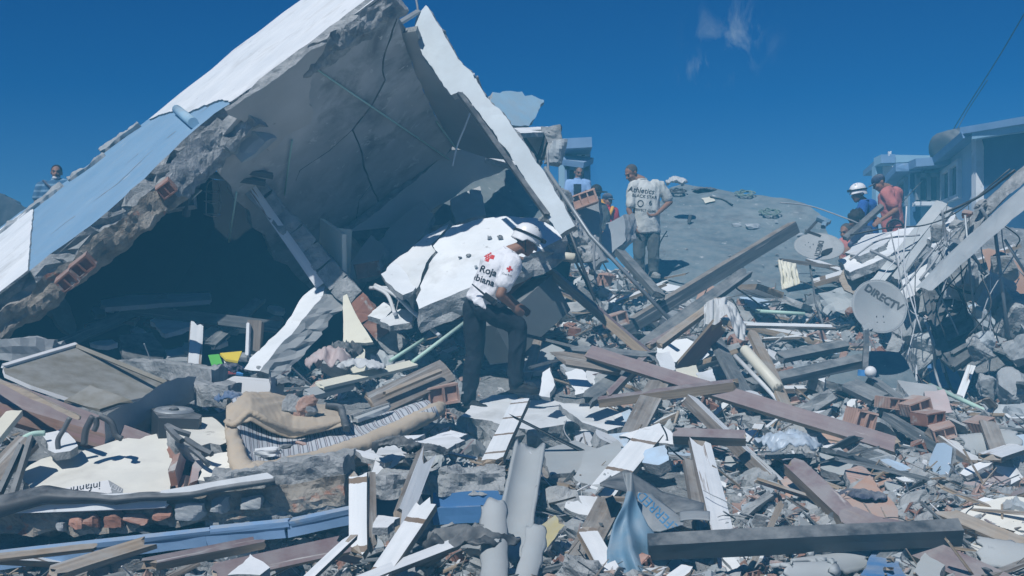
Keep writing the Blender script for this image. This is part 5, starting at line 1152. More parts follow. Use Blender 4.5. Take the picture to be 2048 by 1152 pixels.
curved('roof_sheet', (1960, 1100, 5.7), (2080, 1120, 5.6), .2, 1.2, M['fibro'], 'grey corrugated roof piece at the right edge', up=(0, -.6, .8))
curved('roof_sheet', (1925, 890, 8.2), (2030, 880, 8.2), .22, 1.6, M['fibro'], 'grey curved roof piece near the right edge', up=(0, -.6, .8))
# plates and shards that read on their own
plates = [
 ([(720, 905), (770, 888), (850, 880), (905, 872), (930, 880), (888, 900), (830, 906), (760, 910)], 7.2, 7.8, .03, 'plaster', 'long white plaster sheet in front of the mattress end'),
 ([(738, 955), (752, 915), (800, 905), (812, 912), (780, 938), (745, 958)], 6.9, 7.2, .03, 'plaster', 'pointed white plaster sheet above the upright white post'),
 ([(708, 898), (740, 905), (790, 918), (770, 926), (725, 914)], 7.0, 7.3, .03, 'plaster', 'white plaster strip left of the pointed sheet'),
 ([(745, 885), (790, 872), (850, 868), (820, 882), (770, 892)], 7.6, 7.9, .03, 'plaster', 'white plaster piece behind the long white sheet'),
 ([(845, 880), (900, 860), (935, 868), (900, 884)], 7.8, 8.2, .03, 'plaster', 'white plaster piece left of the white topped block'),
 ([(485, 985), (560, 948), (610, 944), (612, 950), (560, 962), (500, 990)], 6.7, 6.9, .03, 'plaster', 'white plaster strip lying on the low wall'),
 ([(1118, 808), (1180, 806), (1242, 824), (1252, 850), (1215, 862), (1165, 845)], 8.9, 9.6, .05, 'plaster', 'white ribbed panel right of the white topped block'),
 ([(1238, 872), (1318, 846), (1384, 890), (1330, 886)], 7.7, 8.0, .02, 'plaster', 'white triangular board lying over the white planks'),
 ([(1215, 868), (1256, 864), (1250, 905), (1210, 900)], 8.2, 8.5, .06, 'plaster_blue', 'pale blue plaster piece beside the brown plank'),
 ([(1290, 900), (1330, 890), (1338, 920), (1318, 930), (1284, 925)], 7.4, 7.6, .08, 'plaster_blue', 'pale blue plaster block right of the white plank'),
 ([(1350, 738), (1392, 730), (1402, 764), (1358, 760)], 9.3, 9.8, .03, 'door', 'cream board piece behind the level maroon timber'),
 ([(1392, 746), (1425, 738), (1434, 768), (1400, 768)], 9.3, 9.7, .03, 'plaster', 'white board piece right of the cream board piece'),
 ([(1310, 706), (1340, 702), (1352, 740), (1326, 745)], 9.9, 10.2, .03, 'plaster', 'white board standing behind the crossed beams'),
 ([(1598, 824), (1650, 820), (1670, 835), (1655, 850), (1615, 846)], 8.7, 9.1, .04, 'plaster', 'white plate above the longest maroon timber'),
 ([(1606, 740), (1622, 732), (1652, 750), (1650, 765), (1620, 752)], 9.9, 10.3, .12, 'plaster', 'broken white faced lump left of the dish mast'),
 ([(1652, 760), (1700, 700), (1800, 705), (1850, 790), (1870, 830), (1760, 790)], 10.0, 11.0, .08, 'screed', 'grey slab piece below the lower dish'),
 ([(1795, 760), (1870, 770), (1905, 830), (1840, 825)], 9.6, 10.2, .10, 'concrete', 'grey slab piece sloping at the edge of the dark hole'),
 ([(1848, 782), (1888, 778), (1905, 825), (1862, 830)], 9.2, 9.5, .04, 'tile_pink', 'pink tile plate leaning near the dark hole'),
 ([(1888, 955), (1970, 930), (2022, 960), (2005, 978), (1930, 968)], 7.2, 7.8, .06, 'tile_pink', 'dusty pink plate at the right beside the cream wall piece'),
 ([(1900, 1030), (1960, 1005), (2030, 992), (2090, 1000), (2090, 1110), (2020, 1080), (1950, 1050)], 6.2, 6.9, .05, 'plaster_cream', 'large cream wall piece at the right edge'),
 ([(1930, 1085), (2010, 1098), (2080, 1130), (2080, 1160), (1990, 1130)], 5.6, 5.9, .05, 'plaster_cream', 'cream wall piece under the maroon beam'),
 ([(1990, 930), (2020, 918), (2048, 955), (2010, 975)], 7.5, 7.9, .08, 'plaster', 'white wall piece standing at the right edge'),
 ([(1640, 900), (1680, 895), (1710, 925), (1690, 950), (1640, 935)], 7.4, 7.8, .06, 'fibro', 'pale grey shard right of the maroon beam end'),
 ([(1680, 990), (1740, 950), (1790, 1010), (1800, 1050), (1750, 1050)], 6.5, 7.0, .04, 'terracotta', 'dusty orange roof tiles under the maroon beam'),
 ([(1560, 960), (1600, 950), (1640, 985), (1600, 1010), (1570, 990)], 6.8, 7.2, .04, 'terracotta', 'dusty orange tile shards behind the weathered brown board'),
 ([(1690, 940), (1720, 930), (1750, 950), (1745, 970), (1700, 968)], 7.2, 7.5, .05, 'brick_pale', 'dusty brick plates under the blue grey chair'),
 ([(1085, 900), (1150, 880), (1200, 900), (1190, 940), (1100, 950)], 7.4, 8.2, .10, 'fibro', 'grey fibre sheet below the white topped block'),
 ([(1168, 905), (1235, 880), (1250, 920), (1200, 975), (1150, 960)], 7.2, 7.9, .03, 'fibro', 'grey board beside the longest white plank'),
 ([(1010, 700), (1090, 680), (1130, 700), (1090, 740), (1030, 745)], 10.8, 11.6, .05, 'fibro', 'smooth grey sheet right of the rescuer knees'),
 ([(1085, 745), (1100, 735), (1110, 770), (1100, 795), (1078, 790)], 9.6, 9.9, .04, 'plaster', 'white curved plaster piece at the boot of the rescuer'),
 ([(1130, 745), (1160, 735), (1192, 780), (1150, 790)], 9.4, 9.9, .03, 'plaster', 'white plaster piece behind the white ribbed panel'),
 ([(760, 640), (800, 618), (830, 622), (822, 645), (780, 652)], 11.2, 11.8, .06, 'plaster', 'white plaster piece below the cracked white slab'),
 ([(735, 632), (768, 604), (790, 608), (770, 640)], 11.6, 12, .06, 'plaster', 'white plaster piece right of the cream panel'),
 ([(1180, 1040), (1240, 1012), (1252, 1050), (1190, 1090)], 6.2, 6.6, .02, 'fibro', 'pale grey board under the white plank at the bottom'),
 ([(1065, 1060), (1110, 1030), (1130, 1050), (1095, 1095)], 6.0, 6.3, .02, 'yellow_dust', 'faded yellow board piece beside the grey gutter piece'),
 ([(455, 1150), (500, 1108), (540, 1135), (520, 1150)], 5.2, 5.5, .04, 'plaster', 'white plaster plate at the bottom left under the credit-free corner'),
 ([(745, 1055), (752, 1030), (800, 1035), (775, 1055)], 5.9, 6.1, .04, 'plaster', 'white plaster plate right of the upright white post'),
 ([(1120, 730), (1150, 712), (1180, 730), (1150, 760)], 9.9, 10.3, .05, 'concrete_pale', 'pale lump of wall behind the splintered timber'),
 ([(1720, 1150), (1752, 1100), (1800, 1120), (1820, 1160)], 5.4, 5.8, .05, 'blue_paint', 'blue painted plate at the bottom edge'),
 ([(1830, 1150), (1850, 1105), (1890, 1130), (1880, 1165)], 5.4, 5.7, .05, 'fibro', 'grey ribbed plate at the bottom right'),
]
M['yellow_dust'] = mat('faded_yellow_paint', [(.3, (.42, .36, .16)), (.7, (.52, .47, .26))], 4, rough=.8, bump=.3, bscale=20, dist=.004)
for pts, d0, d1, th, m_, lab in plates:
    ys = [p[1] for p in pts]; y0, y1 = min(ys), max(ys)
    lo = max(pts, key=lambda p: p[1]); hi = min(pts, key=lambda p: p[1]); xs = max(pts, key=lambda p: abs((p[0] - lo[0]) * (hi[1] - lo[1]) - (p[1] - lo[1]) * (hi[0] - lo[0])))
    dx = d0 + (d1 - d0) * (y1 - xs[1]) / max(1, y1 - y0) + rnd(-.08, .08)
    q = plane((lo[0], lo[1], d0), (hi[0], hi[1], d1), (xs[0], xs[1], dx))
    lab = lab.replace(' under the credit-free corner', ' corner')
    o = slab('wall_plate' if th > .04 else 'plaster_sheet', pts, q, th, [M[m_], M['broken'], M['broken']], jag=.012, seg=.04, rough=.012); tag(o, lab, 'plate')
# hollow bricks that stand out
for px, py, d, ax, L, H, m_, lab in ((1720, 838, 8.6, (1, .2, -.25), .17, .15, 'brick_pale', 'grey hollow brick standing with two open cells at right'), (1826, 812, 8.9, (1, .3, .35), .20, .10, 'brick_pale', 'orange hollow brick near the pink tile plate'), (1856, 836, 8.7, (1, .3, .1), .17, .10, 'brick', 'orange hollow brick lying right of the dark timber'), (1885, 862, 8.4, (1, -.2, .3), .16, .09, 'brick_pale', 'dusty hollow brick below the other two orange bricks'), (1960, 850, 8.6, (1, .3, .4), .14, .09, 'brick_pale', 'broken orange brick near the right edge'), (882, 788, 9.4, (1, .3, .15), .26, .16, 'brick_pale', 'hollow brick behind the rear foot of the rescuer'), (1782, 806, 9.0, (1, .3, -.1), .17, .09, 'brick_pale', 'orange brick left of the hollow bricks'), (1230, 640, 11.3, (1, .2, .3), .22, .13, 'brick_pale', 'hollow brick under the long brown timber'), (735, 540, 12.3, (1, .2, .2), .26, .16, 'brick', 'red brick block beside the cream cupboard')):
    o = clay_brick('hollow_brick', P(px, py, d), ax, (-.2, -.1, 1), L, H, .2, None, M[m_], 2); tag(o, lab, 'brick')
# bent blue metal sheet with faded lettering
bs = empty('bent_sheet', P(1300, 1130, 5.8), 'bent blue grey metal sheet with faded blue lettering at the bottom', 'metal sheet')
M['blue_sheet'] = mat('flaking_blue_metal', [(.35, (.11, .215, .31)), (.65, (.16, .28, .385))], 2.5, rough=.5, bump=.2, bscale=14, dist=.004, spots=((.21, .235, .25), 1.7, .47, .50))
M['zinc'] = mat('grey_zinc', [(.3, (.20, .225, .24)), (.7, (.30, .325, .34))], 2.5, rough=.55, bump=.2, bscale=14, dist=.004, spots=((.36, .38, .39), 4, .6, .8))
def sheet_a(u, w):
    y = 945 + 240 * u
    xl = np.interp(y, [945, 980, 1010, 1050, 1100, 1185], [1246, 1254, 1246, 1228, 1214, 1216]); xr = np.interp(y, [945, 980, 1010, 1050, 1100, 1185], [1264, 1270, 1276, 1296, 1338, 1425])
    x = xl + (xr - xl) * w
    fold = -.16 * math.exp(-((w - .38) / .10) ** 2) * sm(.2, .8, u) + .10 * math.exp(-((w - .62) / .12) ** 2) * sm(.3, 1, u)
    return P(x, y, 6.1 - .55 * u + fold * .8 + .25 * w * u + .02 * math.sin(u * 14 + w * 5))
grid_sheet('front_wing', sheet_a, 34, 18, M['blue_sheet'], bs, .006)
def sheet_b(u, w):
    x = 1275 + 92 * u; y = np.interp(u, [0, .3, 1], [985, 990, 1040]) + w * np.interp(u, [0, .5, 1], [95, 60, 10])
    return P(x, y, 6.30 - .34 * w + .10 * math.sin(u * 3) - .1 * u)
grid_sheet('back_wing', sheet_b, 24, 14, M['zinc'], bs, .006)
def sheet_c(u, w):
    x = 1200 + 208 * u; yt = np.interp(u, [0, .25, .6, 1], [968, 940, 985, 1008]); yb = np.interp(u, [0, .25, .6, 1], [972, 985, 1030, 1022])
    return P(x, yt + (yb - yt) * w, 6.5 - .25 * w + .1 * math.sin(u * 4))
grid_sheet('top_flap', sheet_c, 30, 10, M['rubber'], bs, .006)
def sheet_d(u, w):
    return P(1360 + 60 * u, 1022 + 18 * w + 12 * (u - .5) ** 2, 6.2 - .2 * w - .1 * u)
grid_sheet('side_flap', sheet_d, 12, 6, M['zinc'], bs, .006)
# blue-grey chair/bin at right, hanging cloth, bags
mc = empty('moulded_chair', P(1815, 950, 7.9), 'dark blue moulded seat lying among the rubble at right', 'seat')
slab('seat_top', [(1772, 930), (1800, 912), (1830, 904), (1864, 932), (1866, 948), (1830, 946)], plane((1772, 930, 8.0), (1864, 932, 8.1), (1830, 904, 8.6)), .03, [M['denim']] * 3, mc, jag=.006)
slab('seat_front', [(1774, 932), (1828, 946), (1862, 948), (1850, 972), (1810, 962), (1780, 950)], plane((1774, 932, 7.98), (1862, 948, 8.0), (1820, 968, 8.1)), .03, [M['navy']] * 3, mc, jag=.006)
o = beam('pale_strap', (1848, 945, 7.75), (1850, 915, 7.95), .03, .01, M['cable_white']); tag(o, 'white strap hanging on the dark blue seat', 'strap')
def cloth(u, w):
    x = 1408 + 82 * u; yt = np.interp(u, [0, .2, .5, .7, 1], [610, 598, 596, 606, 650]); yb = np.interp(u, [0, .25, .38, .55, .8, 1], [676, 682, 640, 628, 676, 682])
    p = P(x, yt + (yb - yt) * w, 10.9 - .25 * w)
    p.y += .07 * noise.noise(Vector((u * 9, w * 2, 0))) + .04 * noise.noise(Vector((u * 18, w * 3, 4))); p.z += .015 * noise.noise(Vector((u * 7, w * 5, 2)))
    return p
o = grid_sheet('hanging_cloth', cloth, 44, 26, M['fabric_white'], None, .006); tag(o, 'pale grey shirt hanging over planks in the middle of the heap', 'cloth')
def cloth2(u, w):
    p = P(1556 + 36 * u + 8 * w, 520 + 8 * u + 60 * w - 20 * u * w, 15.0 - .3 * w); p.y += .08 * noise.noise(Vector((u * 8, w * 3, 7))); return p
o = grid_sheet('hanging_cloth', cloth2, 24, 24, M['door'], None, .008); tag(o, 'pale cloth lying on the grey slab beside the upper dish', 'cloth')
rag('plastic_bag', P(790, 905, 7.0), .3, M['black_plastic'], 'black plastic bag under the long white plaster sheet', seed=21, up=.4)
rag('plastic_bag', P(852, 908, 7.1), .30, M['black_plastic'], 'black crumpled plastic left of the white plank tip', seed=22, up=.25)
rag('plastic_bag', P(930, 1100, 5.8), .5, M['black_plastic'], 'dark crumpled sheet at the bottom left of the grey roof pieces', seed=23, up=.3)
M['film'] = mat('pale_plastic_film', [(.3, (.36, .45, .55)), (.7, (.5, .58, .66))], 4, rough=.35, bump=.4, bscale=10, dist=.01)
rag('plastic_film', P(1575, 905, 7.6), .45, M['film'], 'pale blue plastic film crumpled right of the white timber', seed=24, up=.4)
rag('garment', P(1720, 1000, 6.8), .3, M['navy'], 'navy cloth bunched above the black steel beam', seed=25)
bt_ = MB(); c = P(1737, 748, 9.5); bt_.tube([P(1727, 752, 9.5), P(1728, 740, 9.5)], .05, 10, smooth=False); o = bt_.build('paint_can', M['blue_print']); tag(o, 'small blue can at the foot of the dish mast', 'can')
bt_ = MB(); bt_.ball(P(1741, 744, 9.45), .05); o = bt_.build('white_ball', M['white_board'], None, True); tag(o, 'small white round cap beside the blue can', 'cap')

# ------------------------------------------------------------------ satellite dishes
M['dish'] = mat('dusty_dish_paint', [(.3, (.27, .30, .315)), (.7, (.35, .375, .385))], 2, rough=.6, bump=.15, bscale=12, dist=.004, spots=((.22, .235, .245), 4, .6, .75))
M['ink'] = flatc('dark_ink', (.02, .022, .026)); M['ink_faded'] = flatc('faded_dark_ink', (.07, .08, .088)); M['blue_ink'] = flatc('faded_blue_ink', (.07, .22, .40))
def text_mesh(s, size, font_shear=0.0, bold=0.0):
    cu = bpy.data.curves.new('t', 'FONT'); cu.body = s; cu.size = size; cu.align_x = 'CENTER'; cu.align_y = 'CENTER'; cu.shear = font_shear; cu.offset = bold; cu.resolution_u = 3
    ob = bpy.data.objects.new('t', cu); col.objects.link(ob); dg = bpy.context.evaluated_depsgraph_get()
    me = bpy.data.meshes.new_from_object(ob.evaluated_get(dg)); bm = bmesh.new(); bm.from_mesh(me)
    for _ in range(2):
        lo = [e for e in bm.edges if e.calc_length() > size * .12]
        if lo: bmesh.ops.subdivide_edges(bm, edges=lo, cuts=1)
    bmesh.ops.triangulate(bm, faces=bm.faces[:]); bm.verts.index_update()
    V = [v.co.copy() for v in bm.verts]; Fc = [tuple(v.index for v in f.verts) for f in bm.faces]
    bm.free(); bpy.data.objects.remove(ob); bpy.data.curves.remove(cu); bpy.data.meshes.remove(me)
    return V, Fc
def world_bvh(objs):
    vs = []; fs = []
    for o in objs:
        w = Vector(o.location); q = o.parent
        while q is not None: w += Vector(q.location); q = q.parent
        b = len(vs); vs += [w + v.co for v in o.data.vertices]; fs += [tuple(i + b for i in p.vertices) for p in o.data.polygons]
    return BVHTree.FromPolygons(vs, fs)
def print_on(bvh, V, Fc, c, x, y, d, name, matl, parent, lift=.004):
    """lay flat shapes (V in 2-D) onto a surface: centre c, axes x and y, cast along d"""
    out = []; ok = True; last = None
    for v in V:
        o = c + x * v.x + y * v.y - d * .6
        h = bvh.ray_cast(o, d, 3.0)
        if h[0] is None: out.append(None)
        else: out.append(h[0] - d * lift)
    keep = [f for f in Fc if all(out[i] is not None for i in f)]
    if not keep: return None
    used = sorted({i for f in keep for i in f}); mp = {i: k for k, i in enumerate(used)}
    return mk(name, [out[i] for i in used], [tuple(mp[i] for i in f) for f in keep], matl, None, parent)
def dish(c, n, upv, r, label, txt, tdir, tsize, toff, arm_to, dent=None):
    c = Vector(c); n = Vector(n).normalized(); up = Vector(upv); up = (up - n * up.dot(n)).normalized(); rt = up.cross(n)
    d = empty('satellite_dish', c, label, 'satellite dish')
    NR, NA = 12, 48; v = []; f = []
    def pt(a, q, back):
        e = r * q; p = c + rt * (math.cos(a) * e * .92) + up * (math.sin(a) * e) + n * (.16 * r * (q * q - 1) * 1.0) - n * back
        if dent: p = p - n * dent[2] * math.exp(-(((math.cos(a) * q - dent[0]) ** 2 + (math.sin(a) * q - dent[1]) ** 2) / .05))
        return p
    for back in (0, .008):
        for i in range(NR + 1):
            for k in range(NA): v.append(pt(2 * math.pi * k / NA, i / NR, back))
    S = (NR + 1) * NA
    for i in range(NR):
        for k in range(NA):
            q = (i * NA + k, (i + 1) * NA + k, (i + 1) * NA + (k + 1) % NA, i * NA + (k + 1) % NA)
            f.append(q); f.append(tuple(j + S for j in q[::-1]))
    for k in range(NA): f.append((NR * NA + k, NR * NA + S + k, NR * NA + S + (k + 1) % NA, NR * NA + (k + 1) % NA))
    refl = mk('reflector', v, f, M['dish'], None, d, True)
    b = MB(); b.tube([pt(2 * math.pi * k / 40, 1.0, .004) for k in range(41)], r * .022, 6, smooth=False); b.build('rim', M['dish'], d, True)
    bvh = world_bvh([refl])
    x = rt * math.cos(tdir) + up * math.sin(tdir); y = n.cross(x)
    V, Fc = text_mesh(txt, tsize, 0, tsize * .03)
    print_on(bvh, V, Fc, c + rt * toff[0] * r + up * toff[1] * r, x, y, -n, 'lettering', M['ink_faded'], d, .006)
    for k in range(4):
        a = math.pi / 4 + k * math.pi / 2
        MB().ball(c - up * r * .45 + (rt * math.cos(a) + up * math.sin(a)) * r * .16 - n * .10 * r, r * .02).build('bolt', M['steel'], d, True)
    return d, bvh, n, up, rt, pt
# upper dish: face up, seen from its rim, lettering upside down, arm reaching to the upper right
c1 = P(1638, 492, 13.4)
d1, bv1, n1, u1, r1, p1 = dish(c1, (-.12, -.62, .78), (.55, -.35, -.4), .29, 'upper grey satellite dish with its feed arm up, lying over the grey slab', 'DIRECTV', .40, .085, (.05, .02), None)
tri = [Vector((-.11, 0, 0)), Vector((-.04, .035, 0)), Vector((.04, .035, 0)), Vector((.11, 0, 0)), Vector((.07, -.05, 0)), Vector((0, -.075, 0)), Vector((-.07, -.05, 0))]
print_on(bv1, tri, [(0, 1, 2, 3, 4, 5, 6)], c1 + u1 * .13 + r1 * .02, r1, u1, -n1, 'emblem', M['ink'], d1, .006)
beam('arm', P(1640, 472, 13.15), P(1612, 462, 12.9), .03, .03, M['steel'], parent=d1); beam('arm', P(1612, 466, 12.9), P(1640, 436, 12.7), .035, .03, M['grey_metal'], parent=d1)
beam('feed_horn', P(1636, 436, 12.72), P(1658, 446, 12.66), .07, .05, M['blue_sheet'], parent=d1); beam('feed_horn', P(1650, 446, 12.66), P(1646, 454, 12.62), .05, .05, M['blue_sheet'], parent=d1)
beam('mast', P(1620, 530, 13.4), P(1632, 610, 12.9), .02, .02, M['steel'], parent=d1); beam('mast', P(1632, 610, 12.9), P(1650, 660, 12.3), .02, .02, M['steel'], parent=d1)
# lower dish: faces us, lettering slanting down to the right
c2 = P(1759, 612, 10.4)
d2, bv2, n2, u2, r2, p2 = dish(c2, (-.05, -.92, .38), (.0, .3, 1), .265, 'lower grey satellite dish facing the camera on a bent mast', 'DIRECTV', -.62, .094, (.19, .34), None, dent=(.5, -.05, .025))
beam('mast', P(1732, 660, 10.2), P(1733, 690, 10.25), .045, .03, M['dish'], parent=d2); beam('mast', P(1733, 690, 10.25), P(1730, 745, 9.9), .05, .04, M['steel'], parent=d2); beam('bracket', P(1731, 650, 10.3), P(1738, 662, 10.25), .08, .02, M['dish'], face=(0, -1, .2), parent=d2)
# print on the bent sheet and the carton
bvs = world_bvh([o for o in bs.children if o.name.startswith('back_wing')])
V, Fc = text_mesh('PREFERRED', .075)
xd = (P(1308, 1015, 6.2) - P(1345, 1052, 6.2)).normalized(); yd = Vector((0, -1, 0)).cross(xd)
print_on(bvs, V, Fc, P(1326, 1033, 6.2), xd, yd, ray(1326, 1033).normalized(), 'lettering', M['blue_ink'], bs, .006)
bvs = world_bvh([o for o in pbx.children if o.name.startswith('front')])
V, Fc = text_mesh('infantil', .07, .2)
xd = (P(150, 978, 6.8) - P(172, 975, 6.8)).normalized(); yd = Vector((0, -1, 0)).cross(xd)
print_on(bvs, V, Fc, P(172, 974, 6.8), -xd * -1, yd, ray(172, 978).normalized(), 'lettering', M['ink'], pbx, .005)
bvs = world_bvh([o for o in pbx.children if o.name.startswith('side')])
V, Fc = text_mesh('tan', .06)
xd = (P(245, 978, 6.9) - P(218, 965, 6.9)).normalized(); yd = Vector((0, -1, 0)).cross(xd)
print_on(bvs, V, Fc, P(232, 978, 6.85), xd, yd * -1, ray(232, 978).normalized(), 'lettering', M['white_board'], pbx, .005)
# ------------------------------------------------------------------ people
M['skin'] = mat('brown_skin', [(.3, (.24, .125, .08)), (.7, (.30, .165, .11))], 6, rough=.6, bump=.1, bscale=40, dist=.002, var=.02, dust=0)
M['hair'] = mat('black_hair', [(.3, (.012, .011, .011)), (.7, (.03, .027, .025))], 30, rough=.7, bump=.8, bscale=60, dist=.01, var=.02, dust=0)
M['hair_grey'] = mat('cropped_grey_hair', [(.3, (.05, .045, .042)), (.7, (.10, .095, .09))], 40, rough=.8, bump=.6, bscale=90, dist=.004, var=.02, dust=0)
M['shirt_white'] = mat('white_polo_cloth', [(.3, (.72, .73, .76)), (.7, (.80, .81, .84))], 2, rough=.95, bump=.6, bscale=5, dist=.05, var=.02, dust=0)
M['shirt_print'] = mat('dusty_white_tshirt', [(.3, (.46, .49, .48)), (.7, (.62, .64, .62))], 3, rough=.95, bump=.6, bscale=5, dist=.05, spots=((.34, .35, .34), 4, .58, .78), var=.02, dust=0)
M['trouser_black'] = mat('black_trouser_cloth', [(.3, (.010, .014, .022)), (.7, (.020, .026, .036))], 3, rough=.9, bump=.6, bscale=5, dist=.05, var=.02, dust=0)
M['trouser_grey'] = mat('dusty_grey_trousers', [(.3, (.075, .088, .092)), (.7, (.14, .155, .16))], 3, rough=.95, bump=.6, bscale=5, dist=.05, spots=((.22, .235, .24), 3, .6, .8), var=.02, dust=0)
M['shoe'] = mat('black_boot', [(.3, (.012, .013, .015)), (.7, (.028, .03, .033))], 8, rough=.7, bump=.4, bscale=30, dist=.004, var=.02, dust=0)
M['shoe_grey'] = mat('dusty_shoe', [(.3, (.20, .21, .21)), (.7, (.30, .31, .30))], 8, rough=.8, bump=.3, bscale=30, dist=.004, var=.02, dust=0)
M['helmet'] = mat('white_helmet_shell', [(.3, (.74, .75, .76)), (.7, (.80, .81, .82))], 3, rough=.35, bump=.03, var=.02, spec=.5, dust=0)
M['red'] = mat('red_print', [(.3, (.50, .035, .03)), (.7, (.58, .05, .04))], 4, rough=.8, bump=.05, var=.02, dust=0)
M['red_jacket'] = mat('red_jacket', [(.3, (.40, .03, .04)), (.7, (.52, .05, .06))], 4, rough=.8, bump=.3, var=.02, dust=0)
M['yellow_vest'] = mat('orange_yellow_vest', [(.3, (.65, .30, .02)), (.7, (.75, .45, .04))], 4, rough=.8, bump=.3, var=.02, dust=0)
M['pink_shirt'] = mat('salmon_tshirt', [(.3, (.44, .15, .14)), (.7, (.52, .20, .18))], 3, rough=.95, bump=.6, bscale=5, dist=.05, var=.02, dust=0)
M['blue_shirt'] = mat('light_blue_shirt', [(.3, (.22, .36, .62)), (.7, (.30, .45, .70))], 3, rough=.95, bump=.25, bscale=12, dist=.006, var=.02, dust=0)
M['rescue_blue'] = mat('royal_blue_uniform', [(.3, (.02, .08, .30)), (.7, (.035, .12, .40))], 3, rough=.9, bump=.25, bscale=12, dist=.006, var=.02, dust=0)
M['shorts'] = mat('white_shorts', [(.3, (.55, .60, .58)), (.7, (.66, .70, .68))], 3, rough=.95, bump=.25, bscale=12, dist=.006, var=.02, dust=0)
def polo_stripes():
    m = mat('striped_blue_polo', [(.3, (.045, .11, .21)), (.7, (.06, .14, .25))], 3, rough=.95, bump=.2, bscale=12, dist=.006, var=.02, dust=0)
    N, L = m.node_tree.nodes, m.node_tree.links; bs_ = N['Principled BSDF']; src = bs_.inputs['Base Color'].links[0].from_socket
    t = N.new('ShaderNodeTexCoord'); s = N.new('ShaderNodeSeparateXYZ'); L.new(t.outputs['Object'], s.inputs[0])
    a = N.new('ShaderNodeMath'); a.operation = 'MULTIPLY'; a.inputs[1].default_value = 11; L.new(s.outputs[2], a.inputs[0])
    b = N.new('ShaderNodeMath'); b.operation = 'FRACT'; L.new(a.outputs[0], b.inputs[0]); c_ = N.new('ShaderNodeMath'); c_.operation = 'LESS_THAN'; c_.inputs[1].default_value = .35; L.new(b.outputs[0], c_.inputs[0])
    x = N.new('ShaderNodeMixRGB'); L.new(c_.outputs[0], x.inputs[0]); L.new(src, x.inputs[1]); x.inputs[2].default_value = (.16, .28, .40, 1); L.new(x.outputs[0], bs_.inputs['Base Color']); return m
M['polo'] = polo_stripes()

def remesh(mb, name, matl, parent, vox=.012, sm_it=4, wr=0.0, wf=9.0, vert=1.0, post=None):
    me = bpy.data.meshes.new('tmp'); me.from_pydata([tuple(v) for v in mb.v], [], mb.f)
    bm = bmesh.new(); bm.from_mesh(me); bmesh.ops.recalc_face_normals(bm, faces=bm.faces[:]); bm.to_mesh(me); bm.free()
    ob = bpy.data.objects.new('tmp', me); col.objects.link(ob)
    m1 = ob.modifiers.new('r', 'REMESH'); m1.mode = 'VOXEL'; m1.voxel_size = vox
    m2 = ob.modifiers.new('s', 'SMOOTH'); m2.factor = .5; m2.iterations = sm_it
    dg = bpy.context.evaluated_depsgraph_get(); e = bpy.data.meshes.new_from_object(ob.evaluated_get(dg))
    V = [v.co.copy() for v in e.vertices]; Nn = [v.normal.copy() for v in e.vertices]; Fc = [tuple(p.vertices) for p in e.polygons]
    bpy.data.objects.remove(ob); bpy.data.meshes.remove(me); bpy.data.meshes.remove(e)
    if wr:
        o3 = Vector((rnd(0, 40), rnd(0, 40), 0))
        for i, p in enumerate(V):
            q = Vector((p.x * wf, p.y * wf, p.z * wf * vert)) + o3
            q += Vector((1, 1, 1)) * noise.noise(q * .5) * 1.2
            r1 = 1 - abs(noise.noise(q)) * 2; r2 = 1 - abs(noise.noise(q * 2.1)) * 2
            V[i] = p + Nn[i] * (wr * (r1 * .8 + r2 * .35 - .3))
    if post: V = [post(p) for p in V]
    return mk(name, V, Fc, matl, None, parent, True)
def limb(mb, pts, rad, n=12):
    for i in range(len(pts) - 1):
        mb.tube([pts[i], pts[i + 1]], [rad[i], rad[i + 1]], n, smooth=False)
    for p, r in zip(pts, rad): mb.ball(p, r, nu=n, nv=8)
def loft(mb, secs, n=20):
    """secs: (centre, side axis, front axis, half width, half depth)"""
    v = []; f = []
    for c, s, d, a, b in secs:
        for k in range(n):
            t = 2 * math.pi * k / n; ct, st_ = math.cos(t), math.sin(t)
            ct = math.copysign(abs(ct) ** .85, ct); st_ = math.copysign(abs(st_) ** .85, st_)
            v.append(c + s * ct * a + d * st_ * b)
    L = len(secs)
    for i in range(L - 1):
        for k in range(n): f.append((i * n + k, i * n + (k + 1) % n, (i + 1) * n + (k + 1) % n, (i + 1) * n + k))
    f += [tuple(range(n))[::-1], tuple((L - 1) * n + k for k in range(n))]
    mb.add(v, f)
def hand(mb, w, d, n, s=1.0, curl=.5):
    """palm and five fingers from the wrist w along d; n = back of the hand"""
    d = d.normalized(); n = (n - d * n.dot(d)).normalized(); x = d.cross(n)
    rot = Matrix((x, d, n)).transposed(); pc = w + d * .05 * s
    mb.ball(pc, Vector((.040, .052, .016)) * s, rot, 12, 8)
    for i, (o_, L_) in enumerate(((-.030, .068), (-.010, .078), (.010, .074), (.029, .058))):
        b = w + d * .088 * s + x * o_ * s
        d1_ = (d * math.cos(curl * .6) - n * math.sin(curl * .6)); d2_ = (d * math.cos(curl * 1.6) - n * math.sin(curl * 1.6))
        limb(mb, [b - d * .015 * s, b + d1_ * L_ * .52 * s, b + (d1_ * .52 + d2_ * .48) * L_ * s], [.0095 * s, .009 * s, .0075 * s], 8)
    b = w + d * .03 * s - x * .034 * s
    limb(mb, [b, b + (d * .6 - x * .7 - n * .2).normalized() * .035 * s, b + (d * .6 - x * .7).normalized() * .035 * s + (d * .9 - x * .2 - n * .4).normalized() * .032 * s], [.012 * s, .0105 * s, .0085 * s], 8)
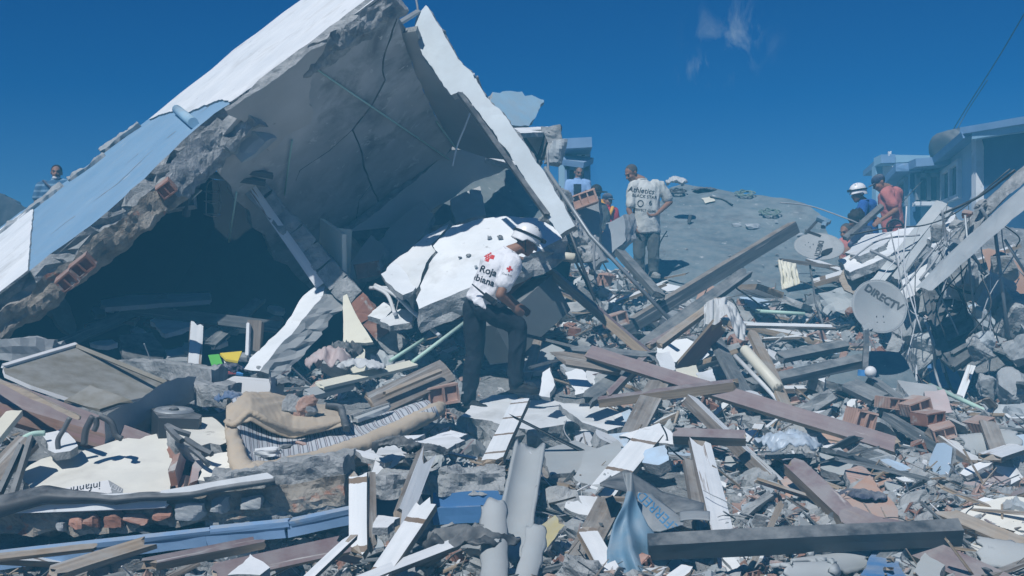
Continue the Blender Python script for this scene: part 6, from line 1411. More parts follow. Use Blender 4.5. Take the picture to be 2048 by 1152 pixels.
def head(mb, c, f, u, s=1.0):
    f = f.normalized(); u = (u - f * u.dot(f)).normalized(); r = f.cross(u); rot = Matrix((r, f, u)).transposed()
    B = lambda dx, df, du, rx, rf, ru: mb.ball(c + (r * dx + f * df + u * du) * s, Vector((rx, rf, ru)) * s, rot, 14, 10)
    B(0, -.012, .035, .076, .096, .082); B(0, .022, -.035, .060, .070, .075); B(0, .052, -.088, .034, .032, .024)
    B(0, .085, .032, .046, .014, .010); B(.034, .068, -.02, .024, .022, .026); B(-.034, .068, -.02, .024, .022, .026)
    limb(mb, [c + (f * .088 + u * .018) * s, c + (f * .112 - u * .022) * s], [.010 * s, .0155 * s], 10); B(.012, .096, -.026, .010, .012, .008); B(-.012, .096, -.026, .010, .012, .008)
    B(0, .088, -.055, .024, .011, .006); B(0, .086, -.066, .020, .011, .007)
    for q in (-1, 1): B(q * .078, -.012, -.004, .009, .020, .031)
    return f, u, r, rot
def face_parts(parent, c, f, u, r, rot, s=1.0):
    for q in (-1, 1):
        b = MB(); b.ball(c + (f * .084 + u * .012 + r * q * .031) * s, Vector((.010, .007, .005)) * s, rot, 10, 8); b.build('eye', M['hair'], parent, True)
        b = MB(); b.tube([c + (f * .094 + u * .030 + r * q * .014) * s, c + (f * .094 + u * .034 + r * q * .03) * s, c + (f * .080 + u * .030 + r * q * .05) * s], .004 * s, 6); b.build('eyebrow', M['hair'], parent, True)
def hair_cap(parent, c, f, u, r, rot, matl, s=1.0, puff=1.0, name='hair', curly=0.0):
    b = MB(); b.ball(c + (f * -.022 + u * .040) * s, Vector((.080, .093, .084)) * s * puff, rot, 22, 16)
    if curly: b.v = [v + (v - c).normalized() * curly * noise.noise(v * 40) for v in b.v]
    return b.build(name, matl, parent, True)
def helmet(parent, c, f, u, r, rot, s=1.0):
    root = None; b = MB(); n = 28; v = []; fc = []
    hc = c + (f * -.012 + u * .03) * s
    prof = [(1.02, -.10), (1.05, -.08), (1.03, -.02), (1.02, .30), (.93, .62), (.72, .87), (.40, 1.03), (.02, 1.09)]
    for a, z in prof:
        for k in range(n):
            t = 2 * math.pi * k / n; fr = math.cos(t)
            v.append(hc + (r * math.sin(t) * .104 * a + f * fr * (.128 * a + (.014 * fr if z < -.05 and fr > .3 else 0)) + u * (.130 * z + (-.030 if z < .5 and fr < -.2 else 0) * (1 - min(1, z)))) * s)
    for i in range(len(prof) - 1):
        for k in range(n): fc.append((i * n + k, i * n + (k + 1) % n, (i + 1) * n + (k + 1) % n, (i + 1) * n + k)[::-1])
    fc.append(tuple(range(n))); fc.append(tuple((len(prof) - 1) * n + k for k in range(n))[::-1])
    sh = mk('helmet', v, fc, M['helmet'], None, parent, True)
    b = MB(); b.tube([hc + (r * math.sin(t) * .110 + f * math.cos(t) * .135 + u * (.038 + .006 * math.cos(t))) * s for t in np.linspace(0, 2 * math.pi, 30)], .011 * s, 6, smooth=False); b.build('strap', M['shoe'], sh)
    b = MB(); rt_ = Matrix((r, f, u)).transposed(); b.box(hc + (f * .148 + u * .045) * s, (.055 * s, .035 * s, .036 * s), rt_); b.tube([hc + (f * .16 + u * .045) * s, hc + (f * .176 + u * .045) * s], .016 * s, 10, smooth=False); b.build('headlamp', M['shoe'], sh)
    for k in range(4):
        b = MB(); q = hc + (f * (.065 - .036 * k) + u * (.112 + .006 * (k in (1, 2))) - r * .045 * 1) * s; b.ball(q, Vector((.017, .011, .008)) * s, rot, 8, 6); b.build('vent', M['shoe'], sh)
        b = MB(); q = hc + (f * (.065 - .036 * k) + u * (.112 + .006 * (k in (1, 2))) + r * .045 * 1) * s; b.ball(q, Vector((.017, .011, .008)) * s, rot, 8, 6); b.build('vent', M['shoe'], sh)
    b = MB()
    for q in (-1, 1): b.tube([hc + (r * q * .098 - f * .02 - u * .01) * s, c + (r * q * .078 + f * .005 - u * .05) * s, c + (f * .05 - u * .108) * s], .007 * s, 5)
    b.build('chin_strap', M['shoe'], parent)
    return sh
def shoe(parent, ank, d, matl, s=1.0, L=.29, up=None):
    d = d.normalized(); up = Vector((0, 0, 1)) if up is None else up; up = (up - d * up.dot(d)).normalized(); x = d.cross(up); rot = Matrix((x, d, up)).transposed()
    b = MB(); h = ank - up * .06 * s
    b.ball(h + d * .0 * s + up * .02 * s, Vector((.046, .06, .055)) * s, rot); b.ball(h + d * .07 * s, Vector((.046, .085, .046)) * s, rot); b.ball(h + d * (L - .14) * s - up * .008 * s, Vector((.049, .075, .036)) * s, rot)
    limb(b, [ank + up * .03 * s, h + up * .02 * s], [.047 * s, .05 * s])
    b.ball(h + d * .06 * s - up * .035 * s, Vector((.05, .13, .018)) * s, rot); b.ball(h + d * (L - .15) * s - up * .036 * s, Vector((.052, .09, .017)) * s, rot)
    return remesh(b, 'shoe', matl, parent, .010, 3, .003, 30)

def person(loc, label, J, f, hf=None, hu=(0, 0, 1), s=1.0, shirt=None, trousers=None, shoes=None, hair='hair', vox=.012, sleeve=.55, hem=.10, legs=True, curl=.5, bulk=1.0, belly=0.0):
    J = {k: Vector(v) for k, v in J.items()}
    root = empty('person', loc, label, 'person', None)
    side = (J['shR'] - J['shL']); side = side.normalized(); fw = Vector((0, 0, 1)).cross(side).normalized()
    up_t = (J['neck'] - J['pelvis']).normalized(); fr = up_t.cross(side).normalized()
    if fr.dot(Vector(f)) < 0: fr = -fr
    hf = Vector(hf if hf is not None else f)
    # continuous body
    b = MB(); f_, u_, r_, rot_ = head(b, J['head'], hf, Vector(hu), s)
    limb(b, [J['head'] - u_ * .06 * s - f_ * .02 * s, J['neck'] + up_t * .02], [.054 * s, .060 * s])
    loft(b, [(J['pelvis'], side, fr, .13 * s, .09 * s), (J['pelvis'].lerp(J['neck'], .5), side, fr, .12 * s, .085 * s), (J['neck'] - up_t * .08 * s, side, fr, .13 * s, .07 * s), (J['neck'] + up_t * .03, side, fr, .05 * s, .05 * s)])
    for q in 'RL':
        limb(b, [J['sh' + q], J['el' + q], J['ha' + q]], [.050 * s, .041 * s, .028 * s])
        limb(b, [J['el' + q].lerp(J['ha' + q], .15), J['el' + q].lerp(J['ha' + q], .4)], [.040 * s, .038 * s])
        dv = (J['ha' + q] - J['el' + q]).normalized()
        hd = J.get('hd' + q, dv + Vector((0, 0, 0))); bk = J.get('bk' + q, side * (1 if q == 'R' else -1))
        hand(b, J['ha' + q], hd if hd.length else dv, bk, s, curl)
        if legs: limb(b, [J['hip' + q], J['kn' + q], J['an' + q]], [.075 * s, .05 * s, .036 * s])
    body = remesh(b, 'body', M['skin'], root, vox * .8, 3)
    face_parts(root, J['head'], f_, u_, r_, rot_, s)
    if hair: hair_cap(root, J['head'], f_, u_, r_, rot_, M[hair], s)
    garm = None
    if shirt:
        b = MB(); pl, nk = J['pelvis'], J['neck']; ch = J.get('chest', pl.lerp(nk, .66)); w_ = bulk * s
        loft(b, [(pl - up_t * hem * s, side, fr, .185 * w_, .130 * w_), (pl + up_t * .05 * s + fr * belly * .5, side, fr, .178 * w_, (.128 + belly * .5) * w_), (pl.lerp(ch, .5) + fr * belly, side, fr, .172 * w_, (.124 + belly * .5) * w_), (ch, side, fr, .188 * w_, .130 * w_), (ch.lerp(nk, .55), side, fr, .190 * w_, .112 * w_), (nk - up_t * .03 * s, side, fr, .125 * w_, .082 * w_), (nk + up_t * .025 * s, side, fr, .066 * s, .062 * s)])
        for q in 'RL':
            e = J['sh' + q].lerp(J['el' + q], min(1, sleeve * 1.0))
            limb(b, [J['sh' + q].lerp(nk, .25), J['sh' + q], e], [.075 * s, .078 * s, .072 * s])
            if sleeve > 1: limb(b, [J['el' + q], J['el' + q].lerp(J['ha' + q], .9)], [.062 * s, .045 * s])
        garm = remesh(b, 'shirt', M[shirt], root, vox, 4, .017 * s, 6.5, .6)
        b = MB(); b.tube([nk + up_t * .028 * s + (side * math.cos(t) * .068 + fr * math.sin(t) * .066) * s for t in np.linspace(0, 6.2832, 20)], .011 * s, 6, smooth=False); b.build('collar', M[shirt], garm, True)
    if trousers:
        b = MB(); pl = J['pelvis']
        loft(b, [(pl - up_t * .02 * s - Vector((0, 0, .10 * s)), side, fr, .165 * s, .12 * s), (pl - up_t * .02 * s, side, fr, .172 * s, .125 * s), (pl + up_t * .07 * s, side, fr, .160 * s, .115 * s)])
        if legs:
            for q in 'RL':
                limb(b, [J['hip' + q], J['hip' + q].lerp(J['kn' + q], .5), J['kn' + q], J['kn' + q].lerp(J['an' + q], .45), J['an' + q] + Vector((0, 0, .0))], [.105 * s, .096 * s, .078 * s, .076 * s, .068 * s])
        remesh(b, 'trousers', M[trousers], root, vox, 4, .016 * s, 6, .9)
    if legs and shoes:
        for q in 'RL': shoe(root, J['an' + q], J['to' + q], M[shoes], s)
    return root, garm, (f_, u_, r_, rot_), J

# --- the rescuer in the white polo
def j(d0): return lambda x, y, dd=0.0: P(x, y, d0 + dd)
q = j(10.2)
JR = dict(head=q(1052, 484, .06), neck=q(1018, 507, .04), pelvis=q(966, 600, 0), chest=q(990, 535, .02), shR=q(1026, 530, -.14), shL=q(1000, 516, .22), elR=q(1000, 590, -.24), haR=q(1024, 612, -.14), elL=q(1010, 590, .32), haL=q(1036, 610, .25),
          hipR=q(972, 618, -.08), hipL=q(948, 618, .10), knR=q(1036, 652, -.06), anR=q(1031, 762, -.05), knL=q(950, 705, .12), anL=q(938, 795, .12), toR=(1, -.15, -.05), toL=(.75, -.55, -.1), hdR=(.6, .3, -.5), hdL=(.6, -.2, -.5))
rp, sh_, hfr, _ = person(q(980, 800), 'rescuer in a white polo with red crosses and white helmet, stepping onto a block', JR, (.85, .4, -.1), hf=(.86, .12, -.42), hu=(.35, 0, 1), shirt='shirt_white', trousers='trouser_black', shoes='shoe', hair='hair_grey', vox=.010, sleeve=.62, hem=.06, bulk=1.04)
helmet(rp, JR['head'], *hfr)
f_, u_, r_, rot_ = hfr; hc = JR['head']
g = MB()
for s_ in (-1, 1):
    g.tube([hc + f_ * .094 + u_ * .026 + r_ * s_ * .010, hc + f_ * .098 + u_ * .008 + r_ * s_ * .012, hc + f_ * .092 - u_ * .006 + r_ * s_ * .034, hc + f_ * .082 + u_ * .01 + r_ * s_ * .056, hc + f_ * .086 + u_ * .027 + r_ * s_ * .036, hc + f_ * .094 + u_ * .026 + r_ * s_ * .010], .0035, 5)
    g.tube([hc + f_ * .08 + u_ * .02 + r_ * s_ * .056, hc + u_ * .015 + r_ * s_ * .08], .0035, 5)
g.build('glasses', M['grey_metal'], rp)
bv = world_bvh([sh_])
back = (-(hfr[0]) * 0 + Vector((-.42, -.86, .25))).normalized()
def cross_shape(a, t):
    V = []; Fc = []
    def rect(x0, y0, x1, y1):
        n = 6; b = len(V)
        for i in range(n + 1):
            for k in range(n + 1): V.append(Vector((x0 + (x1 - x0) * i / n, y0 + (y1 - y0) * k / n, 0)))
        for i in range(n):
            for k in range(n): Fc.append((b + i * (n + 1) + k, b + (i + 1) * (n + 1) + k, b + (i + 1) * (n + 1) + k + 1, b + i * (n + 1) + k + 1))
    rect(-t, -a, t, a); rect(-a, -t, -t, t); rect(t, -t, a, t); return V, Fc
tu = (JR['neck'] - JR['pelvis']).normalized(); tx = ray(1, 0) * 0 + Vector((.92, -.2, .0)); tx = (tx + Vector((0, 0, .02))).normalized()
tx = Vector((.88, -.1, -.30)).normalized(); ty = (tu - tx * tu.dot(tx)).normalized()
dcast = ray(965, 540).normalized()
V, Fc = cross_shape(.054, .019); print_on(bv, V, Fc, P(977, 511, 10.0), tx, ty, dcast, 'emblem', M['red'], rp, .004)
V, Fc = text_mesh('Cruz Roja', .088, 0, .002); print_on(bv, V, Fc, P(955, 535, 10.0), tx, ty, dcast, 'lettering', M['ink'], rp, .004)
V, Fc = text_mesh('Colombiana', .084, 0, .002); print_on(bv, V, Fc, P(945, 553, 10.0), tx, ty, dcast, 'lettering', M['ink'], rp, .004)
for yy, x0 in ((526, 960), (574, 930)): pass
V, Fc = cross_shape(.026, .009); print_on(bv, V, Fc, P(1019, 538, 9.9), Vector((.95, 0, -.25)).normalized(), Vector((.25, 0, .95)).normalized(), ray(1019, 538).normalized(), 'emblem', M['red'], rp, .004)
V, Fc = text_mesh('Cruz Roja', .022); print_on(bv, V, Fc, P(1014, 549, 9.9), Vector((.95, 0, -.25)).normalized(), Vector((.25, 0, .95)).normalized(), ray(1014, 549).normalized(), 'lettering', M['ink'], rp, .004)
rd = MB(); a_ = P(972, 592, 9.98); dx_ = (P(996, 608, 9.98) - P(968, 588, 9.98)).normalized(); rt_ = Matrix((dx_, Vector((0, 1, 0)), dx_.cross(Vector((0, 1, 0))))).transposed()
rd.box(P(980, 598, 9.98), (.13, .04, .055), rt_); rd.tube([P(970, 590, 9.98), P(944, 568, 9.97)], [.010, .006], 6, smooth=False); rd.box(P(981, 598, 9.955), (.06, .012, .035), rt_)
o = rd.build('radio', M['shoe']); tag(o, 'black walkie talkie clipped at the back waist of the rescuer', 'radio')

# --- the man in the printed T-shirt
DA = onp(1300, 556, gp).y - .25
q = j(DA)
JA = dict(head=q(1263, 347, 0), neck=q(1284, 363, 0), pelvis=q(1292, 447, 0), chest=q(1292, 392, 0), shR=q(1266, 374, -.06), shL=q(1319, 372, .04), elR=q(1258, 420, -.10), haR=q(1268, 450, -.14), elL=q(1340, 404, .05), haL=q(1314, 428, -.12),
          hipR=q(1280, 456, 0), hipL=q(1304, 456, .02), knR=q(1278, 508, -.06), anR=q(1276, 560, 0), knL=q(1308, 504, -.04), anL=q(1307, 541, .02), toR=(-.3, -1, -.1), toL=(.25, -1, -.1), hdR=(.3, -.3, -1), hdL=(-1, -.2, -.1))
ap, ash, _, _ = person(q(1294, 560), 'shaven headed man in a printed pale T-shirt standing before the grey slab', JA, (-.35, -.9, -.1), hf=(-.72, -.5, -.55), hu=(-.3, -.2, 1), shirt='shirt_print', trousers='trouser_grey', shoes='shoe_grey', hair='hair_grey', vox=.012, sleeve=.75, hem=.14, bulk=1.06, belly=.02)
bv = world_bvh([ash]); ax = Vector((.98, .08, -.10)).normalized(); ay = Vector((.10, 0, 1)).normalized()
for s_, sz, x, y in (('Athletics', .104, 1282, 381), ('BLACK STAR', .062, 1289, 393), ('6', .10, 1301, 406), ('PERFECT GAME', .046, 1290, 421)):
    V, Fc = text_mesh(s_, sz, .25 if s_ == 'Athletics' else 0, sz * .004); print_on(bv, V, Fc, P(x, y, DA - .3), ax, ay, ray(x, y).normalized(), 'lettering', M['ink'], ap, .006)
V = [Vector((math.cos(t) * .045, math.sin(t) * .05, 0)) for t in np.linspace(0, 6.2832, 20)[:-1]]; V2 = [v * .72 for v in V]; n_ = len(V)
print_on(bv, V + V2, [(i, (i + 1) % n_, n_ + (i + 1) % n_, n_ + i) for i in range(n_)], P(1281, 407, DA - .3), ax, ay, ray(1281, 407).normalized(), 'emblem', M['ink'], ap, .006)

# --- people on the ridge
def simple(d0, label, pts, f, hf, shirt, hair='hair', sleeve=.55, trousers=None, hu=(0, 0, 1), hem=.1, bulk=1.0, s=1.0):
    q = j(d0); J_ = {k: q(*v) for k, v in pts.items()}
    return person(q(pts['pelvis'][0], pts['pelvis'][1] + 10), label, J_, f, hf=hf, hu=hu, shirt=shirt, trousers=trousers, shoes=None, hair=hair, vox=.016, sleeve=sleeve, legs=False, hem=hem, bulk=bulk, s=s)
bp3, bsh, _, _ = simple(19.5, 'man in an open light blue shirt over black, standing by the blue tower', dict(head=(1158, 345, 0), neck=(1156, 361, 0), pelvis=(1156, 420, 0), shR=(1139, 368, 0), shL=(1173, 368, 0), elR=(1134, 394, -.05), haR=(1140, 416, -.15), elL=(1177, 392, -.05), haL=(1170, 414, -.15)), (.1, -1, 0), (.15, -.9, -.35), 'blue_shirt', sleeve=1.2, trousers='trouser_black')
bv = world_bvh([bsh]); V, Fc = cross_shape(.001, .001)
V = [Vector((x, y, 0)) for y in np.linspace(-.26, .21, 12) for x in np.linspace(-.065, .065, 7)]; Fc = [(i * 7 + k, i * 7 + k + 1, (i + 1) * 7 + k + 1, (i + 1) * 7 + k) for i in range(11) for k in range(6)]
print_on(bv, V, Fc, P(1156, 390, 19.2), Vector((1, 0, 0)), Vector((0, 0, 1)), Vector((0, 1, 0)), 'undershirt', M['trouser_black'], bp3, .006)
hp, _, hf2, hJ = simple(18.6, 'person in a wide black hat and face mask behind the pillar stump', dict(head=(1192, 389, 0), neck=(1191, 408, 0), pelvis=(1196, 470, 0), shR=(1176, 415, 0), shL=(1208, 418, 0), elR=(1172, 440, 0), haR=(1178, 464, -.1), elL=(1212, 440, 0), haL=(1206, 462, -.1)), (.2, -1, 0), (.3, -.9, -.2), 'trouser_grey', sleeve=1.2)
b = MB(); f_, u_, r_, rot_ = hf2; c = hJ['head']
b.ball(c + u_ * .07, (.095, .105, .10), rot_, 18, 10); v0 = len(b.v)
b.ball(c + u_ * .052, Vector((.19, .20, .016)), rot_, 26, 8); b.build('hat', M['hair'], hp, True)
b = MB(); b.ball(c + f_ * .062 - u_ * .045, Vector((.056, .05, .045)), rot_, 14, 10); b.build('face_mask', M['cable_grey'], hp, True)
rr, _, hf3, hJ = simple(19.6, 'rescue worker in a red jacket with yellow hood and dark cap behind the blocks', dict(head=(1215, 401, 0), neck=(1213, 415, 0), pelvis=(1212, 470, 0), shR=(1199, 422, 0), shL=(1228, 424, 0), elR=(1194, 444, 0), haR=(1202, 462, -.1), elL=(1232, 444, 0), haL=(1224, 462, -.1)), (.3, -1, 0), (.5, -.8, -.2), 'red_jacket', sleeve=1.2)
b = MB(); f_, u_, r_, rot_ = hf3; c = hJ['head']; b.ball(c + u_ * .055 - f_ * .01, (.088, .1, .075), rot_, 16, 10); b.ball(c + u_ * .035 + f_ * .1, (.06, .055, .010), rot_, 12, 8); b.build('cap', M['navy'], rr, True)
b = MB(); b.ball(hJ['neck'] + Vector((-.10, .02, .02)), (.10, .09, .13), None, 14, 10); b.tube([hJ['neck'] + Vector((-.12, -.12, -.02)), hJ['neck'] + Vector((-.05, -.18, -.15)), hJ['neck'] + Vector((-.10, -.17, -.3))], .04, 8); b.tube([hJ['neck'] + Vector((.10, -.1, .0)), hJ['neck'] + Vector((.05, -.17, -.15))], .03, 8); b.build('hood', M['yellow_vest'], rr, True)
# rescuer in blue with a white helmet
rb_, _, hf4, hJ = simple(16.6, 'rescuer in a royal blue uniform and white helmet leaning forward at right', dict(head=(1716, 389, 0), neck=(1728, 405, .02), pelvis=(1738, 465, .05), shR=(1726, 412, -.16), shL=(1744, 410, .2), elR=(1722, 440, -.2), haR=(1708, 462, -.2), elL=(1740, 440, .2), haL=(1724, 458, .1)), (-1, -.3, 0), (-.9, -.3, -.2), 'rescue_blue', sleeve=1.2, trousers='rescue_blue', bulk=1.02)
helmet(rb_, hJ['head'], *hf4)
pk, _, hf5, hJ = simple(16.2, 'man in a salmon T-shirt and dark cap looking down at right', dict(head=(1758, 366, 0), neck=(1776, 378, .02), pelvis=(1786, 452, .05), shR=(1772, 388, -.12), shL=(1794, 386, .18), elR=(1792, 420, -.2), haR=(1762, 440, -.3), elL=(1790, 425, .25), haL=(1764, 438, .15)), (-1, -.35, 0), (-.8, -.2, -.55), 'pink_shirt', trousers='shorts', sleeve=.7, hu=(-.4, 0, 1), bulk=1.06)
b = MB(); f_, u_, r_, rot_ = hf5; c = hJ['head']; b.ball(c + u_ * .05 - f_ * .012, (.086, .102, .074), rot_, 16, 10); b.ball(c + u_ * .035 + f_ * .11, (.065, .06, .010), rot_, 12, 8); b.build('cap', M['navy'], pk, True)
b = MB(); b.tube([P(1790 + 16 * math.cos(t), 454 + 15 * math.sin(t), 15.9) for t in np.linspace(0, 6.2832, 24)], .016, 6, smooth=False); o = b.build('cable_ring', M['cable'], None, True); tag(o, 'black hose ring hanging at the hip of the man in the salmon shirt', 'hose')
ch, _, hf6, hJ = simple(16.0, 'crouching person with curly black hair below the rescuer in blue', dict(head=(1712, 440, 0), neck=(1722, 456, 0), pelvis=(1730, 500, 0), shR=(1716, 462, -.1), shL=(1734, 462, .15), elR=(1712, 480, -.1), haR=(1700, 492, -.1), elL=(1734, 482, .15), haL=(1722, 492, .1)), (-1, -.3, 0), (-.9, -.2, -.4), 'navy', hair=None, sleeve=1.2)
hair_cap(ch, hJ['head'], *hf6, M['hair'], 1.0, 1.28, curly=.05)
simple(16.4, 'person with a cropped head just showing above the slanting steel bar', dict(head=(1692, 464, 0), neck=(1698, 480, 0), pelvis=(1704, 530, 0), shR=(1684, 488, -.05), shL=(1712, 488, .1), elR=(1680, 505, 0), haR=(1684, 520, -.1), elL=(1716, 505, 0), haL=(1712, 520, -.1)), (-.6, -.8, 0), (-.7, -.6, -.3), 'pink_shirt', hair='hair_grey')
lf, _, hf7, hJ = simple(17.2, 'man in a striped blue polo and lowered face mask behind the tilted wall at left', dict(head=(113, 346, 0), neck=(112, 362, 0), pelvis=(96, 430, 0), shR=(82, 374, 0), shL=(134, 370, 0), elR=(73, 402, -.05), haR=(78, 428, -.1), elL=(142, 398, -.05), haL=(136, 424, -.1)), (.2, -1, 0), (.25, -.95, -.1), 'polo', trousers='shorts', sleeve=.75, s=1.02)
f_, u_, r_, rot_ = hf7; c = hJ['head']
b = MB(); b.ball(c + f_ * .058 - u_ * .075, Vector((.055, .045, .036)), rot_, 14, 10); b.build('face_mask', M['cable_white'], lf, True)
b = MB(); b.tube([hJ['shR'] + Vector((.08, -.12, .08)), hJ['neck'] + Vector((.05, -.17, -.2)), hJ['pelvis'] + Vector((.22, -.12, .15))], .018, 6); b.build('shoulder_strap', M['navy'], lf)
# ------------------------------------------------------------------ rubble: the pieces that show largest are things, the rest is one mass per kind
def poly_local(seed, r, thick, n=None):
    rr = random.Random(seed); n = n or rr.randint(4, 7)
    ang = sorted(rr.uniform(0, 6.283) for _ in range(n)); ang = [2 * math.pi * i / n + rr.uniform(-.35, .35) for i in range(n)]
    st = rr.uniform(.55, 1.0)
    pts = [Vector((math.cos(a) * r * rr.uniform(.6, 1.15), math.sin(a) * r * st * rr.uniform(.6, 1.15), 0)) for a in ang]
    return slab_mesh(pts, Vector((0, 0, 1)), thick, jag=r * .06, seg=r * .30, rough=thick * .25, layers=2)
def as_mesh(name, v, f, mats, mi=None):
    me = bpy.data.meshes.new(name); me.from_pydata([tuple(x) for x in v], [], [tuple(x) for x in f])
    for m in mats: me.materials.append(m)
    if mi is not None: me.polygons.foreach_set('material_index', mi)
    me.update(); return me
def brick_bit(seed):
    rr = random.Random(seed); b = MB(); L = rr.uniform(.12, .24); H = .12; w = .016
    D = rr.uniform(.08, .16)
    b.box((0, 0, 0), (L, D, w)); b.box((0, 0, H), (L * rr.uniform(.5, 1), D * .9, w))
    b.box((-L / 2 + w / 2, 0, H / 2), (w, D * .97, H - w)); b.box((0, 0, H / 2), (w, D * .95, H - w))
    if rr.random() < .5: b.box((L / 2 - w / 2, 0, H / 2), (w, D * .97, H - w))
    for i in range(len(b.v)): b.v[i] = b.v[i] + Vector((rr.uniform(-1, 1), rr.uniform(-1, 1), rr.uniform(-1, 1))) * .010
    return b.v, b.f
KIN = {}
def variants(kind, n, fn): KIN[kind] = [fn(1000 + 17 * i + len(kind) * 131) for i in range(n)]
variants('plaster_shard', 12, lambda s: as_mesh('plaster_shard', *(lambda q: (q[0], q[1], [M['plaster' if s % 5 else 'plaster_blue'], M['broken'], M['broken']], q[2]))(poly_local(s, .13, random.Random(s).choice([.015, .02, .03, .05])))))
variants('concrete_chunk', 14, lambda s: as_mesh('concrete_chunk', *lump_mesh((.24, .19, .15), .2, 4, s, .8), [M[('broken', 'concrete_pale', 'concrete', 'broken')[s % 4]]]))
variants('brick_fragment', 10, lambda s: (as_mesh('brick_fragment', *brick_bit(s), [M['brick' if s % 2 else 'brick_pale']]) if s % 3 else as_mesh('brick_fragment', *(lambda q: (q[0], q[1], [M['brick_pale'], M['brick'], M['brick_pale']], q[2]))(poly_local(s, .12, .03)))))
def splinter(s):
    rr = random.Random(s); v, f, mi = beam_mesh(rr.uniform(.35, .6), rr.uniform(.025, .05), rr.uniform(.012, .025), (.04, .06), 4, .01, taper=rr.uniform(.3, 1))
    m = rr.choice([['white_wood_plain', 'bare', 'bare'], ['bare'] * 3, ['brown', 'bare', 'bare'], ['darkwood'] * 3])
    return as_mesh('wood_splinter', v, f, [M[x] for x in m], mi)
variants('wood_splinter', 12, splinter)
def bpiece(s):
    rr = random.Random(s); v, f, mi = beam_mesh(rr.uniform(.35, .7), rr.uniform(.08, .14), rr.uniform(.018, .03), (.03, .05), 5, .004)
    m = rr.choice([['white_wood', 'bare', 'bare'], ['white_wood_plain', 'brown', 'bare'], ['darkwood'] * 3, ['brown'] * 3, ['maroon', 'bare', 'bare']])
    return as_mesh('board_piece', v, f, [M[x] for x in m], mi)
variants('board_piece', 12, bpiece)
variants('tile_shard', 8, lambda s: as_mesh('tile_shard', *(lambda q: (q[0], q[1], [M[('tile_pink', 'fibro', 'terracotta', 'fibro')[s % 4]], M['broken'], M['broken']], q[2]))(poly_local(s, .12, .012))))
KC = {'plaster_shard': ('white plaster shard', 'plaster shard'), 'concrete_chunk': ('grey concrete chunk', 'concrete chunk'), 'brick_fragment': ('orange brick fragment', 'brick'), 'wood_splinter': ('thin wood splinter', 'splinter'), 'board_piece': ('broken length of board', 'board'), 'tile_shard': ('flat tile shard', 'tile')}
ZON = {'mouth': 'at the mouth of the dark cavity', 'left': 'around the mattress and the low wall', 'mid': 'among the crossed timbers in the middle', 'shelf': 'below the grey tilted slab', 'right': 'in the open rubble at lower right'}
def zone(px, py):
    if px < 900: return 'mouth' if py < 790 else 'left'
    if px < 1400: return 'mid'
    return 'shelf' if py < 770 else 'right'
def in_poly(x, y, pg):
    r = False; j_ = len(pg) - 1
    for i in range(len(pg)):
        if (pg[i][1] > y) != (pg[j_][1] > y) and x < (pg[j_][0] - pg[i][0]) * (y - pg[i][1]) / (pg[j_][1] - pg[i][1]) + pg[i][0]: r = not r
        j_ = i
    return r
NO = [[(440, 800), (880, 800), (885, 850), (720, 920), (500, 975), (450, 860)], [(30, 850), (480, 820), (490, 985), (30, 1010)], [(-50, 690), (340, 690), (330, 830), (-50, 900)], [(912, 795), (1175, 795), (1185, 880), (1060, 930), (915, 890)],
      [(1215, 940), (1410, 960), (1430, 1152), (1200, 1152)], [(-60, 975), (700, 950), (1010, 975), (1010, 1045), (700, 1090), (-60, 1155)], [(1330, 360), (1690, 400), (1690, 600), (1320, 560)], [(930, 600), (1090, 600), (1090, 790), (930, 800)], [(1890, 700), (2060, 700), (2060, 810), (1900, 790)], [(820, 430), (1140, 430), (1130, 490), (940, 600), (820, 610)]]
def top_row(px): return np.interp(px, [-100, 330, 420, 700, 760, 1100, 1130, 1340, 1420, 1690, 1720, 1850, 2100], [690, 700, 705, 690, 600, 640, 540, 570, 610, 620, 500, 520, 640])
def pick(bias=1.0):
    while True:
        px = rnd(-40, 2090); py = rnd(540, 1185)
        if py < top_row(px): continue
        if any(in_poly(px, py, g_) for g_ in NO): continue
        g_ = hit_ground(px, py)
        if g_ is not None: return px, py, g_
def scatter(kind, n, s0, s1, lift=.3, mix_left=1.0, tilt=.5, ref=.25):
    for i in range(n):
        px, py, p = pick()
        if px < 760 and rng.random() > mix_left: px, py, p = pick()
        me = rng.choice(KIN[kind]); spx = math.exp(rnd(math.log(s0), math.log(s1))); size = spx * p.y / F; k = size / ref
        o = bpy.data.objects.new(kind, me); o.scale = (k, k, k)
        o.rotation_euler = (rng.gauss(0, tilt), rng.gauss(0, tilt), rnd(0, 6.283))
        o.location = p + Vector((0, 0, size * rnd(-.05, lift)))
        z = zone(px, py); a, c_ = KC[kind]
        tag(o, f'{a} {ZON[z]}', c_, f'{a}s {ZON[z]}'); col.objects.link(o)
scatter('concrete_chunk', 290, 28, 100, .25)
scatter('plaster_shard', 300, 32, 125, .45, tilt=.45)
scatter('brick_fragment', 150, 24, 60, .35, .7)
scatter('tile_shard', 200, 30, 96, .4)
scatter('board_piece', 210, 70, 190, .25, .7, .28, .5)
scatter('wood_splinter', 295, 45, 150, .3, .8, .3, .45)
def rebar(s):
    rr = random.Random(s); p = Vector((0, 0, 0)); d = Vector((1, 0, .1)); pts = [p.copy()]
    for k in range(5):
        d = (d + Vector((0, rr.uniform(-.5, .5), rr.uniform(-.25, .35)))).normalized(); p = p + d * .12; pts.append(p.copy())
    v, f = tube_mesh(pts, rr.uniform(.004, .008), 5); return as_mesh('bent_wire', v, f, [M[rr.choice(['cable', 'cable', 'steel', 'cable_grey', 'cable_white'])]])
variants('bent_wire', 10, rebar); KC['bent_wire'] = ('loose bent wire', 'wire')
scatter('bent_wire', 110, 60, 150, .35, .8, .35, .5)
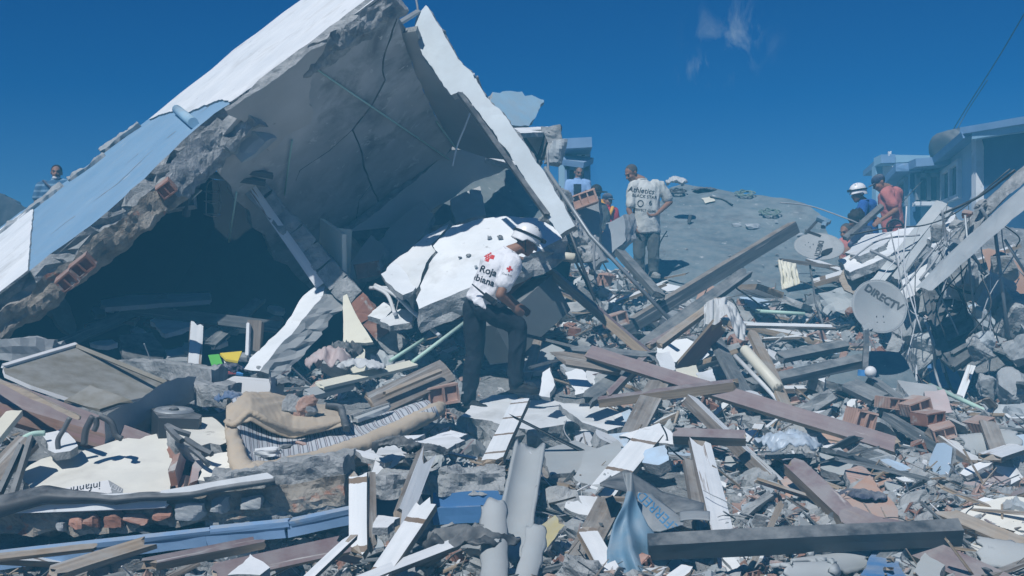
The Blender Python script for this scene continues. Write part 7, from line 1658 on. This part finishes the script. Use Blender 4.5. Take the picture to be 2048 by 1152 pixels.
for i in range(46):
    u_, w_ = rng.random(), rng.random() ** .4
    px = 1345 + 340 * u_; yt = np.interp(px, [1340, 1560, 1640, 1690], [390, 410, 450, 560]); py = yt + (650 - yt) * w_
    k_ = rng.choice(['concrete_chunk', 'concrete_chunk', 'plaster_shard', 'tile_shard']); o = bpy.data.objects.new(k_, rng.choice(KIN[k_])); p = onp(px, py, gp); sc = rnd(4, 8 + 12 * w_) * p.y / F / .25
    o.scale = (sc, sc, sc * .7); o.rotation_euler = (rng.gauss(.35, .2), rng.gauss(0, .2), rnd(0, 6.28)); o.location = p + gp[1] * .04
    a_, c_ = KC[k_]; tag(o, f'{a_} scattered on the grey tilted slab', c_, f'{a_}s on the grey slab'); col.objects.link(o)
for i in range(16):
    px, py = rnd(880, 1110), rnd(450, 580)
    if py > 610 - (px - 840) * .42 or py < 446: continue
    k_ = rng.choice(['concrete_chunk', 'plaster_shard', 'brick_fragment']); o = bpy.data.objects.new(k_, rng.choice(KIN[k_])); p = onp(px, py, wp); sc = rnd(6, 16) * p.y / F / .25
    o.scale = (sc, sc, sc * .7); o.rotation_euler = (rng.gauss(.3, .2), rng.gauss(0, .2), rnd(0, 6.28)); o.location = p + wp[1] * .02
    a_, c_ = KC[k_]; tag(o, f'{a_} lying on the white slab behind the rescuer', c_, f'{a_}s on the white slab'); col.objects.link(o)
def mass(name, mats, protos, n, s0, s1, ref, tilt=.7, lift=.3):
    vs = []; fs = []; ms = []; base = 0
    for i in range(n):
        px, py, p = pick(); v, f, mi = rng.choice(protos)
        k = math.exp(rnd(math.log(s0), math.log(s1))) * p.y / F / ref
        from mathutils import Euler
        m3 = np.array(Euler((rng.gauss(0, tilt), rng.gauss(0, tilt), rnd(0, 6.283))).to_matrix()) * k
        vs.append(v @ m3.T + np.array((p.x, p.y, p.z + rnd(-.02, lift) * k * ref)))
        fs += [tuple(q + base for q in t) for t in f]; ms += mi; base += len(v)
    V = np.concatenate(vs); me = bpy.data.meshes.new(name); me.from_pydata(V.tolist(), [], fs)
    for m in mats: me.materials.append(m)
    me.polygons.foreach_set('material_index', ms); me.update(); o = bpy.data.objects.new(name, me); col.objects.link(o)
    o['kind'] = 'stuff'; return o
def low_shard(s, m):
    rr = random.Random(s); n = rr.randint(4, 6); t = rr.uniform(.008, .03)
    a = [2 * math.pi * i / n + rr.uniform(-.4, .4) for i in range(n)]; r_ = [rr.uniform(.06, .14) for _ in range(n)]; sq = rr.uniform(.5, 1)
    v = [(math.cos(x) * q, math.sin(x) * q * sq, z) for z in (t, 0) for x, q in zip(a, r_)]
    f = [tuple(range(n)), tuple(range(n, 2 * n))[::-1]] + [(i, n + i, n + (i + 1) % n, (i + 1) % n) for i in range(n)]
    return np.array(v), f, [m] + [m if m != 0 else 1] * (n + 1)
def low_lump(s, m):
    v, f = lump_mesh((.2, .16, .13), .2, 1, s, .75); return np.array([tuple(x) for x in v]), f, [m] * len(f)
def low_stick(s, m):
    rr = random.Random(s); L, w, t = rr.uniform(.25, .5), rr.uniform(.012, .04), rr.uniform(.008, .02); e = rr.uniform(.2, 1)
    v = [(x * L, y * w * (e if x else 1), z * t) for x in (0, 1) for y in (-.5, .5) for z in (-.5, .5)]
    return np.array(v), [(0, 1, 3, 2), (4, 6, 7, 5), (0, 4, 5, 1), (2, 3, 7, 6), (0, 2, 6, 4), (1, 5, 7, 3)], [m] * 6
o = mass('rubble', [M['plaster'], M['broken'], M['concrete_pale'], M['brick'], M['brick_pale'], M['tile_pink'], M['fibro'], M['concrete']],
     [low_shard(i, 0) for i in range(12)] + [low_lump(i + 50, 1) for i in range(6)] + [low_lump(i + 80, 2) for i in range(5)] + [low_lump(i + 90, 3) for i in range(2)] + [low_lump(i + 95, 4) for i in range(2)] + [low_shard(i + 200, 4) for i in range(3)] + [low_shard(i + 100, 5) for i in range(2)] + [low_shard(i + 120, 6) for i in range(5)] + [low_lump(i + 140, 7) for i in range(6)], 25000, 8, 36, .22)
tag(o, 'small broken plaster, concrete and brick covering the whole heap', 'rubble')
o = mass('splinters', [M['bare'], M['white_wood_plain'], M['brown'], M['darkwood'], M['maroon']], [low_stick(i, i % 5) for i in range(25)], 6000, 14, 62, .35, .4, .4)
tag(o, 'small wood splinters strewn through the whole heap', 'splinters')
# ------------------------------------------------------------------ blue volume added to tint the view and lift the dark tones
HM = bpy.data.materials.new('added_blue_tint'); HM.use_nodes = True
hn, hl = HM.node_tree.nodes, HM.node_tree.links; hn.clear()
ho = hn.new('ShaderNodeOutputMaterial'); hv = hn.new('ShaderNodeVolumePrincipled')
hv.inputs['Color'].default_value = (.14, .62, 1.0, 1); hv.inputs['Density'].default_value = .0175; hv.inputs['Anisotropy'].default_value = -.3
hl.new(hv.outputs[0], ho.inputs['Volume'])
o = MB().box((0, 420, 1.75), (900, 1100, 9.1)).build('added_tint_volume', HM, None, keep=True); o['kind'] = 'stuff'
